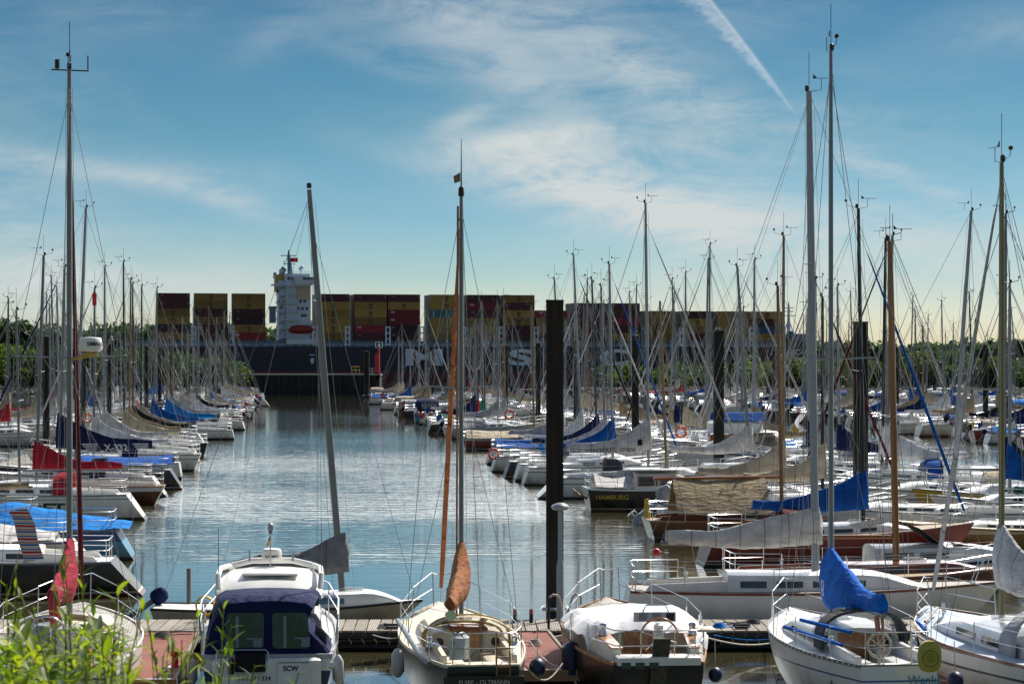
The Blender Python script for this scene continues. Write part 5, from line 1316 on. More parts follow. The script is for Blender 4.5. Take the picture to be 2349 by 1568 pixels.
yb('A', 1, 1290, 160, 1271, 640, 'white yacht with low blue cockpit tent half hidden by the tall front pile', 8.8, .57, hull='h_plain', mast='alu', cover='lightgrey', jib=None, wr=.01, tent='blue')
I = yb('A', 1, 1225, 187, 1218, 700, 'red hulled traditional boat under a long pleated tan tent', 9.0, .60, hull='h_red', mast='ochrem', rm=.09, cover=None, boom=False, tent='sand', rev=-.3, tw=.62, Fs=.75, Fb=1.15, jib=None, wr=.011, cab='gel')
yb('A', 1, 1142, 214, 1140, 690, 'dark grey launch with grey cockpit tent behind the tan tented boat', 7.5, .57, hull='h_grey', mast='alu', cover='lightgrey', jib=None, wr=.012, hood='lightgrey')
yb('A', 1, 1110, 243, 1104, 690, 'white boat with emerald green boom tent and green foredeck cover', 8.2, .56, hull='h_plain', mast='aluw', cover='green', ch=.9, jib=None, wr=.014, tent='green')
yb('A', 1, 1090, 258, 1085, 790, 'white boat with brick red boom cover next to the green tented boat', 8.2, .56, hull='h_white2', mast='alu', cover='red', jib=None, wr=.014)
yb('A', 1, 1052, 283, 1050, 680, 'black hulled yacht with pale boom cover far along the right row', 9.0, .56, hull='h_black', mast='aluw', cover='pale', jib=None, wr=.015)
# ---- far side of the right walkway: bows to the walkway, sterns to the right
yb('B', -1, 2185, 106, 2228, 483, 'white yacht with tall white mast raked to the right and bare boom', 11.0, .50, hull='h_white', mast='aluw', rm=.095, cover=None, jib=None, spr=(.4, .7), blen=4.3, wr=.008, hood='sand', win=4)
yb('B', -1, 2023, 119, 2031, 545, 'white sloop with black mast and thick pale cover along its boom', 10.0, .56, hull='h_plain', mast='blackm', rm=.09, cover='pale', blen=4.0, ch=1.3, coverk=3.2, bz=2.1, jib=None, wr=.009)
yb('B', -1, 1925, 129, 1920, 655, 'pale blue hulled sloop with white mast near the black masted one', 9.0, .56, hull='h_ltblue', mast='aluw', cover='navy', jib=None, wr=.009)
yb('B', -1, 1727, 154, 1730, 595, 'white yacht with fawn mast boot beside the wood windowed motor yacht', 9.5, .56, hull='h_white2', mast='aluw', rm=.09, cover='tan', ch=1.9, jib='pale', wr=.01)
yb('B', -1, 1625, 171, 1628, 560, 'tall masted white yacht with greyish cover behind the thick right pile', 11, .56, hull='h_white', mast='alu', cover='lightgrey', ch=1.9, jib=None, wr=.011, spr=(.36, .66))
yb('B', -1, 1570, 182, 1572, 625, 'white yacht with creamy cover and grey mast in mid distance', 10, .56, hull='h_cream', mast='alu', cover='sand', jib='lightgrey', wr=.011)
yb('B', -1, 1550, 189, 1541, 640, 'white yacht with dark blue cover and grey mast in mid distance', 9.5, .56, hull='h_plain', mast='alu', cover='navy', jib='black', wr=.011)
yb('B', -1, 1452, 205, 1443, 670, 'white yacht with fawn mast cover left of the row of white masts', 9.5, .56, hull='h_white', mast='aluw', cover='tan', jib=None, wr=.012)
I = yb('B', -1, 2090, 92, 2090, None, 'white flush decked racing sloop without a cover, lying behind the orange mast', 9.6, .5, hull='h_plain', mast=None, cabin=(.3, .75, .85, .3), wr=.007)
I = yb('B', -1, 2260, 83, 2260, None, 'ochre varnished dayboat with cream foredeck at the right edge', 8.4, .5, hull='h_ochre', rail='ochrem', deck='deckc', mast=None, cabin=(.35, .6, .7, .25), wr=.007)
# trawler yacht with wood framed windows
loc, a = at_stern(-1, 1850, 148)
t = motorboat('motor_yacht', 'white flybridge motor yacht with brown framed saloon windows', loc, a, cat='motor yacht', L=9.5, B=3.3, Fs=1.0, Fb=1.6, house=(.18, .70, 1.2, 1.25), canopy=None, arch=False, hull='h_plain')
r, hu = t['root'], t['hu']; EXPL.append(('B', 148))
mb = MB(); mb.bbox((4.3, 0, 2.42), (4.6, 2.9, .10), .04); mb.bbox((4.3, 0, 2.75), (3.0, 2.4, .65), .15); fb = mb.build('flybridge', M['gel'], r)
for sd in (1, -1):
    for k in range(3): mb = MB(); x = 2.6 + k * 1.25; mb.box((x, sd * 1.215, 1.85), (1.0, .05, .75)); fr = mb.build('window_frame', M['varnish'], r, smooth=0); mb = MB(); mb.box((x, sd * 1.225, 1.85), (.82, .06, .58)); mb.build('window_pane', M['glass'], fr, smooth=0)
mb = MB(); mb.loft([[(2.6, y * 1.2, 3.1 + z) for y, z in ((-1, 0), (-.6, .45), (.6, .45), (1, 0))], [(5.6, y * 1.2, 3.1 + z) for y, z in ((-1, 0), (-.6, .45), (.6, .45), (1, 0))]], caps=False, closed=False); mb.build('flybridge_cover', M['blue'], r)
# black bimini boat and its grey covered engine, white speedboat with black tarpaulin
loc, a = at_stern(1, 1512, 100)
t = motorboat('motor_boat', 'white motorboat with wide charcoal bimini and big pale tilted outboard', loc, a, L=7.6, house=(.46, .86, .9, .5), canopy=None, hull='h_plain', arch=False)
r, hu = t['root'], t['hu']; EXPL.append(('A', 100))
def arch(x, w, h, z, e=.4): return [(x, w * math.cos(q), z + h * max(0, math.sin(q)) ** e) for q in [PI * j / 12 for j in range(13)]]
mb = MB(); mb.loft([arch(.95, 1.15, .25, 1.35), arch(1.15, 1.2, .55, 1.35), arch(2.4, 1.2, .62, 1.35), arch(3.9, 1.15, .55, 1.30), arch(4.3, 1.1, .2, 1.3)], caps=False, closed=False); mb.jitter(.02, 2); bm = mb.build('bimini', M['darkgrey'], r)
mb = MB()
for sd in (1, -1):
    mb.loft([[(x, sd * 1.19, z) for z in (.95, 1.36)] for x in (1.0, 4.2)], caps=False, closed=False)
mb.build('side_curtain', M['black'], bm)
for k in range(3): mb = MB(); mb.box((1.6 + k * .95, -1.2, 1.17), (.72, .03, .30)); mb.build('curtain_window', M['clear'], bm)
mb = MB(); mb.tube([(.7, -1.1, .8), (.9, -1.15, 1.9), (.9, 1.15, 1.9), (.7, 1.1, .8)], .05, 6); mb.build('targa_arch', M['gel'], r)
outboard(r, -.1, -.1, .85, M['lightgrey'], .85, 1.35, mat('pale_blue_leg', (.35, .42, .48), .4))
loc, a = at_stern(1, 1862, 71.5)
t = motorboat('motor_boat', 'white speedboat with black wraparound windscreen behind the blue covered mast', loc, a, L=6.6, house=(.25, .95, .85, .55), canopy=None, hull='h_plain', arch=False, Fs=.7, Fb=.95, rails=False)
EXPL.append(('A', 71.5))
mb = MB(); mb.loft([[(x, y, z + .02 * math.sin(x * 9 + y * 5)) for y in (-.85, -.4, 0, .4, .85)] for x, z in ((1.2, 1.75), (2.3, 2.0), (2.9, 1.75), (3.9, 1.05), (4.6, .80))], caps=False, closed=False); mb.jitter(.04, 2)
o = mb.build('black_tarpaulin', M['black'], t['root'])
# ---- left of the fairway: sterns to the channel
I = yb('C', -1, -120, 69.5, -120, None, 'black hulled yacht with cluttered stern at the left edge', 9.0, 0.63, hull='h_black', deck='deckw', mast=None, wr=.006, rev=1.1, rz=.086)
loc, a = at_stern(-1, 252, 77, .086)
I = yacht('sailing_yacht', 'cream hulled yacht under a long white winter tarpaulin with red waterline', loc, a, L=9.8, hull='h_cream', mast=None, rev=1.2, Fs=1.0, Fb=1.25, wr=.006, rail='navy'); EXPL.append(('C', 77))
hu = I['hu']; tent(I['root'], hu, 7.0, 1.6, 2.15, M['pale'], .06, 'winter_cover', .06, 1.25)
lettering('lettering', 'MOSCITO', .24, M['navy'], I['root'], lambda x, y: hu.on(4.35 - x, .78 + y, 1, .02), .02)
loc, a = at_stern(-1, 322, 82.5, .086)
I = yacht('sailing_yacht', 'light blue yacht with bright blue tarpaulin over cockpit and cabin', loc, a, L=8.2, hull='h_ltblue', mast=None, rev=.75, Fs=1.0, Fb=1.2, wr=.006); EXPL.append(('C', 82.5))
hu = I['hu']; tent(I['root'], hu, 4.7, .25, 2.0, M['brightblue'], .06, 'tarpaulin', .05, 1.22)
loc, a = at_stern(-1, 118, 91, .086)
I = yacht('sailing_yacht', 'white sloop with rolled tan boom cover between the blue tarpaulin and the green striped hull', loc, a, L=8.2, H=9, hull='h_white', cover='tan', blen=4, ch=.5, rev=.5, wr=.006, jib=None, bz=1.9, mast='alu', hood='green'); EXPL.append(('C', 91))
hu = I['hu']; lettering('lettering', 'CITO', .26, M['navy'], I['root'], lambda x, y: hu.on(.95 - x, .62 + y, 1, .02), .02)
loc, a = at_stern(-1, 347, 103.5, .086)
M['h_piet'] = None
H('h_piet', [(-1, (.05, .05, .05)), (.12, (.76, .74, .68)), (.86, (.03, .12, .09)), (.90, (.76, .74, .68))])
I = yb('C', -1, 60, 103.5, 52, 712, 'white yacht lettered in dark green with red spray hood', 9.6, .56, rz=.086, hull='h_piet', mast='alu', rm=.06, cover=None, jib=None, hood='red', rev=.95, Fs=1.05, Fb=1.25, wr=.007, cabin=(.36, .8, .95, .42))
I['root'].location = loc; hu = I['hu']
lettering('lettering', 'PiET', .62, mat('dark_green_vinyl', (.01, .05, .035), .5), I['root'], lambda x, y: hu.on(4.15 - x * 1.35, .50 + y, 1, .02), .03)
I = yb('C', -1, 83, 114, 100, 585, 'low wooden yacht with white topside band and bright red boom cover', 11.0, .53, rz=.086, hull='h_woodstripe', deck='teak', rail='varnish', mast='alu', rm=.085, cover='red', blen=4.0, ch=1.1, coverk=3.2, bz=1.8, jib=None, rev=-.6, tw=.55, Fs=.85, Fb=1.0, wr=.007, cabin=(.38, .74, .8, .3), cab='gel')
I = yb('C', -1, 172, 128, 197, 475, 'navy hulled ketch under a broad bright blue boom tarpaulin', 10.5, .54, rz=.086, hull='h_navy', mast='aluw', rm=.09, cover=None, tent=None, jib=None, Fs=1.0, Fb=1.3, wr=.009, rev=.8, boom=False)
tent(I['root'], I['hu'], 5.6, .7, 1.75, M['blue'], .30, 'boom_tent', .04)
I = yb('C', -1, 136, 121, 148, 612, 'dark blue sloop whose navy boom cover carries white racing numbers', 10.0, .54, rz=.086, hull='h_white', mast='alu', rm=.09, cover='navy', blen=4.6, ch=1.5, coverk=2.6, bz=2.35, jib='navy', wr=.009, rev=.9, hood='navy')
z = I['bz']; xq = I['xm']
lettering('sail_lettering', 'X-332', .44, M['white'], I['root'], lambda x, y: (xq - 2.75 - x + y * .25, .27, z + .0 + y), .03)
mb = MB()
for sd in (-1, 1):
    for k in range(4): mb.box((xq - 2.75 + sd * 1.22 + (.18 - k * .11) * .3, .26, z + .18 - k * .11), (.75 - .1 * k, .012, .055))
mb.build('sail_stripes', M['white'], I['root'], smooth=0)
LEFT = [(215, 139, 217, 660, 'h_plain', 'alu', 'white', None, 'white sloop with red banded grey mast top and white cover'), (239, 150, 240, 612, 'h_white', 'aluw', 'pale', 'pale', 'white yacht with long ivory boom cover behind the racing numbers'),
        (285, 163, 283, 600, 'h_white2', 'blackm', 'sand', None, 'white yacht with black mast and sandy boom cover left of the channel'), (296, 168, 300, 640, 'h_wood', 'ochrem', 'tan', 'tan', 'wooden sloop with ochre mast and tan sails'),
        (305, 173, 304, 650, 'h_navy', 'blackm', 'black', None, 'dark sloop with black mast and black boom cover'), (323, 182, 325, 655, 'h_yellow', 'blackm', 'beige', None, 'yellow hulled yacht with black mast and beige cover'),
        (350, 196, 360, 660, 'h_white', 'alu', 'blue', None, 'white yacht with blue cover behind the yellow hull'), (382, 212, 384, 760, 'h_plain', 'alu', 'brightblue', None, 'white sloop with short mast and turquoise blue cover'),
        (393, 222, 396, 738, 'h_wood', 'woodm', 'lightgrey', None, 'wooden sloop with short orange mast and grey cover')]
for u, d, ut, vt, hl, ms, cv, jb, lab in LEFT:
    I = yb('C', -1, u, d, ut, vt, lab, rnd.uniform(7.6, 10.6), rnd.uniform(.54, .60), rz=.086, hull=hl, mast=ms, cover=cv, jib=jb, wr=d * .00006, rev=rnd.choice([.9, .45, -.35, -.5, .2]), tw=rnd.uniform(.55, .85), Fs=rnd.uniform(.8, 1.05), blen=rnd.uniform(3.4, 4.3), ch=1.5, coverk=3.4, hood={'h_plain': 'navy', 'h_yellow': 'grey'}.get(hl))
    if u == 215:
        mb = MB(); a, b = I['mp'](PZ(700, d)), I['mp'](PZ(672, d)); mb.tube([a, b], .085, 10, el=1.35); mb.build('red_band', mat('red_mast_band', (.62, .02, .02), .5), I['mast'])
for u, d, ut, vt, hl, ms, cv, lab in ((443, 270, 443, 705, 'h_white', 'aluw', 'pale', 'white yacht with ivory cover near the far end of the left row'), (479, 319, 479, 701, 'h_cream', 'ochrem', 'pale', 'cream yacht with tall ochre mast at the far end of the left row'), (512, 372, 514, 712, 'h_white2', 'aluw', 'beige', 'white yacht with raked white mast close to the quay'), (537, 410, 538, 757, 'h_plain', 'aluw', 'lightgrey', 'last white yacht of the left row, in front of the quay wall')):
    yb('C', -1, u, d, ut, vt, lab, 9.4, .56, rz=.086, hull=hl, mast=ms, cover=cv, jib=None, wr=d * .00006, detail=0)
for u, d, ut, vt, hl, ms, cv, lab in ((19, 195, 17, 734, 'h_white', 'alu', 'red', 'white yacht with red boom cover behind the left walkway'), (107, 225, 107, 673, 'h_plain', 'alub', 'blue', 'white yacht with slate mast behind the left walkway'), (87, 213, 86, 742, 'h_white2', 'alu', 'beige', 'white yacht with beige cover behind the left walkway')):
    yb('D', 1, u, d, ut, vt, lab, 9.2, .56, rz=.086, hull=hl, mast=ms, cover=cv, jib=None, wr=d * .00006)

# ---- the rest of the harbour: prototypes and their copies
def stern_gear(root, L, z, k):
    mb = MB(); mb.tube([(.05, .5, z), (-.25, .5, z + 1.35)], .018, 5); po = mb.build('flagstaff', M['wornwood'], root)
    mb = MB(); mb.loft([[(-.12 - q * .30 - .1 * q, .5 + .10 * math.sin(q * 7), z + 1.25 - q * .42), (-.02 - q * .30 - .1 * q, .5 + .10 * math.sin(q * 7 + .6), z + .78 - q * .38)] for q in (0, .25, .5, .75, 1)], caps=False, closed=False); mb.build('ensign', M['redplas'], po)
    mb = MB(); mb.torus((.10, -.55, z + .42), .22, .07, 'X', 14, 6, -PI / 2 + .6, 1.5 * PI - .6); mb.build('rescue_float', M['orange'] if k % 2 else M['yellow'], root)
    if k in (1, 3): outboard(root, -.15, -.2, z - .1, M['navy'] if k == 1 else M['black'], .5, .9, M['grey'])
HULLS = [('white', 'h_white'), ('white', 'h_plain'), ('red striped white', 'h_white2'), ('cream', 'h_cream'), ('navy', 'h_navy'), ('black', 'h_black'), ('grey', 'h_grey'), ('red', 'h_red'), ('wooden', 'h_wood'), ('light blue', 'h_ltblue'), ('green', 'h_green'), ('yellow', 'h_yellow')]
HW = [6, 5, 4, 2, 4, 3.4, 1.6, 1.2, 2, 1.0, .8, .5]
COVERS = [('beige', 'beige'), ('ivory', 'pale'), ('white', 'white'), ('blue', 'blue'), ('navy', 'navy'), ('grey', 'lightgrey'), ('sandy', 'sand'), ('tan', 'tan'), ('red', 'red'), ('green', 'green'), ('black', 'black'), ('sky blue', 'brightblue')]
CWT = [4, 4, 3, 2.6, 3, 4, 3, 3, .8, .3, 1.4, .6]
MASTS = [('grey', 'alu'), ('white', 'aluw'), ('slate', 'alub'), ('black', 'blackm'), ('wooden', 'woodm'), ('ochre', 'ochrem')]
MWT = [5, 4, 3, 3, .7, .8]
PROTO = []
for k, kw in enumerate((dict(L=9.2, H=11.8, hood='navy', jib='pale', rake=.2), dict(L=8.0, H=10.2, jib=None, tent='blue', cabin=(.34, .72, .8, .36), win=2), dict(L=10.4, H=13.6, hood='grey', jib='lightgrey', spr=(.36, .66), rake=.3, rev=.9), dict(L=9.6, H=12.4, jib=None, rev=-.35, tw=.6, rake=.1), dict(L=8.6, H=11.0, jib='lightgrey', hood='beige', ch=1.8))):
    PROTO.append(yacht('sailing_yacht', 'x', (0, 0, 0), 0, None, wr=.0155, detail=0, **{**dict(blen=kw['L'] * .41, ch=1.4, rm=.085), **kw})['root'])
for k, (r_, L_) in enumerate(zip(PROTO, (9.2, 8.0, 10.4, 9.6, 8.6))): stern_gear(r_, L_, .95, k)
MPROTO = [motorboat('motor_boat', 'x', (0, 0, 0), 0, None, canopy='navy')['root'], motorboat('motor_boat', 'x', (0, 0, 0), 0, None, L=9.4, B=3.1, Fs=1.05, Fb=1.6, house=(.22, .80, 1.05, .95), canopy='grey', hull='h_white')['root'], motorboat('motor_boat', 'x', (0, 0, 0), 0, None, L=6.4, house=(.38, .8, .8, .5), canopy='tan', arch=False)['root']]
pused = set()
AUTO = []
def prune(o, part):
    for c in kids(o):
        if c.name.split('.')[0] == part: drop(o, c)
def recolour(o, part, m):
    for c in kids(o):
        if c.name.split('.')[0] == part: setmat(c, m)
        recolour(c, part, m)
def auto_boat(row, sgn, x_mast, d, mot, rz):
    rg = rnd
    if rg.random() < mot:
        k = rg.randrange(3); src = MPROTO[k]; key = ('m', k); xm = 4.2
    else:
        k = rg.randrange(5); src = PROTO[k]; key = ('y', k); xm = (9.2, 8.0, 10.4, 9.6, 8.6)[k] * .57
    o = src if key not in pused else copy_tree(src); pused.add(key)
    a = rz + (0 if sgn > 0 else PI) + rg.uniform(-.05, .05)
    o.location = (x_mast - xm * math.cos(a), d - xm * math.sin(a), 0); o.rotation_euler = (rg.uniform(-.012, .012), rg.uniform(-.010, .006), a)
    s = rg.uniform(.84, 1.08); o.scale = (s * rg.uniform(.92, 1.1), s, s)
    hn, hm = rg.choices(HULLS, HW)[0]; recolour(o, 'hull', M[hm])
    cn, cm = rg.choices(COVERS, CWT)[0]; mn, mm = rg.choices(MASTS, MWT)[0]
    if key[0] == 'y':
        recolour(o, 'sail_cover', M[cm]); recolour(o, 'mast', M[mm]); recolour(o, 'boom_tent', M[rg.choice(['blue', 'tan', 'brightblue', 'grey', 'green', 'sand'])]); recolour(o, 'sprayhood', M[rg.choice(['navy', 'grey', 'beige', 'blue', 'darkgrey', 'maroon'])])
        recolour(o, 'ensign', M[rg.choice(['redplas', 'redplas', 'blue', 'white', 'yellow', 'black'])]); recolour(o, 'rescue_float', M[rg.choice(['orange', 'yellow', 'gel', 'blue', 'redplas'])])
        if rg.random() < .75: recolour(o, 'furled_headsail', M[rg.choice(['pale', 'white', 'lightgrey', 'lightgrey', 'navy', 'beige', 'maroon', 'black'])])
        desc = f'{hn} yacht with {mn} mast and {cn} cover'
    else:
        recolour(o, 'canopy', M[cm]); desc = f'{hn} {("cabin cruiser", "tall motor cruiser", "small motorboat")[key[1]]} with {cn} canopy'
    if o is not src:
        if rg.random() < .55: prune(o, 'flagstaff')
        if rg.random() < .5: prune(o, 'rescue_float')
    AUTO.append(dict(o=o, row=row, d=d, desc=desc, kind=key[0], x=x_mast))
ROWS = {'A': (16.2, SK, 1, 220, 440, 8.6, .22), 'B': (27.8, SK, -1, 92, 440, 5.4, .10), 'E': (59.5, SK, 1, 172, 445, 5.6, .22), 'G': (71.0, SK, -1, 225, 450, 6.2, .25), 'K': (98.5, SK, 1, 300, 455, 6.6, .45), 'Q': (112, SK, -1, 365, 455, 8, .5), 'C': (-11.3, .086, -1, 234, 440, 7.6, .12), 'D': (-22.6, .086, 1, 196, 440, 6.4, .12), 'T': (-57.0, .086, -1, 405, 460, 9, .6)}
for row, (a, sl, sgn, d0, d1, st, mot) in ROWS.items():
    d = d0
    while d < d1:
        x = a - sl * d; u = 1174 + x / d * F
        if not (u < -190 or u > 2520) and not any(r == row and abs(e - d) < 3.0 for r, e in EXPL):
            auto_boat(row, sgn, x + (rnd.uniform(-2.2, 1.6) if row in 'AC' else rnd.uniform(-1.2, 1.2)), d + rnd.uniform(-.7, .7), mot, math.atan(sl))
        d += st * (1 + .25 * (d > 320)) * rnd.uniform(.85, 1.2)
ROWN = {'A': 'row at the right edge of the fairway', 'B': 'row behind the right walkway', 'E': 'near side of the second right walkway', 'G': 'far side of the second right walkway', 'K': 'third right row below the hedge', 'Q': 'last right row below the hedge', 'C': 'row at the left edge of the fairway', 'D': 'row behind the left walkway', 'T': 'far left corner'}
from collections import defaultdict
seen = defaultdict(list)
for q in AUTO: seen[(q['row'], q['desc'])].append(q)
for (row, desc), lst in seen.items():
    lst.sort(key=lambda q: q['d']); n = len(lst)
    for i, q in enumerate(lst):
        lab = desc + ', ' + ROWN[row]
        if n > 1: lab = f'{desc}, {"nearest" if i == 0 else ("farthest" if i == n - 1 else ordinal(i) + " nearest")} such in the {ROWN[row]}'
        q['o']['label'] = ' '.join(lab.split()[:16]); q['o']['group'] = 'sailing yachts moored in rows' if q['kind'] == 'y' else 'motorboats moored in rows'
for key, src in list(((('y', k), PROTO[k]) for k in range(5))) + list(((('m', k), MPROTO[k]) for k in range(3))):
    if key not in pused:
        for c in kids(src): drop(src, c)
        bpy.data.objects.remove(src)
print('AUTO boats', len(AUTO), 'explicit', len(EXPL))
# ------------------------------------------------------------------ the near berths: sterns towards us
def near_loc(u, d, head): return (PX(u, d), d, 0), PI / 2 + head
def cockpit(root, hu, xa, xb, w, depth, wall, sole, seat=None):
    """open well with side seats, floor and coamings"""
    z = hu.zs((xa + xb) / 2); mb = MB(); zf = z - depth
    for sd in (1, -1): mb.box(((xa + xb) / 2, sd * (w + .01), z - depth / 2), (xb - xa, .03, depth + .06))
    for x in (xa, xb): mb.box((x, 0, z - depth / 2), (.03, 2 * w, depth + .04))
    mb.build('cockpit_lining', wall, root, smooth=0); z0_ = z
    for sd in (1, -1):
        mb = MB()
        mb.prism([(xa, z - .02), (xa + .1, z + .14), (xb, z + .24), (xb, z - .02)], sd * w, sd * (w + .09))
        mb.build('cockpit_coaming', wall, root)
    mb = MB(); mb.box(((xa + xb) / 2, 0, zf), (xb - xa, w * 2, .03)); mb.build('cockpit_sole', sole, root)
    for sd in (1, -1):
        mb = MB(); mb.bbox(((xa + xb) / 2, sd * (w - .2), zf + .17), (xb - xa - .06, .38, .32), .02); mb.build('cockpit_seat', seat or wall, root)
def winch(root, x, y, z, s=1.0):
    mb = MB(); mb.lathe([(.075 * s, 0), (.06 * s, .05 * s), (.045 * s, .10 * s), (.062 * s, .15 * s), (.05 * s, .18 * s), (.02 * s, .19 * s)], (x, y, z), 12); mb.build('winch', M['steel'], root)

# ---- blue canopied motor cruiser
loc, a = near_loc(612, 46.2, .075)
H('h_cruiser', [(-1, (.02, .02, .03)), (.08, (.012, .03, .11)), (.72, (.74, .75, .76))])
hu = Hull(7.6, 2.62, 1.0, 1.42, .90, -.12, 1.3, full=2.6)
r = thing('motor_cruiser', 'white motor cruiser with navy blue cockpit canopy and white radar dome', 'motor boat', loc, a); SCW = r
hu.mesh(18, 8).build('hull', M['h_cruiser'], r, smooth=50); hu.deck().build('deck', M['gel'], r); hu.rail(.07, .09, .03).build('rubbing_strake', mat('pale_grey_strake', (.42, .43, .45), .5), r)
mb = MB(); mb.bbox((-.06, 0, .58), (.16, 2.0, .82), .05); tr_ = mb.build('transom_panel', M['gel'], r)
mb = MB(); mb.bbox((-.16, -.50, .62), (.04, .62, .58), .02); mb.build('transom_door', mat('gel_shade', (.70, .71, .72), .35), r)
yd = (0, -1, 0)
lettering('lettering', 'SCW', .125, M['navy'], r, plane_fn((-.19, -.44, .80), yd, (0, 0, 1)), .03)
mb = MB(); mb.box((-.16, .22, .62), (.02, .62, .17)); pl = mb.build('number_plate', mat('plate_pale', (.62, .63, .62), .5), r)
lettering('lettering', 'HH-AH 334', .12, M['black'], r, plane_fn((-.175, .22, .62), yd, (0, 0, 1)), .008)
for sd in (1, -1):
    mb = MB(); mb.lathe([(.05, 0), (.06, -.02), (.02, -.04)], (-.02, sd * 1.18, .82), 10, 'X'); mb.build('stern_light', M['steel'], r)
# canopy
def sec(x, wb, wt, zb, zt): return [(x, wb, zb), (x, wb * .6 + wt * .4, zb + (zt - zb) * .55), (x, wt, zb + (zt - zb) * .90), (x, wt * .86, zt - .01), (x, wt * .4, zt + .03), (x, 0, zt + .035), (x, -wt * .4, zt + .03), (x, -wt * .86, zt - .01), (x, -wt, zb + (zt - zb) * .90), (x, -wt * .6 - wt * 0 - wb * .0 - (wb - wt) * .6, zb + (zt - zb) * .55), (x, -wb, zb)]
mb = MB(); mb.loft([sec(.14, 1.16, .84, 1.0, 1.98), sec(.32, 1.18, .90, 1.0, 2.06), sec(1.3, 1.2, .95, 1.04, 2.08), sec(2.3, 1.2, 1.0, 1.08, 2.04)], closed=True); mb.jitter(.006, 3)
M['canopynavy'] = canvas('canopy_navy', (.008, .016, .075))
can = mb.build('canopy', M['canopynavy'], r)
M['bluevinyl'] = mat('tinted_vinyl', (.018, .038, .07), .12, var=.8, scale=1.8, spec=.7)
for y0, y1 in ((.80, .06), (-.10, -.80)):
    def w(y, z): return (.135 - .012 + (z - 1.0) * .035 - .03, y * (1 - (z - 1.1) * .10), z)
    mb = MB(); P = []
    for k in range(13):
        pass
    q = .05; zz = [1.14, 1.80]
    ring = [w(y0, zz[0] + q), w(y0 - q * (1 if y0 > y1 else -1), zz[0]), w(y1 + q, zz[0]), w(y1, zz[0] + q), w(y1, zz[1] - q), w(y1 + q, zz[1]), w(y0 - q, zz[1]), w(y0, zz[1] - q)]
    mb.loft([ring, [(p[0] + .02, p[1], p[2]) for p in ring]]); wn = mb.build('canopy_window', M['bluevinyl'], can)
    mb = MB(); mid = (y0 + y1) / 2
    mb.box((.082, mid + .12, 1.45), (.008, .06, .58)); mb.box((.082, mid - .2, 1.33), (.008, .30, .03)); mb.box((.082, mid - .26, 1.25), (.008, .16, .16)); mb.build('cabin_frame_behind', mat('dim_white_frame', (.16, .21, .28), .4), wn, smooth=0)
for sd in (1, -1):
    mb = MB(); mb.loft([[(x, sd * (1.195 - (z - 1.0) * .17), z) for z in (1.22, 1.72)] for x in (.6, 2.1)], caps=False, closed=False); mb.build('canopy_window', M['bluevinyl'], can)
# hard top
mb = MB(); rings = []
for x, w_, z, h in ((2.15, 1.0, 1.86, .16), (2.3, 1.04, 1.88, .24), (3.4, 1.02, 1.98, .30), (4.4, .92, 2.02, .26), (4.9, .75, 1.98, .12)):
    rings.append([(x, w_, z), (x, w_ * .99, z + h * .55), (x, w_ * .86, z + h * .92), (x, w_ * .4, z + h * 1.1), (x, 0, z + h * 1.14), (x, -w_ * .4, z + h * 1.1), (x, -w_ * .86, z + h * .92), (x, -w_ * .99, z + h * .55), (x, -w_, z)])
mb.loft(rings); top = mb.build('hard_top', M['gel'], r)
mb = MB(); rings = [[(x, s * y, z) for y, z in ((w_, 1.3), (w_ * .98, zt), (w_ * .5, zt + .05), (0, zt + .06))][::1] for x, w_, zt, s in ()]
mb, ww = cabin_mesh(hu, 2.3, 6.4, 1.02, .62, front=.55); cb = mb.build('cabin', M['gel'], r); cabin_windows(ww, [(.04, .26), (.30, .5)], cb, zr=(.3, .7))
mb = MB(); mb.box((3.3, 0, 1.85), (2.2, 1.9, .26)); mb.build('side_glass', M['glass'], r, smooth=0)
for sd in (1, -1):
    mb = MB(); mb.tube([(2.2, sd * .98, 2.06), (2.35, sd * 1.0, 2.30), (3.2, sd * .98, 2.38), (4.3, sd * .86, 2.34), (4.8, sd * .74, 2.14)], .055, 8); mb.build('roof_rail', M['gel'], r)
mb = MB(); mb.tube([(4.5, .82, 2.33), (4.62, .4, 2.42), (4.62, -.4, 2.42), (4.5, -.82, 2.33)], .06, 8); mb.build('roof_arch', M['gel'], r)
mb = MB(); mb.bbox((3.1, 0, 2.30), (.9, 1.1, .05), .02); mb.build('roof_hatch', M['gel'], r)
rx = 4.35
mb = MB(); mb.lathe([(.10, 0), (.19, .03), (.205, .09), (.20, .20), (.17, .245), (.06, .26)], (rx, 0, 2.43), 24); dm = mb.build('radar_dome', M['gel'], r)
lettering('lettering', 'GARMIN', .075, M['black'], dm, lambda x, y: (rx - .212 * math.cos(-x / .21), .212 * math.sin(-x / .21), 2.53 + y), .02)
mb = MB(); mb.tube([(rx - .35, .02, 2.36), (rx - .35, .02, 3.02)], .014, 6); pm = mb.build('light_mast', M['steel'], r)
mb = MB(); mb.ball((rx - .35, .02, 3.02), .045, 10, 7); mb.lathe([(.05, 0), (.055, .02), (.055, .12), (.06, .13), (.02, .16)], (rx - .35, .02, 3.06), 10); mb.build('masthead_light', M['alub'], pm)
mb = MB(); rows = [[(rx - .36, .02 + .0, 2.98 - .0), (rx - .36, .05, 2.86)], [(rx - .36, .06, 2.80), (rx - .36, .09, 2.70)]]
mb.loft([[(rx - .36, .02, 2.98), (rx - .36, .02, 2.86)], [(rx - .34, .07, 2.86), (rx - .36, .10, 2.78)], [(rx - .36, .03, 2.80), (rx - .36, .09, 2.72)]], caps=False, closed=False); mb.build('pennant', M['yellow'], pm)
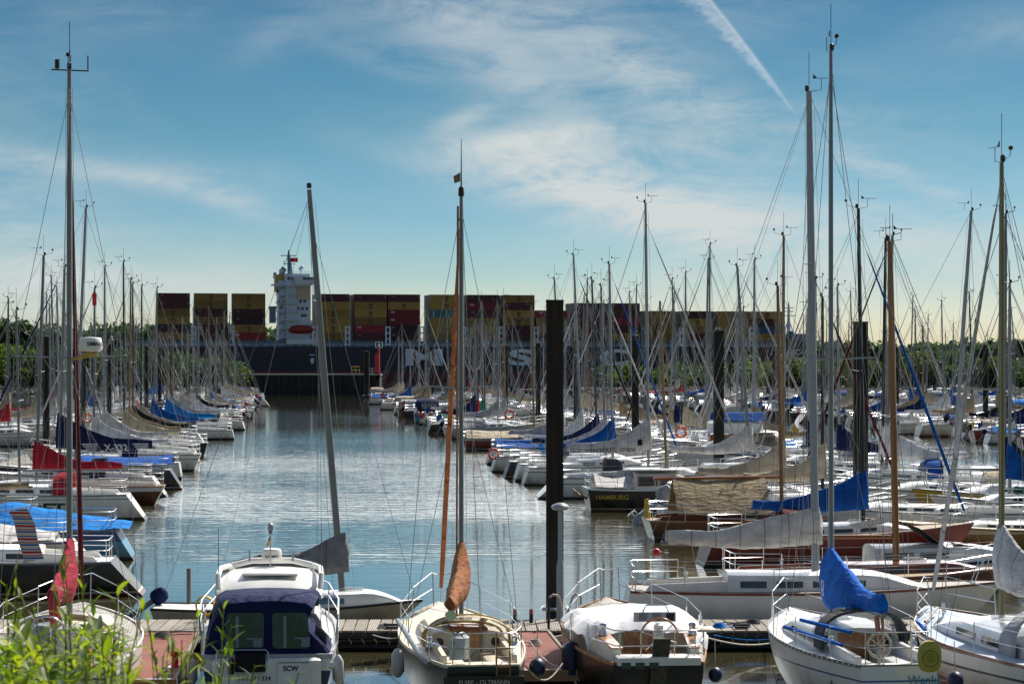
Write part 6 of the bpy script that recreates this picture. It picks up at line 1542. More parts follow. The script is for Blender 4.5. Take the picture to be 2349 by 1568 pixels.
mb = MB(); mb.loft([[(rx - .365, .02, 2.98), (rx - .365, .02, 2.90)], [(rx - .365, .05, 2.92), (rx - .365, .07, 2.86)]], caps=False, closed=False); mb.build('pennant', M['blue'], pm)
for x, y, z0, z1 in ((2.4, .99, 2.1, 3.25), (2.5, -1.0, 2.1, 3.25), (4.4, .45, 2.42, 2.66), (4.4, -.42, 2.42, 2.62)):
    mb = MB(); mb.tube([(x, y, z0), (x, y, z0 + .12), (x, y, z1)], [.022, .012, .006] if z1 > 3 else [.03, .02, .018], 6); mb.build('antenna', M['aluw'], r)
for sd in (1, -1):
    mb = MB(); P = [(1.4, sd * 1.30, 1.12), (1.5, sd * 1.32, 1.62), (3.0, sd * 1.34, 1.78), (5.0, sd * 1.15, 1.92), (6.6, sd * .62, 2.0), (7.4, sd * .12, 1.98)]
    mb.tube(P, .016, 6); mb.tube([(p[0], p[1], p[2] - .25) for p in P[1:]], .012, 5)
    for x in (1.5, 3.0, 5.0, 6.6): q = min(P, key=lambda p: abs(p[0] - x)); mb.tube([q, (q[0], min(abs(q[1]), hu.ys(q[0])) * sd, hu.zs(q[0]))], .014, 5)
    mb.build('side_rail', M['steel'], r)
mb = MB(); mb.tube([(-.12, .92, .25), (-.12, .92, 1.08), (-.12, .86, 1.14), (-.12, .02, 1.14), (-.12, -.02, 1.10), (-.12, -.02, .3)], .016, 6); mb.tube([(-.12, .92, .7), (-.12, -.02, .7)], .012, 5); mb.build('stern_rail', M['steel'], r)
mb = MB(); mb.bbox((-.19, .30, .93), (.13, .56, .36), .05); mb.bbox((-.19, -.05 + .7, .86), (.10, .10, .3), .03); mb.build('hanging_fender_bag', M['black'], r)
fender(PX(775, 46.6), 46.6, PZ(1500, 46.6), .55, .105, M['fender'], 'grey cylinder fender at the right quarter of the blue canopied motorboat', -.1)
fender(PX(1, 46) * 0 + PX(441, 47.6), 47.6, PZ(1510, 47.6), .5, .10, M['fender'], 'grey cylinder fender on the left side of the blue canopied motorboat', .1)
fender(PX(912, 48.4), 48.4, PZ(1486, 48.4), .56, .125, M['fender'], 'fat pale grey fender at the left bow quarter of the green hulled yacht', .12)

# ---- green hulled yacht with brown covers
loc, a = near_loc(1108, 46.4, .130)
I = yacht('sailing_yacht', 'dark green hulled yacht with cream deck and russet brown boom cover', loc, a, L=8.0, B=2.42, Fs=.80, Fb=1.22, tw=.56, rev=-.12, well=(.5, 2.62, .62), hull='h_green', deck='deckc', rail='deckc', cab='deckc', cabin=(.33, .70, .74, .38), win=2, xm=.465, H=PZ(440, 50.2), rm=.072, mast='alu',
          spr=(.545,), spw=.70, boom=False, jib='brown', fore=.985, wr=.0062, mh=None, detail=2, cockpit=False, dip=.05)
hu, r = I['hu'], I['root']; ELS = I
bz = 1.82; mb = MB(); mb.tube([(3.72, 0, bz), (.75, .52, bz - .12)], .05, 8); bo = mb.build('boom', M['alu'], r)
co = cover_mesh(3.72, 3.0, bz + .05, .92, seed=3, k=3.2, fat=.17, sag=.05, droop=.16, lat=.55, amp=.024, wrap=.15).build('sail_cover', canvas('russet_canvas', (.30, .115, .045)), bo)
mb = MB(); mb.lathe([(.10, 0), (.10, .16)], (.68, .53, bz - .14), 12, 'X'); mb.build('boom_end', M['steel'], bo)
top = I['mp'](PZ(440, 50.2)); mb = MB(); mb.tube([top, (top[0], 0, top[2] + 1.05)], [.018, .006], 5); mb.lathe([(.05, -.1), (.06, -.08), (.06, .06), (.03, .1)], top, 8); mb.build('masthead_antenna', M['blackm'], I['mast'])
mb = MB(); mb.loft([[(top[0], .02, top[2] + .38), (top[0], .02, top[2] + .20)], [(top[0], .16, top[2] + .30), (top[0], .14, top[2] + .16)]], caps=False, closed=False); mb.build('club_pennant', mat('pennant_tan', (.22, .15, .08), .8), I['mast'])
mb = MB(); mb.tube([(3.66, .10, 1.3), (3.62, .08, top[2] - .3)], .022, 5); mb.build('furled_mast_sail', M['brown'], I['mast'])
cockpit(r, hu, .5, 2.62, .62, .36, M['deckc'], M['teakgrey'], M['deckc'])
mb = MB(); zb = hu.zs(2.64) - .02
mb.prism([(-.84, zb - .34), (-.84, zb), (-.80, zb + .20), (-.64, zb + .31), (-.32, zb + .37), (0, zb + .39), (.32, zb + .37), (.64, zb + .31), (.80, zb + .20), (.84, zb), (.84, zb - .34)], 2.645, 2.69, 'X'); bh = mb.build('cabin_bulkhead', M['deckc'], r)
mb = MB(); mb.box((2.62, -.02, zb + .09), (.03, .44, .58)); dr = mb.build('companionway_door', M['varnish'], bh)
mb = MB()
for sd in (1, -1): mb.box((2.61, sd * .25 - .02, zb + .10), (.05, .05, .62))
mb.bbox((2.85, -.02, zb + .42), (.7, .74, .08), .02); mb.build('door_frame', M['mahog'], bh)
for sd in (1, -1):
    mb = MB(); mb.lathe([(.07, 0), (.085, -.01), (.085, -.02), (.05, -.025)], (2.64, sd * .55, zb + .16), 14, 'X'); mb.build('instrument', M['blackm'], bh)
# spray hood with yellow hoops and clear panels
def arc(x, w, h, z, k=.62): return [(x, w * math.cos(q), z + h * max(0, math.sin(q)) ** k) for q in [PI * j / 16 for j in range(17)]]
zh = hu.zs(2.7) + .05
mb = MB(); mb.loft([arc(2.35, .84, .60, zh, .55), arc(2.5, .845, .62, zh, .55), arc(2.62, .84, .61, zh, .55)], caps=False, closed=False); hd = mb.build('spray_hood', M['sand'], r)
mb = MB(); mb.loft([arc(2.62, .838, .605, zh, .55), arc(3.45, .80, .40, zh, .55)], caps=False, closed=False); mb.build('hood_window', M['clear'], hd)
M['hoop'] = mat('yellow_piping', (.52, .33, .06), .6)
for x, w, h in ((2.64, .84, .61), (3.45, .81, .405)): mb = MB(); mb.tube(arc(x, w, h, zh, .55), .03, 6); mb.build('hood_hoop', M['hoop'], hd)
for sd in (-.4, .4):
    mb = MB(); mb.loft([[(x, y * .99, z + .012) for (x, y, z) in arc(xx, .838 if xx < 3.1 else .80, hh, zh, .55)][5 if sd > 0 else 10:7 if sd > 0 else 12] for xx, hh in ((2.62, .61), (3.45, .40))], caps=False, closed=False); mb.build('hood_strap', M['hoop'], hd)
winch(r, 1.75, .82, hu.zs(1.7) + .18); winch(r, 1.75, -.82, hu.zs(1.7) + .18)
mb = MB(); mb.bbox((.25, .42, hu.Fs + .36), (.3, .34, .5), .10); mb.jitter(.03, 4); mb.build('white_canvas_bag', M['white'], r)
mb = MB()
for y in (-.25, -.50): mb.tube([(-.02, y, .55), (.05, y, 1.42)], .016, 6)
for k in range(4): mb.box((-.02, -.375, .62 + k * .17), (.06, .25, .03))
mb.build('boarding_ladder', M['varnish'], r)
mb = MB(); mb.box((-.135, 0, .50), (.04, 1.5, .26), 0); nb = mb.build('name_board', M['h_green'] if False else M['blackm'], r)
lettering('lettering', 'ELSBE - OLTMANN', .115, mat('pale_gilt', (.55, .52, .42), .5), r, plane_fn((-.16, 0, .52), yd, (0, 0, 1)), .006)
mb = MB(); mb.tube([(.05, 1.0, .86), (.5, 1.12, .95), (4.6, 1.2, 1.2)], .05, 8); mb.build('spare_pole', M['alu'], r)

# ---- wooden boat under a white tarpaulin
loc, a = near_loc(1510, 46.3, .078)
I = yacht('sailing_yacht', 'old wooden motor sailer with white tarpaulin roof, worn orange trim and spoked wheel', loc, a, L=8.3, B=2.72, Fs=.86, Fb=1.3, tw=.62, well=(.4, 2.4, .60), rev=-.1, hull='h_black', deck='teakgrey', rail='wornwood', cab='gel', cabin=(.30, .72, 1.0, .52), win=2, mast=None, wr=.0062, detail=2, cockpit=False, dip=.05)
hu, r = I['hu'], I['root']
mb = MB(); rings = []
tg = random.Random(5)
for i in range(19):
    x = 1.75 + 3.5 * i / 18; w = min(1.36, hu.ys(x) + .02)
    ring = []
    for j in range(25):
        q = -1 + 2 * j / 24; z = 1.36 + .09 * math.cos(q * 1.4) - .05 * math.cos(i * .7) * .6 + .07 * math.sin(i * .55 + 1) * (1 - abs(q)) + (.0 if abs(q) < .8 else -(abs(q) - .8) * 1.1)
        if i == 0: z -= .18
        if i == 0 and j < 5 and False: z -= .3
        ring.append((x - (.03 if i == 0 else 0), w * q, z))
    rings.append(ring)
mb.loft(rings, caps=False, closed=False); mb.jitter(.085, 1.6, 4); mb.jitter(.035, 4.6, 9); mb.build('tarpaulin', mat('white_tarpaulin', (.80, .80, .82), .6, var=.05, scale=3, bump=.5), r, smooth=60)
mb = MB()
for sd in (1, -1):
    for x in (1.8, 3.4, 5.0): y = min(1.3, hu.ys(x) - .05) * sd; mb.tube([(x, y, hu.zs(x)), (x, y * 1.0, 1.42)], .018, 6)
mb.build('tarpaulin_poles', M['steel'], r); 
bpy.data.objects['tarpaulin_poles'].name = 'tarpaulin_frame'
zb = hu.zs(2.2)
mb = MB(); mb.box((2.42, 0, zb + .08), (.06, 1.70, .98)); bh = mb.build('cabin_bulkhead', M['gel'], r, smooth=0)
mb = MB(); mb.box((2.37, .05, zb + .10), (.06, .62, .86)); mb.build('companionway_door', M['varnish'], bh)
mb = MB(); mb.box((1.4, 0, zb - .36), (2.0, 1.2, .03)); [mb.box((1.4, sd * .61, zb - .18), (2.0, .03, .4)) for sd in (1, -1)]; mb.box((.39, 0, zb - .18), (.03, 1.2, .4)); mb.build('cockpit_sole', M['teakgrey'], r, smooth=0)
for sd in (1, -1):
    mb = MB(); mb.loft([[(.35, sd * (.82), zb - .05), (.35, sd * .80, zb + .22), (.35, sd * .66, zb + .22), (.35, sd * .64, zb - .05)], [(2.4, sd * 1.05, zb - .05), (2.4, sd * 1.03, zb + .40), (2.4, sd * .80, zb + .40), (2.4, sd * .86, zb - .05)]]); mb.build('cockpit_coaming', M['gel'], r)
    mb = MB(); mb.loft([[(.33, sd * .83, zb + .225), (.33, sd * .83, zb + .25), (.33, sd * .62, zb + .25), (.33, sd * .62, zb + .225)], [(2.42, sd * 1.06, zb + .405), (2.42, sd * 1.06, zb + .43), (2.42, sd * .76, zb + .43), (2.42, sd * .76, zb + .405)]]); mb.build('coaming_cap', mat('orange_varnish', (.42, .17, .04), .35, var=.4, scale=6, coat=.4), r)
    winch(r, 1.55, sd * .86, zb + .36, 1.25)
    mb = MB(); mb.bbox((1.55, sd * .44, zb - .02), (1.2, .30, .07), .02); mb.build('seat', M['varnish'], r)
    mb = MB(); mb.bbox((.62, sd * .36, zb - .16), (.4, .42, .34), .03); mb.build('seat_locker', M['teakgrey'], r)
wx, wy, wz = 1.05, -.16, zb + .36
mb = MB(); mb.torus((wx, wy, wz), .36, .02, 'X', 32, 8); wl = mb.build('steering_wheel', M['varnish'], r)
mb = MB()
for k in range(6): q = 2 * PI * k / 6 + .3; mb.tube([(wx, wy, wz), (wx, wy + .36 * math.cos(q), wz + .36 * math.sin(q))], .009, 5)
mb.lathe([(.05, -.03), (.05, .03)], (wx, wy, wz), 10, 'X'); mb.build('spokes', M['steel'], wl)
mb = MB(); mb.bbox((wx + .12, wy, zb + .18), (.2, .2, .62), .04); mb.lathe([(.09, 0), (.09, .08), (.03, .12)], (wx + .12, wy, zb + .5), 12); mb.build('wheel_pedestal', M['gel'], r)
mb = MB(); mb.box((wx + .3, wy + .05, zb + .72), (.1, .8, .18)); mb.tube([(wx + .3, wy + .28, zb + .8), (wx + .3, wy + .22, zb + .94), (wx + .3, wy - .16, zb + .94), (wx + .3, wy - .22, zb + .8)], .014, 6)
pn = mb.build('instrument_panel', mat('panel_grey', (.38, .40, .45), .5), r)
for k in range(3): mb = MB(); mb.box((wx + .24, wy + .28 - k * .26, zb + .72), (.02, .15, .13)); mb.build('instrument', M['alub'] if k < 2 else M['blackm'], pn)
mb = MB(); mb.prism([(.18, .42), (.10, 1.33), (-.22, 1.33), (-.12, .42)], -.10, -.04, 'X'); mb.build('rudder_board', mat('mossy_board', (.075, .065, .04), .85, var=.5, scale=8), r)
mb = MB(); mb.bbox((.12, .0, hu.Fs + .06), (.5, 1.55, .16), .02); mb.build('aft_locker', M['gel'], r)
for y in (.62, .36, .10): mb = MB(); mb.box((-.13, y, hu.Fs - .02), (.02, .17, .12)); mb.build('stern_vent', M['bluevinyl'], r)
mb = MB()
for sd in (1, -1):
    mb.tube([(2.0, sd * 1.28, hu.zs(2)), (2.0, sd * 1.28, hu.zs(2) + .75)], .014, 5)
for sd in (1, -1):
    mb = MB(); mb.bbox((.95, sd * 1.1 * .93, zb + .52), (.5, .34, .06), .02); mb.build('helm_seat', M['deckc'], r) if sd < 0 else None
fender(PX(1310, 49), 49, PZ(1470, 49), .75, .20, M['fendern'], 'big navy ball fender between the red jetty and the tarpaulin boat', .0)
fender(PX(1232, 47.2), 47.2, PZ(1510, 47.2), .5, .16, M['fendern'], 'navy ball fender between the green hull and the red jetty', 0, True)
fender(PX(1640, 46.8), 46.8, PZ(1530, 46.8), .5, .13, M['fendern'], 'navy fender at the right quarter of the tarpaulin boat', 0, True)

# ---- white yacht with the blue boom cover
H('h_stripe', [(-1, (.03, .04, .08)), (.06, (.72, .71, .68)), (.66, (.03, .10, .30)), (.695, (.74, .74, .72))])
loc, a = near_loc(2072, 44.9, .150)
I = yacht('sailing_yacht', 'white yacht with bright blue boom cover and grey spray hood at the lower right', loc, a, L=7.9, B=2.45, Fs=.95, Fb=1.26, tw=.58, well=(.55, 2.85, .60), rev=.28, hull='h_stripe', deck='deckw', rail='alu', cab='gel', cabin=(.36, .72, .82, .40), win=3, xm=.60, H=PZ(118, 49.6), rm=.072, mast='alub',
          spr=(.455,), spw=.88, boom=False, jib=None, fore=.99, wr=.0062, mh=1, detail=2, cockpit=False, dip=.04)
hu, r = I['hu'], I['root']; BLU = I
bz = 1.78; xm_ = I['xm']
mb = MB(); mb.tube([(xm_, 0, bz), (1.35, -.05, bz - .02)], .055, 8); bo = mb.build('boom', M['alu'], r)
M['royal'] = canvas('royal_blue_canvas', (.002, .13, .56))
co = cover_mesh(xm_, 3.35, bz + .10, .86, seed=5, k=2.4, fat=.20, sag=.06, droop=.26, lat=-.05, amp=.022, wrap=.16).build('sail_cover', M['royal'], bo)
mb = MB()
for rr_, y0, z0 in ((.085, .17, 2.06), (.065, .18, 1.92)): mb.torus((xm_ - .28, .245, z0), rr_, .014, 'Y', 18, 6)
mb.build('cover_emblem', M['white'], co)
cockpit(r, hu, .55, 2.85, .60, .36, M['gel'], M['teakgrey'], M['gel'])
zb = hu.zs(2.9) - .02
mb = MB(); mb.prism([(-.80, zb - .36), (-.80, zb), (-.76, zb + .30), (-.5, zb + .38), (.5, zb + .38), (.76, zb + .30), (.80, zb), (.80, zb - .36)], 2.87, 2.92, 'X'); bh = mb.build('cabin_bulkhead', M['gel'], r)
mb = MB(); mb.box((2.85, .05, zb + .06), (.03, .70, .56)); mb.build('wooden_washboard', M['varnish'], bh)
mb = MB(); mb.box((2.80, -.48, zb + .18), (.03, .3, .22)); mb.build('chart_plotter', M['blackm'], bh)
mb = MB(); mb.lathe([(.08, 0), (.095, -.02), (.06, -.03)], (2.82, .62, zb + .2), 14, 'X'); mb.build('compass', M['blackm'], bh)
zh = hu.zs(3) + .04
mb = MB(); mb.loft([arc(2.45, .82, .72, zh, .5), arc(2.75, .83, .76, zh, .5), arc(3.05, .82, .72, zh, .5)], caps=False, closed=False); mb.jitter(.012, 3); hd = mb.build('spray_hood', M['darkgrey'], r)
mb = MB(); mb.loft([arc(3.05, .815, .715, zh, .5), arc(3.7, .76, .40, zh, .5)], caps=False, closed=False); mb.build('hood_window', M['clear'], hd)
mb = MB(); mb.tube(arc(2.43, .83, .73, zh, .5), .03, 6); mb.build('hood_hoop', M['darkgrey'], hd)
for s_ in (0,):
    mb = MB()
    mb.tube([(.75, hu.ys(.75) - .05, hu.zs(.75) + .58), (2.9, hu.ys(2.9) - .05, hu.zs(2.9) + .57)], .038, 8); mb.build('blue_rail_padding', M['royal'], r)
    mb = MB(); mb.tube([(1.1, hu.ys(1.1) - .05, hu.zs(1.1) + .31), (3.9, hu.ys(3.9) - .05, hu.zs(3.9) + .30)], .038, 8); mb.build('blue_rail_padding', M['royal'], r)
    mb = MB(); mb.tube([(1.6, -hu.ys(1.6) + .05, hu.zs(1.6) + .5), (2.6, -hu.ys(2.6) + .05, hu.zs(2.6) + .56)], .038, 8); mb.build('blue_rail_padding', M['royal'], r)
winch(r, 1.9, .80, hu.zs(1.9) + .2); winch(r, 1.9, -.80, hu.zs(1.9) + .2)
mb = MB(); mb.torus((.5, .30, hu.Fs + .36), .22, .025, 'X', 20, 8); mb.tube([(.5, .3, hu.Fs), (.5, .3, hu.Fs + .3)], .03, 6)
for k in range(10): q = 2 * PI * k / 10; mb.tube([(.5, .3, hu.Fs + .36), (.5, .3 + .22 * math.cos(q), hu.Fs + .36 + .22 * math.sin(q))], .006, 4)
mb.build('coiled_rope', M['rope'], r)
mb = MB(); mb.tube([(1.5, .05, bz - .05), (1.35, .02, hu.Fs + .2)], .05, 6); mb.tube([(1.5, -.06, bz - .05), (1.25, -.02, hu.Fs + .15)], .03, 6); mb.build('mainsheet_tackle', mat('red_flecked_rope', (.33, .16, .12), .9, var=.5, scale=40), r)
lettering('lettering', 'Wanka', .22, mat('pale_blue_lettering', (.06, .28, .42), .5), r, lambda x, y: (.02 + (y + .70) * .30 - .03, -.45 - x, .70 + y), .01, .15)
lettering('lettering', 'A', .2, M['navy'], r, lambda x, y: hu.on(1.4 - x, .50 + y, 1, .012), .01, .2)
mb = MB()
for k in range(34): x = .5 + k * .21; mb.box((x, hu.ys(x) + .012, hu.zs(x) + .0), (.06, .02, .03))
mb.build('rail_slots', M['gel'], r, smooth=0)
t = thing('horseshoe_buoy', 'horseshoe buoy in faded yellow green cover on the blue covered yacht', 'life buoy', (PX(2128, 44.7), 44.55, PZ(1502, 44.7)), .12)
mb = MB(); rings = []
for y, k in ((-.07, .86), (-.045, 1), (.045, 1), (.07, .86)):
    rings.append([((.21 * k) * math.copysign(abs(math.cos(q)) ** .75, math.cos(q)), y, .28 * k * math.copysign(abs(math.sin(q)) ** .75, math.sin(q))) for q in [2 * PI * j / 24 for j in range(24)]])
mb.loft(rings); mb.build('cover', M['olive'], t)
mb = MB(); mb.torus((0, -.075, -.03), .145, .008, 'Y', 24, 6)
for k in range(5): mb.box((0, -.075, .05 - k * .035), (.16, .008, .010))
mb.build('printed_panel', mat('olive_print', (.16, .15, .03), .7), t)
fender(PX(1822, 50.6), 50.6, PZ(1494, 50.6), .46, .105, M['fenderw'], 'white fender hanging nearest the bow of the blue covered yacht', .03)
fender(PX(1858, 48.9), 48.7, PZ(1505, 48.9), .52, .11, M['fenderw'], 'white fender amidships on the blue covered yacht', .03)
fender(PX(2190, 45.4), 45.4, PZ(1540, 45.4), .4, .16, M['fendern'], 'round navy fender between the two lower right yachts', 0, True)

# ---- white yacht at the right edge
H('h_right', [(-1, (.03, .03, .05)), (.06, (.70, .68, .63)), (.70, (.02, .025, .07)), (.735, (.74, .73, .69)), (.97, (.16, .07, .035)), (1.05, (.76, .75, .72))])
loc, a = near_loc(2612, 43.3, .245)
I = yacht('sailing_yacht', 'cream white yacht with brown rubbing strake and pale grey boom cover, right edge', loc, a, L=9.1, B=3.05, Fs=1.0, Fb=1.34, tw=.75, rev=.3, hull='h_right', deck='deckb', rail='mahog', cab='gel', cabin=(.34, .76, .95, .42), win=2, xm=.605, H=PZ(372, 48.6), rm=.082, mast='olivem',
          spr=(.50,), spw=.80, boom=True, blen=3.6, cover='pale', ch=1.15, coverk=3.0, bz=1.95, jib='lightgrey', fore=.975, wr=.0062, mh=1, detail=2, hood='lightgrey', lat=-.1, cockpit=True, dip=.05)
hu, r = I['hu'], I['root']
mb = MB(); mb.tube([(6.9, 1.0, 1.28), (7.9, .3, 1.45)], .03, 6); mb.build('boat_hook', M['woodm'], r)
mb = MB(); mb.loft([[(7.2, .5, 1.32), (7.2, .52, 1.62)], [(7.9, .1, 1.36), (7.9, .12, 1.55)]], caps=False, closed=False); mb.build('bow_dodger', M['grey'], r)

# ---- left yacht with the crimson cover
loc, a = near_loc(118, 45.0, .105)
M['crimson'] = canvas('crimson_canvas', (.30, .008, .030))
I = yacht('sailing_yacht', 'white yacht with crimson boom cover and tall grey mast at the lower left', loc, a, L=8.6, B=2.9, Fs=.95, Fb=1.28, tw=.76, rev=-.1, hull='h_white', deck='teakgrey', rail='gel', cab='deckc', cabin=(.36, .72, .85, .40), win=2, xm=.53, H=PZ(160, 49.5), rm=.092, mast='alu',
          spr=(.475,), spw=1.06, well=(.5, 2.95, .64), boom=False, jib='maroon', fore=.93, wr=.0062, mh=1, detail=2, cockpit=False, dip=.05)
hu, r = I['hu'], I['root']; xm_ = I['xm']; bz = 2.0
mb = MB(); mb.tube([(xm_, 0, bz), (1.3, .05, bz - .05)], .055, 8); bo = mb.build('boom', M['alu'], r)
cover_mesh(xm_, 3.25, bz + .05, .80, seed=8, k=2.2, fat=.15, sag=.06, droop=.30, lat=.10, amp=.022, wrap=.16).build('sail_cover', M['crimson'], bo)
mb = MB(); mb.tube([(1.34, .05, 2.2), (1.30, .05, 2.0), (1.28, .05, 1.55)], [.09, .12, .07], 10); mb.build('rolled_cover_end', M['redplas'], bo)
sp = I['mp'](hu.zs(xm_) + .34 + (PZ(160, 49.5) - hu.zs(xm_) - .34) * .475 + .02)
mb = MB(); mb.tube([(sp[0], -.05, sp[2] - .05), (sp[0] - .25, -.40, sp[2] + .02)], .03, 6); mb.box((sp[0] - .25, -.42, sp[2] + .05), (.3, .3, .05)); br = mb.build('radar_bracket', M['hoop'], I['mast'])
mb = MB(); mb.lathe([(.11, 0), (.225, .05), (.235, .12), (.215, .27), (.19, .30), (.05, .31)], (sp[0] - .25, -.43, sp[2] + .08), 24); dm = mb.build('radar_dome', M['gel'], I['mast'])
lettering('lettering', 'SIMRAD', .11, M['black'], I['mast'], lambda x, y: (sp[0] - .25 - .243 * math.cos(-x / .24 - .55), -.43 + .243 * math.sin(-x / .24 - .55), sp[2] + .25 + y), .02)
t_ = I['mp'](PZ(160, 49.5)); mb = MB(); mb.tube([(t_[0], .36, t_[2]), (t_[0], -.38, t_[2] - .02)], .016, 5); mb.lathe([(.05, 0), (.05, .18)], (t_[0], .24, t_[2] + .02), 8); mb.tube([(t_[0], -.36, t_[2]), (t_[0], -.36, t_[2] + .28)], .012, 4); mb.build('masthead_bar', M['blackm'], I['mast'])
cockpit(r, hu, .5, 2.95, .64, .36, M['gel'], M['teakgrey'], M['varnish'])
zh = hu.zs(3) + .05
for x, w, h in ((2.6, .92, .62), (3.5, .86, .45)): mb = MB(); mb.tube(arc(x, w, h, zh, .5), .03, 6); mb.build('hood_hoop', M['sand'], r)
mb = MB(); mb.loft([arc(2.6, .91, .60, zh, .5)[4:13], arc(3.5, .85, .44, zh, .5)[4:13]], caps=False, closed=False); mb.build('spray_hood', M['sand'], r)
zb = hu.zs(3) - .02
mb = MB(); mb.box((3.08, 0, zb + .2), (.05, 1.5, .40)); bh = mb.build('cabin_bulkhead', M['deckc'], r, smooth=0)
mb = MB(); mb.box((3.03, -.1, zb + .18), (.04, .8, .18)); mb.build('wooden_trim', M['varnish'], bh)
mb = MB(); mb.box((3.03, .35, zb + .3), (.04, .4, .14)); mb.build('instrument_panel', M['sand'], bh)
mb = MB(); mb.torus((.95, .15, hu.Fs + .52), .30, .02, 'X', 26, 8)
for k in range(5): q = 2 * PI * k / 5; mb.tube([(.95, .15, hu.Fs + .52), (.95, .15 + .3 * math.cos(q), hu.Fs + .52 + .3 * math.sin(q))], .01, 4)
mb.build('steering_wheel', M['steel'], r)
mb = MB(); mb.bbox((.72, -.28, hu.Fs + .42), (.30, .46, .56), .08); mb.build('white_locker', M['gel'], r)
mb = MB(); mb.lathe([(.16, 0), (.16, .32), (.12, .38), (.03, .40)], (.8, .22, hu.Fs + .3), 14); mb.build('compass_binnacle', M['aluw'], r)
t = thing('horseshoe_buoy', 'bright orange horseshoe buoy on the stern of the crimson covered yacht', 'life buoy', (PX(222, 44.9), 44.9, PZ(1515, 44.9)), .1)
mb = MB(); mb.torus((0, 0, 0), .18, .07, 'Y', 18, 8, -PI / 2 + .5, 1.5 * PI - .5); mb.build('float', M['orange'], t)
mb = MB(); mb.tube([(-.08, -.02, -.2), (0, -.03, -.3), (.08, -.02, -.2)], .012, 5); mb.build('strap', M['rope'], t)
# striped towel drying over a boom on the black hulled boat at the left edge
t = thing('striped_towel', 'towel striped red, blue and yellow hanging over a line at the left edge', 'towel', (PX(45, 67), 67, 0))
za, zc = PZ(1172, 67), PZ(1288, 67)
def stripes():
    m, nt, b = _base('towel_stripes'); L = nt.links.new
    tc = nt.nodes.new('ShaderNodeTexCoord'); sp = nt.nodes.new('ShaderNodeSeparateXYZ'); L(tc.outputs['Object'], sp.inputs[0])
    mu = nt.nodes.new('ShaderNodeMath'); mu.operation = 'MULTIPLY_ADD'; mu.inputs[1].default_value = 2.9; mu.inputs[2].default_value = .2; L(sp.outputs[2], mu.inputs[0])
    fr = nt.nodes.new('ShaderNodeMath'); fr.operation = 'FRACT'; L(mu.outputs[0], fr.inputs[0])
    cr = nt.nodes.new('ShaderNodeValToRGB'); cr.color_ramp.interpolation = 'CONSTANT'; L(fr.outputs[0], cr.inputs[0])
    cs = [(0, (.7, .7, .66)), (.12, (.55, .03, .03)), (.30, (.7, .7, .66)), (.38, (.04, .09, .32)), (.48, (.7, .7, .66)), (.55, (.62, .42, .08)), (.62, (.7, .7, .66)), (.70, (.05, .12, .35)), (.84, (.7, .66, .6)), (.9, (.5, .05, .05))]
    e = cr.color_ramp.elements
    while len(e) < len(cs): e.new(.5)
    for k, (p, c) in enumerate(cs): e[k].position = p; e[k].color = (*c, 1)
    L(cr.outputs[0], b.inputs['Base Color']); b.inputs['Roughness'].default_value = .9
    return m
M['stripes'] = stripes()
mb = MB(); rings = []
for i in range(15):
    q = i / 14; z = za + (zc - za) * q
    rings.append([(-.30 + .45 * q ** .8 + k * .52 + .02 * math.sin(q * 9 + k * 5), -.25 * q + .06 * math.sin(k * 5 + q * 3), z + .10 * k) for k in (0, .25, .5, .75, 1)])
mb.loft(rings, caps=False, closed=False); mb.build('cloth', M['stripes'], t)
mb = MB(); mb.tube([(-.7, .02, za - .02), (.6, .02, za + .18)], .015, 5); mb.build('line', M['rope'], t)
# mooring lines
def rope(label, p, q, sag, r=.014, m='rope'):
    t = thing('mooring_line', label, 'rope', tuple(Vector(p)), 0, 'mooring lines of the near boats')
    d = Vector(q) - Vector(p); mb = MB()
    mb.tube([tuple(d * (k / 12) + Vector((0, 0, -sag * math.sin(PI * k / 12)))) for k in range(13)], r, 5); mb.build('line', M[m], t)
def W(u, v, d): return (PX(u, d), d, PZ(v, d))
rope('pale line from the pontoon cleat to the bow of the green hulled yacht', W(855, 1455, 55.7), W(958, 1440, 53.0), .14)
rope('blue line along the pontoon edge to the tarpaulin boat', W(1635, 1455, 55.7), W(1812, 1458, 55.7), .10, .014, 'brightblue')
rope('pale thick line from the tarpaulin boat to the pontoon', W(1622, 1462, 53.5), W(1800, 1468, 55.6), .12, .02)
rope('pale line between the red jetty and the stern of the green hulled yacht', W(1205, 1525, 46.6), W(1290, 1520, 48.0), .30, .018)
rope('pale line from the red jetty to the side of the green hulled yacht', W(1215, 1470, 51), W(1285, 1530, 48.4), .10, .016)
rope('dark line from the blue covered yacht to the right edge yacht', W(2020, 1415, 46.4), W(2128, 1395, 51.0), .10, .010, 'ropedark')
rope('dark line from the bow of the blue covered yacht to the pontoon', W(1808, 1420, 51.8), W(1770, 1450, 56.0), .05, .014, 'ropedark')
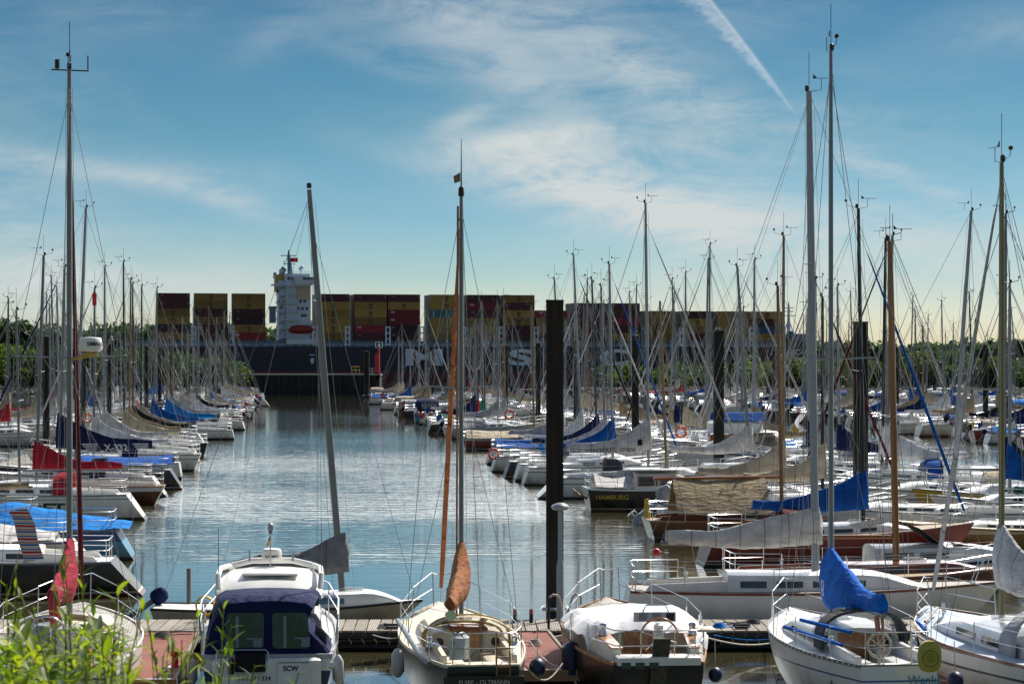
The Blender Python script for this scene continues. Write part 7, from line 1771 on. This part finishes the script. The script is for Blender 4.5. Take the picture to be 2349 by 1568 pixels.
# ------------------------------------------------------------------ tall weeds on the bank in front of the camera
def plant_mat(name, c, t):
    m, nt, b = _base(name); L = nt.links.new
    g = nt.nodes.new('ShaderNodeNewGeometry')
    mx = nt.nodes.new('ShaderNodeMix'); mx.data_type = 'RGBA'; L(g.outputs['Random Per Island'], mx.inputs[0])
    mx.inputs[6].default_value = (c[0] * .30, c[1] * .45, c[2] * .5, 1); mx.inputs[7].default_value = (c[0] * 2.1, c[1] * 1.5, c[2] * .8, 1)
    L(mx.outputs[2], b.inputs['Base Color']); b.inputs['Roughness'].default_value = .5; b.inputs['Specular IOR Level'].default_value = .35
    tr = nt.nodes.new('ShaderNodeBsdfTranslucent'); ms = nt.nodes.new('ShaderNodeMixShader'); ms.inputs[0].default_value = t
    tm = nt.nodes.new('ShaderNodeMix'); tm.data_type = 'RGBA'; tm.blend_type = 'MULTIPLY'; tm.inputs[0].default_value = 1; L(mx.outputs[2], tm.inputs[6]); tm.inputs[7].default_value = (2.0, 2.1, .7, 1); L(tm.outputs[2], tr.inputs[0])
    out = [n for n in nt.nodes if n.type == 'OUTPUT_MATERIAL'][0]
    L(b.outputs[0], ms.inputs[1]); L(tr.outputs[0], ms.inputs[2]); L(ms.outputs[0], out.inputs[0])
    return m
M['weed'] = plant_mat('weed_leaf', (.115, .185, .028), .5)
M['stem'] = plant_mat('weed_stem', (.13, .17, .04), .2)
def blade(mb, p, d, up, L_, w, curl):
    d = d.normalized(); s = d.cross(up).normalized(); n = s.cross(d)
    rings = []
    for k in range(7):
        q = k / 6; c = p + d * (L_ * q) + n * (-curl * L_ * q * q)
        ww = w * (math.sin(PI * min(1, q * .93 + .07)) ** .8)
        rings.append([c - s * ww + n * ww * .35, c, c + s * ww + n * ww * .35])
    mb.loft(rings, caps=False, closed=False)
def weed(seed, h, leaves, spread):
    rg = random.Random(seed); st = MB(); lf = MB()
    lean = Vector((rg.uniform(-.12, .12), rg.uniform(-.1, .1), 0)); pts = []
    for k in range(9): q = k / 8; pts.append(Vector((lean.x * q * q * h, lean.y * q * q * h, h * q)) + Vector((rg.uniform(-1, 1), rg.uniform(-1, 1), 0)) * .006)
    st.tube(pts, [.006 * (1 - .65 * k / 8) for k in range(9)], 5)
    for i in range(leaves):
        q = .15 + .85 * (i + rg.random() * .6) / leaves; k = min(7, int(q * 8)); p = pts[k].lerp(pts[k + 1], q * 8 - k) if q < 1 else pts[8]
        az_ = i * 2.4 + rg.uniform(-.5, .5); el_ = rg.uniform(.35, 1.05) if q < .9 else rg.uniform(.8, 1.4)
        d = Vector((math.cos(az_) * math.cos(el_), math.sin(az_) * math.cos(el_), math.sin(el_)))
        blade(lf, p, d, Vector((0, 0, 1)) if el_ < 1.3 else Vector((1, 0, 0)), spread * rg.uniform(.6, 1.25) * (1 if q < .85 else .6), .0068 * rg.uniform(.6, 1.4) * (spread / .12), rg.uniform(.1, .75))
    return st, lf
WP = []
for k, (h, n, s) in enumerate(((1.5, 34, .115), (1.4, 28, .14), (1.6, 40, .10), (1.3, 28, .125), (1.5, 48, .085))):
    st, lf = weed(40 + k, h, n, s); t = thing('weed_plant', 'x', 'weed', (0, 0, 0), 0, 'tall weeds on the near bank'); st.build('stem', M['stem'], t); lf.build('leaves', M['weed'], t); WP.append(t)
env = [(-30, 1360), (0, 1340), (60, 1300), (110, 1370), (160, 1390), (205, 1270), (240, 1300), (280, 1430), (330, 1510), (390, 1480), (430, 1390), (455, 1440), (480, 1530), (580, 1535)]
def envv(u):
    for (a, va), (b, vb) in zip(env, env[1:]):
        if a <= u <= b: return va + (vb - va) * (u - a) / (b - a)
    return 1560
rg = random.Random(77)
tops = [(60, 1300, 8.5), (205, 1268, 9.0), (232, 1290, 8.0), (20, 1340, 8.2), (97, 1365, 9.2), (128, 1400, 8.0), (262, 1420, 8.8), (418, 1400, 9.0), (438, 1380, 8.4), (395, 1470, 8.7), (575, 1528, 8.6), (180, 1395, 8.5), (285, 1470, 9.2), (-12, 1330, 8.6), (372, 1500, 8.0)]
for i in range(38):
    u = rg.uniform(-25, 300) if i < 36 else rg.uniform(330, 480)
    tops.append((u, envv(u) + abs(rg.gauss(60, 60)) + 16, rg.uniform(7.2, 10.0)))
# EXTRA stalks to the right
for u_, v_ in ((310, 1480), (328, 1500), (345, 1465), (362, 1520), (385, 1450), (402, 1490), (425, 1430), (447, 1405), (462, 1470), (478, 1510), (300, 1440), (568, 1540)): tops.append((u_, v_, rg.uniform(8, 9.4)))
HW_ = [1.5, 1.4, 1.6, 1.3, 1.5]; wu = set()
order = sorted(range(len(tops)), key=lambda i: tops[i][0])
for n_, i in enumerate(order):
    u, v, d = tops[i]; k = rg.randrange(5)
    o = WP[k] if k not in wu else copy_tree(WP[k]); wu.add(k)
    s = 1.0; zt = PZ(v, d); o.location = (PX(u, d), d, zt - HW_[k] * s); o.rotation_euler = (rg.uniform(-.09, .09), rg.uniform(-.10, .10), rg.uniform(0, 6.28))
    tall = 'tall' if v < 1400 else ('short' if v > 1490 else 'mid height')
    wide = ['bushy', 'broad leaved', 'slender leaved', 'sparse', 'fine leaved'][k]
    o['label'] = f'{tall} {wide} green weed, {ordinal(n_) if n_ < 31 else ordinal(len(order) - 1 - n_)} from the {"left" if n_ < 31 else "right"} on the near bank'
# low undergrowth filling the corner
mb = MB()
for i in range(430):
    u = rg.uniform(-40, 300) if i < 430 else rg.uniform(320, 480); d = rg.uniform(7.2, 9.5); v = envv(min(u, 575)) + 165 + abs(rg.gauss(0, 70))
    a_ = rg.uniform(0, 6.28); e_2 = rg.uniform(.1, 1.2)
    blade(mb, Vector((PX(u, d), d, PZ(v, d))), Vector((math.cos(a_) * math.cos(e_2), math.sin(a_) * math.cos(e_2), math.sin(e_2))), Vector((0, 0, 1)), rg.uniform(.07, .17), rg.uniform(.006, .013), rg.uniform(.1, .8))
tag(mb.build('undergrowth', M['weed']), 'dense low green leaves filling the lower left corner', 'undergrowth', kind='stuff')

# LABELCHECK
for o in scene.objects:
    if o.parent is None and o.get('label') and not (4 <= len(o['label'].split()) <= 16): print('LABEL LEN', len(o['label'].split()), o['label'])
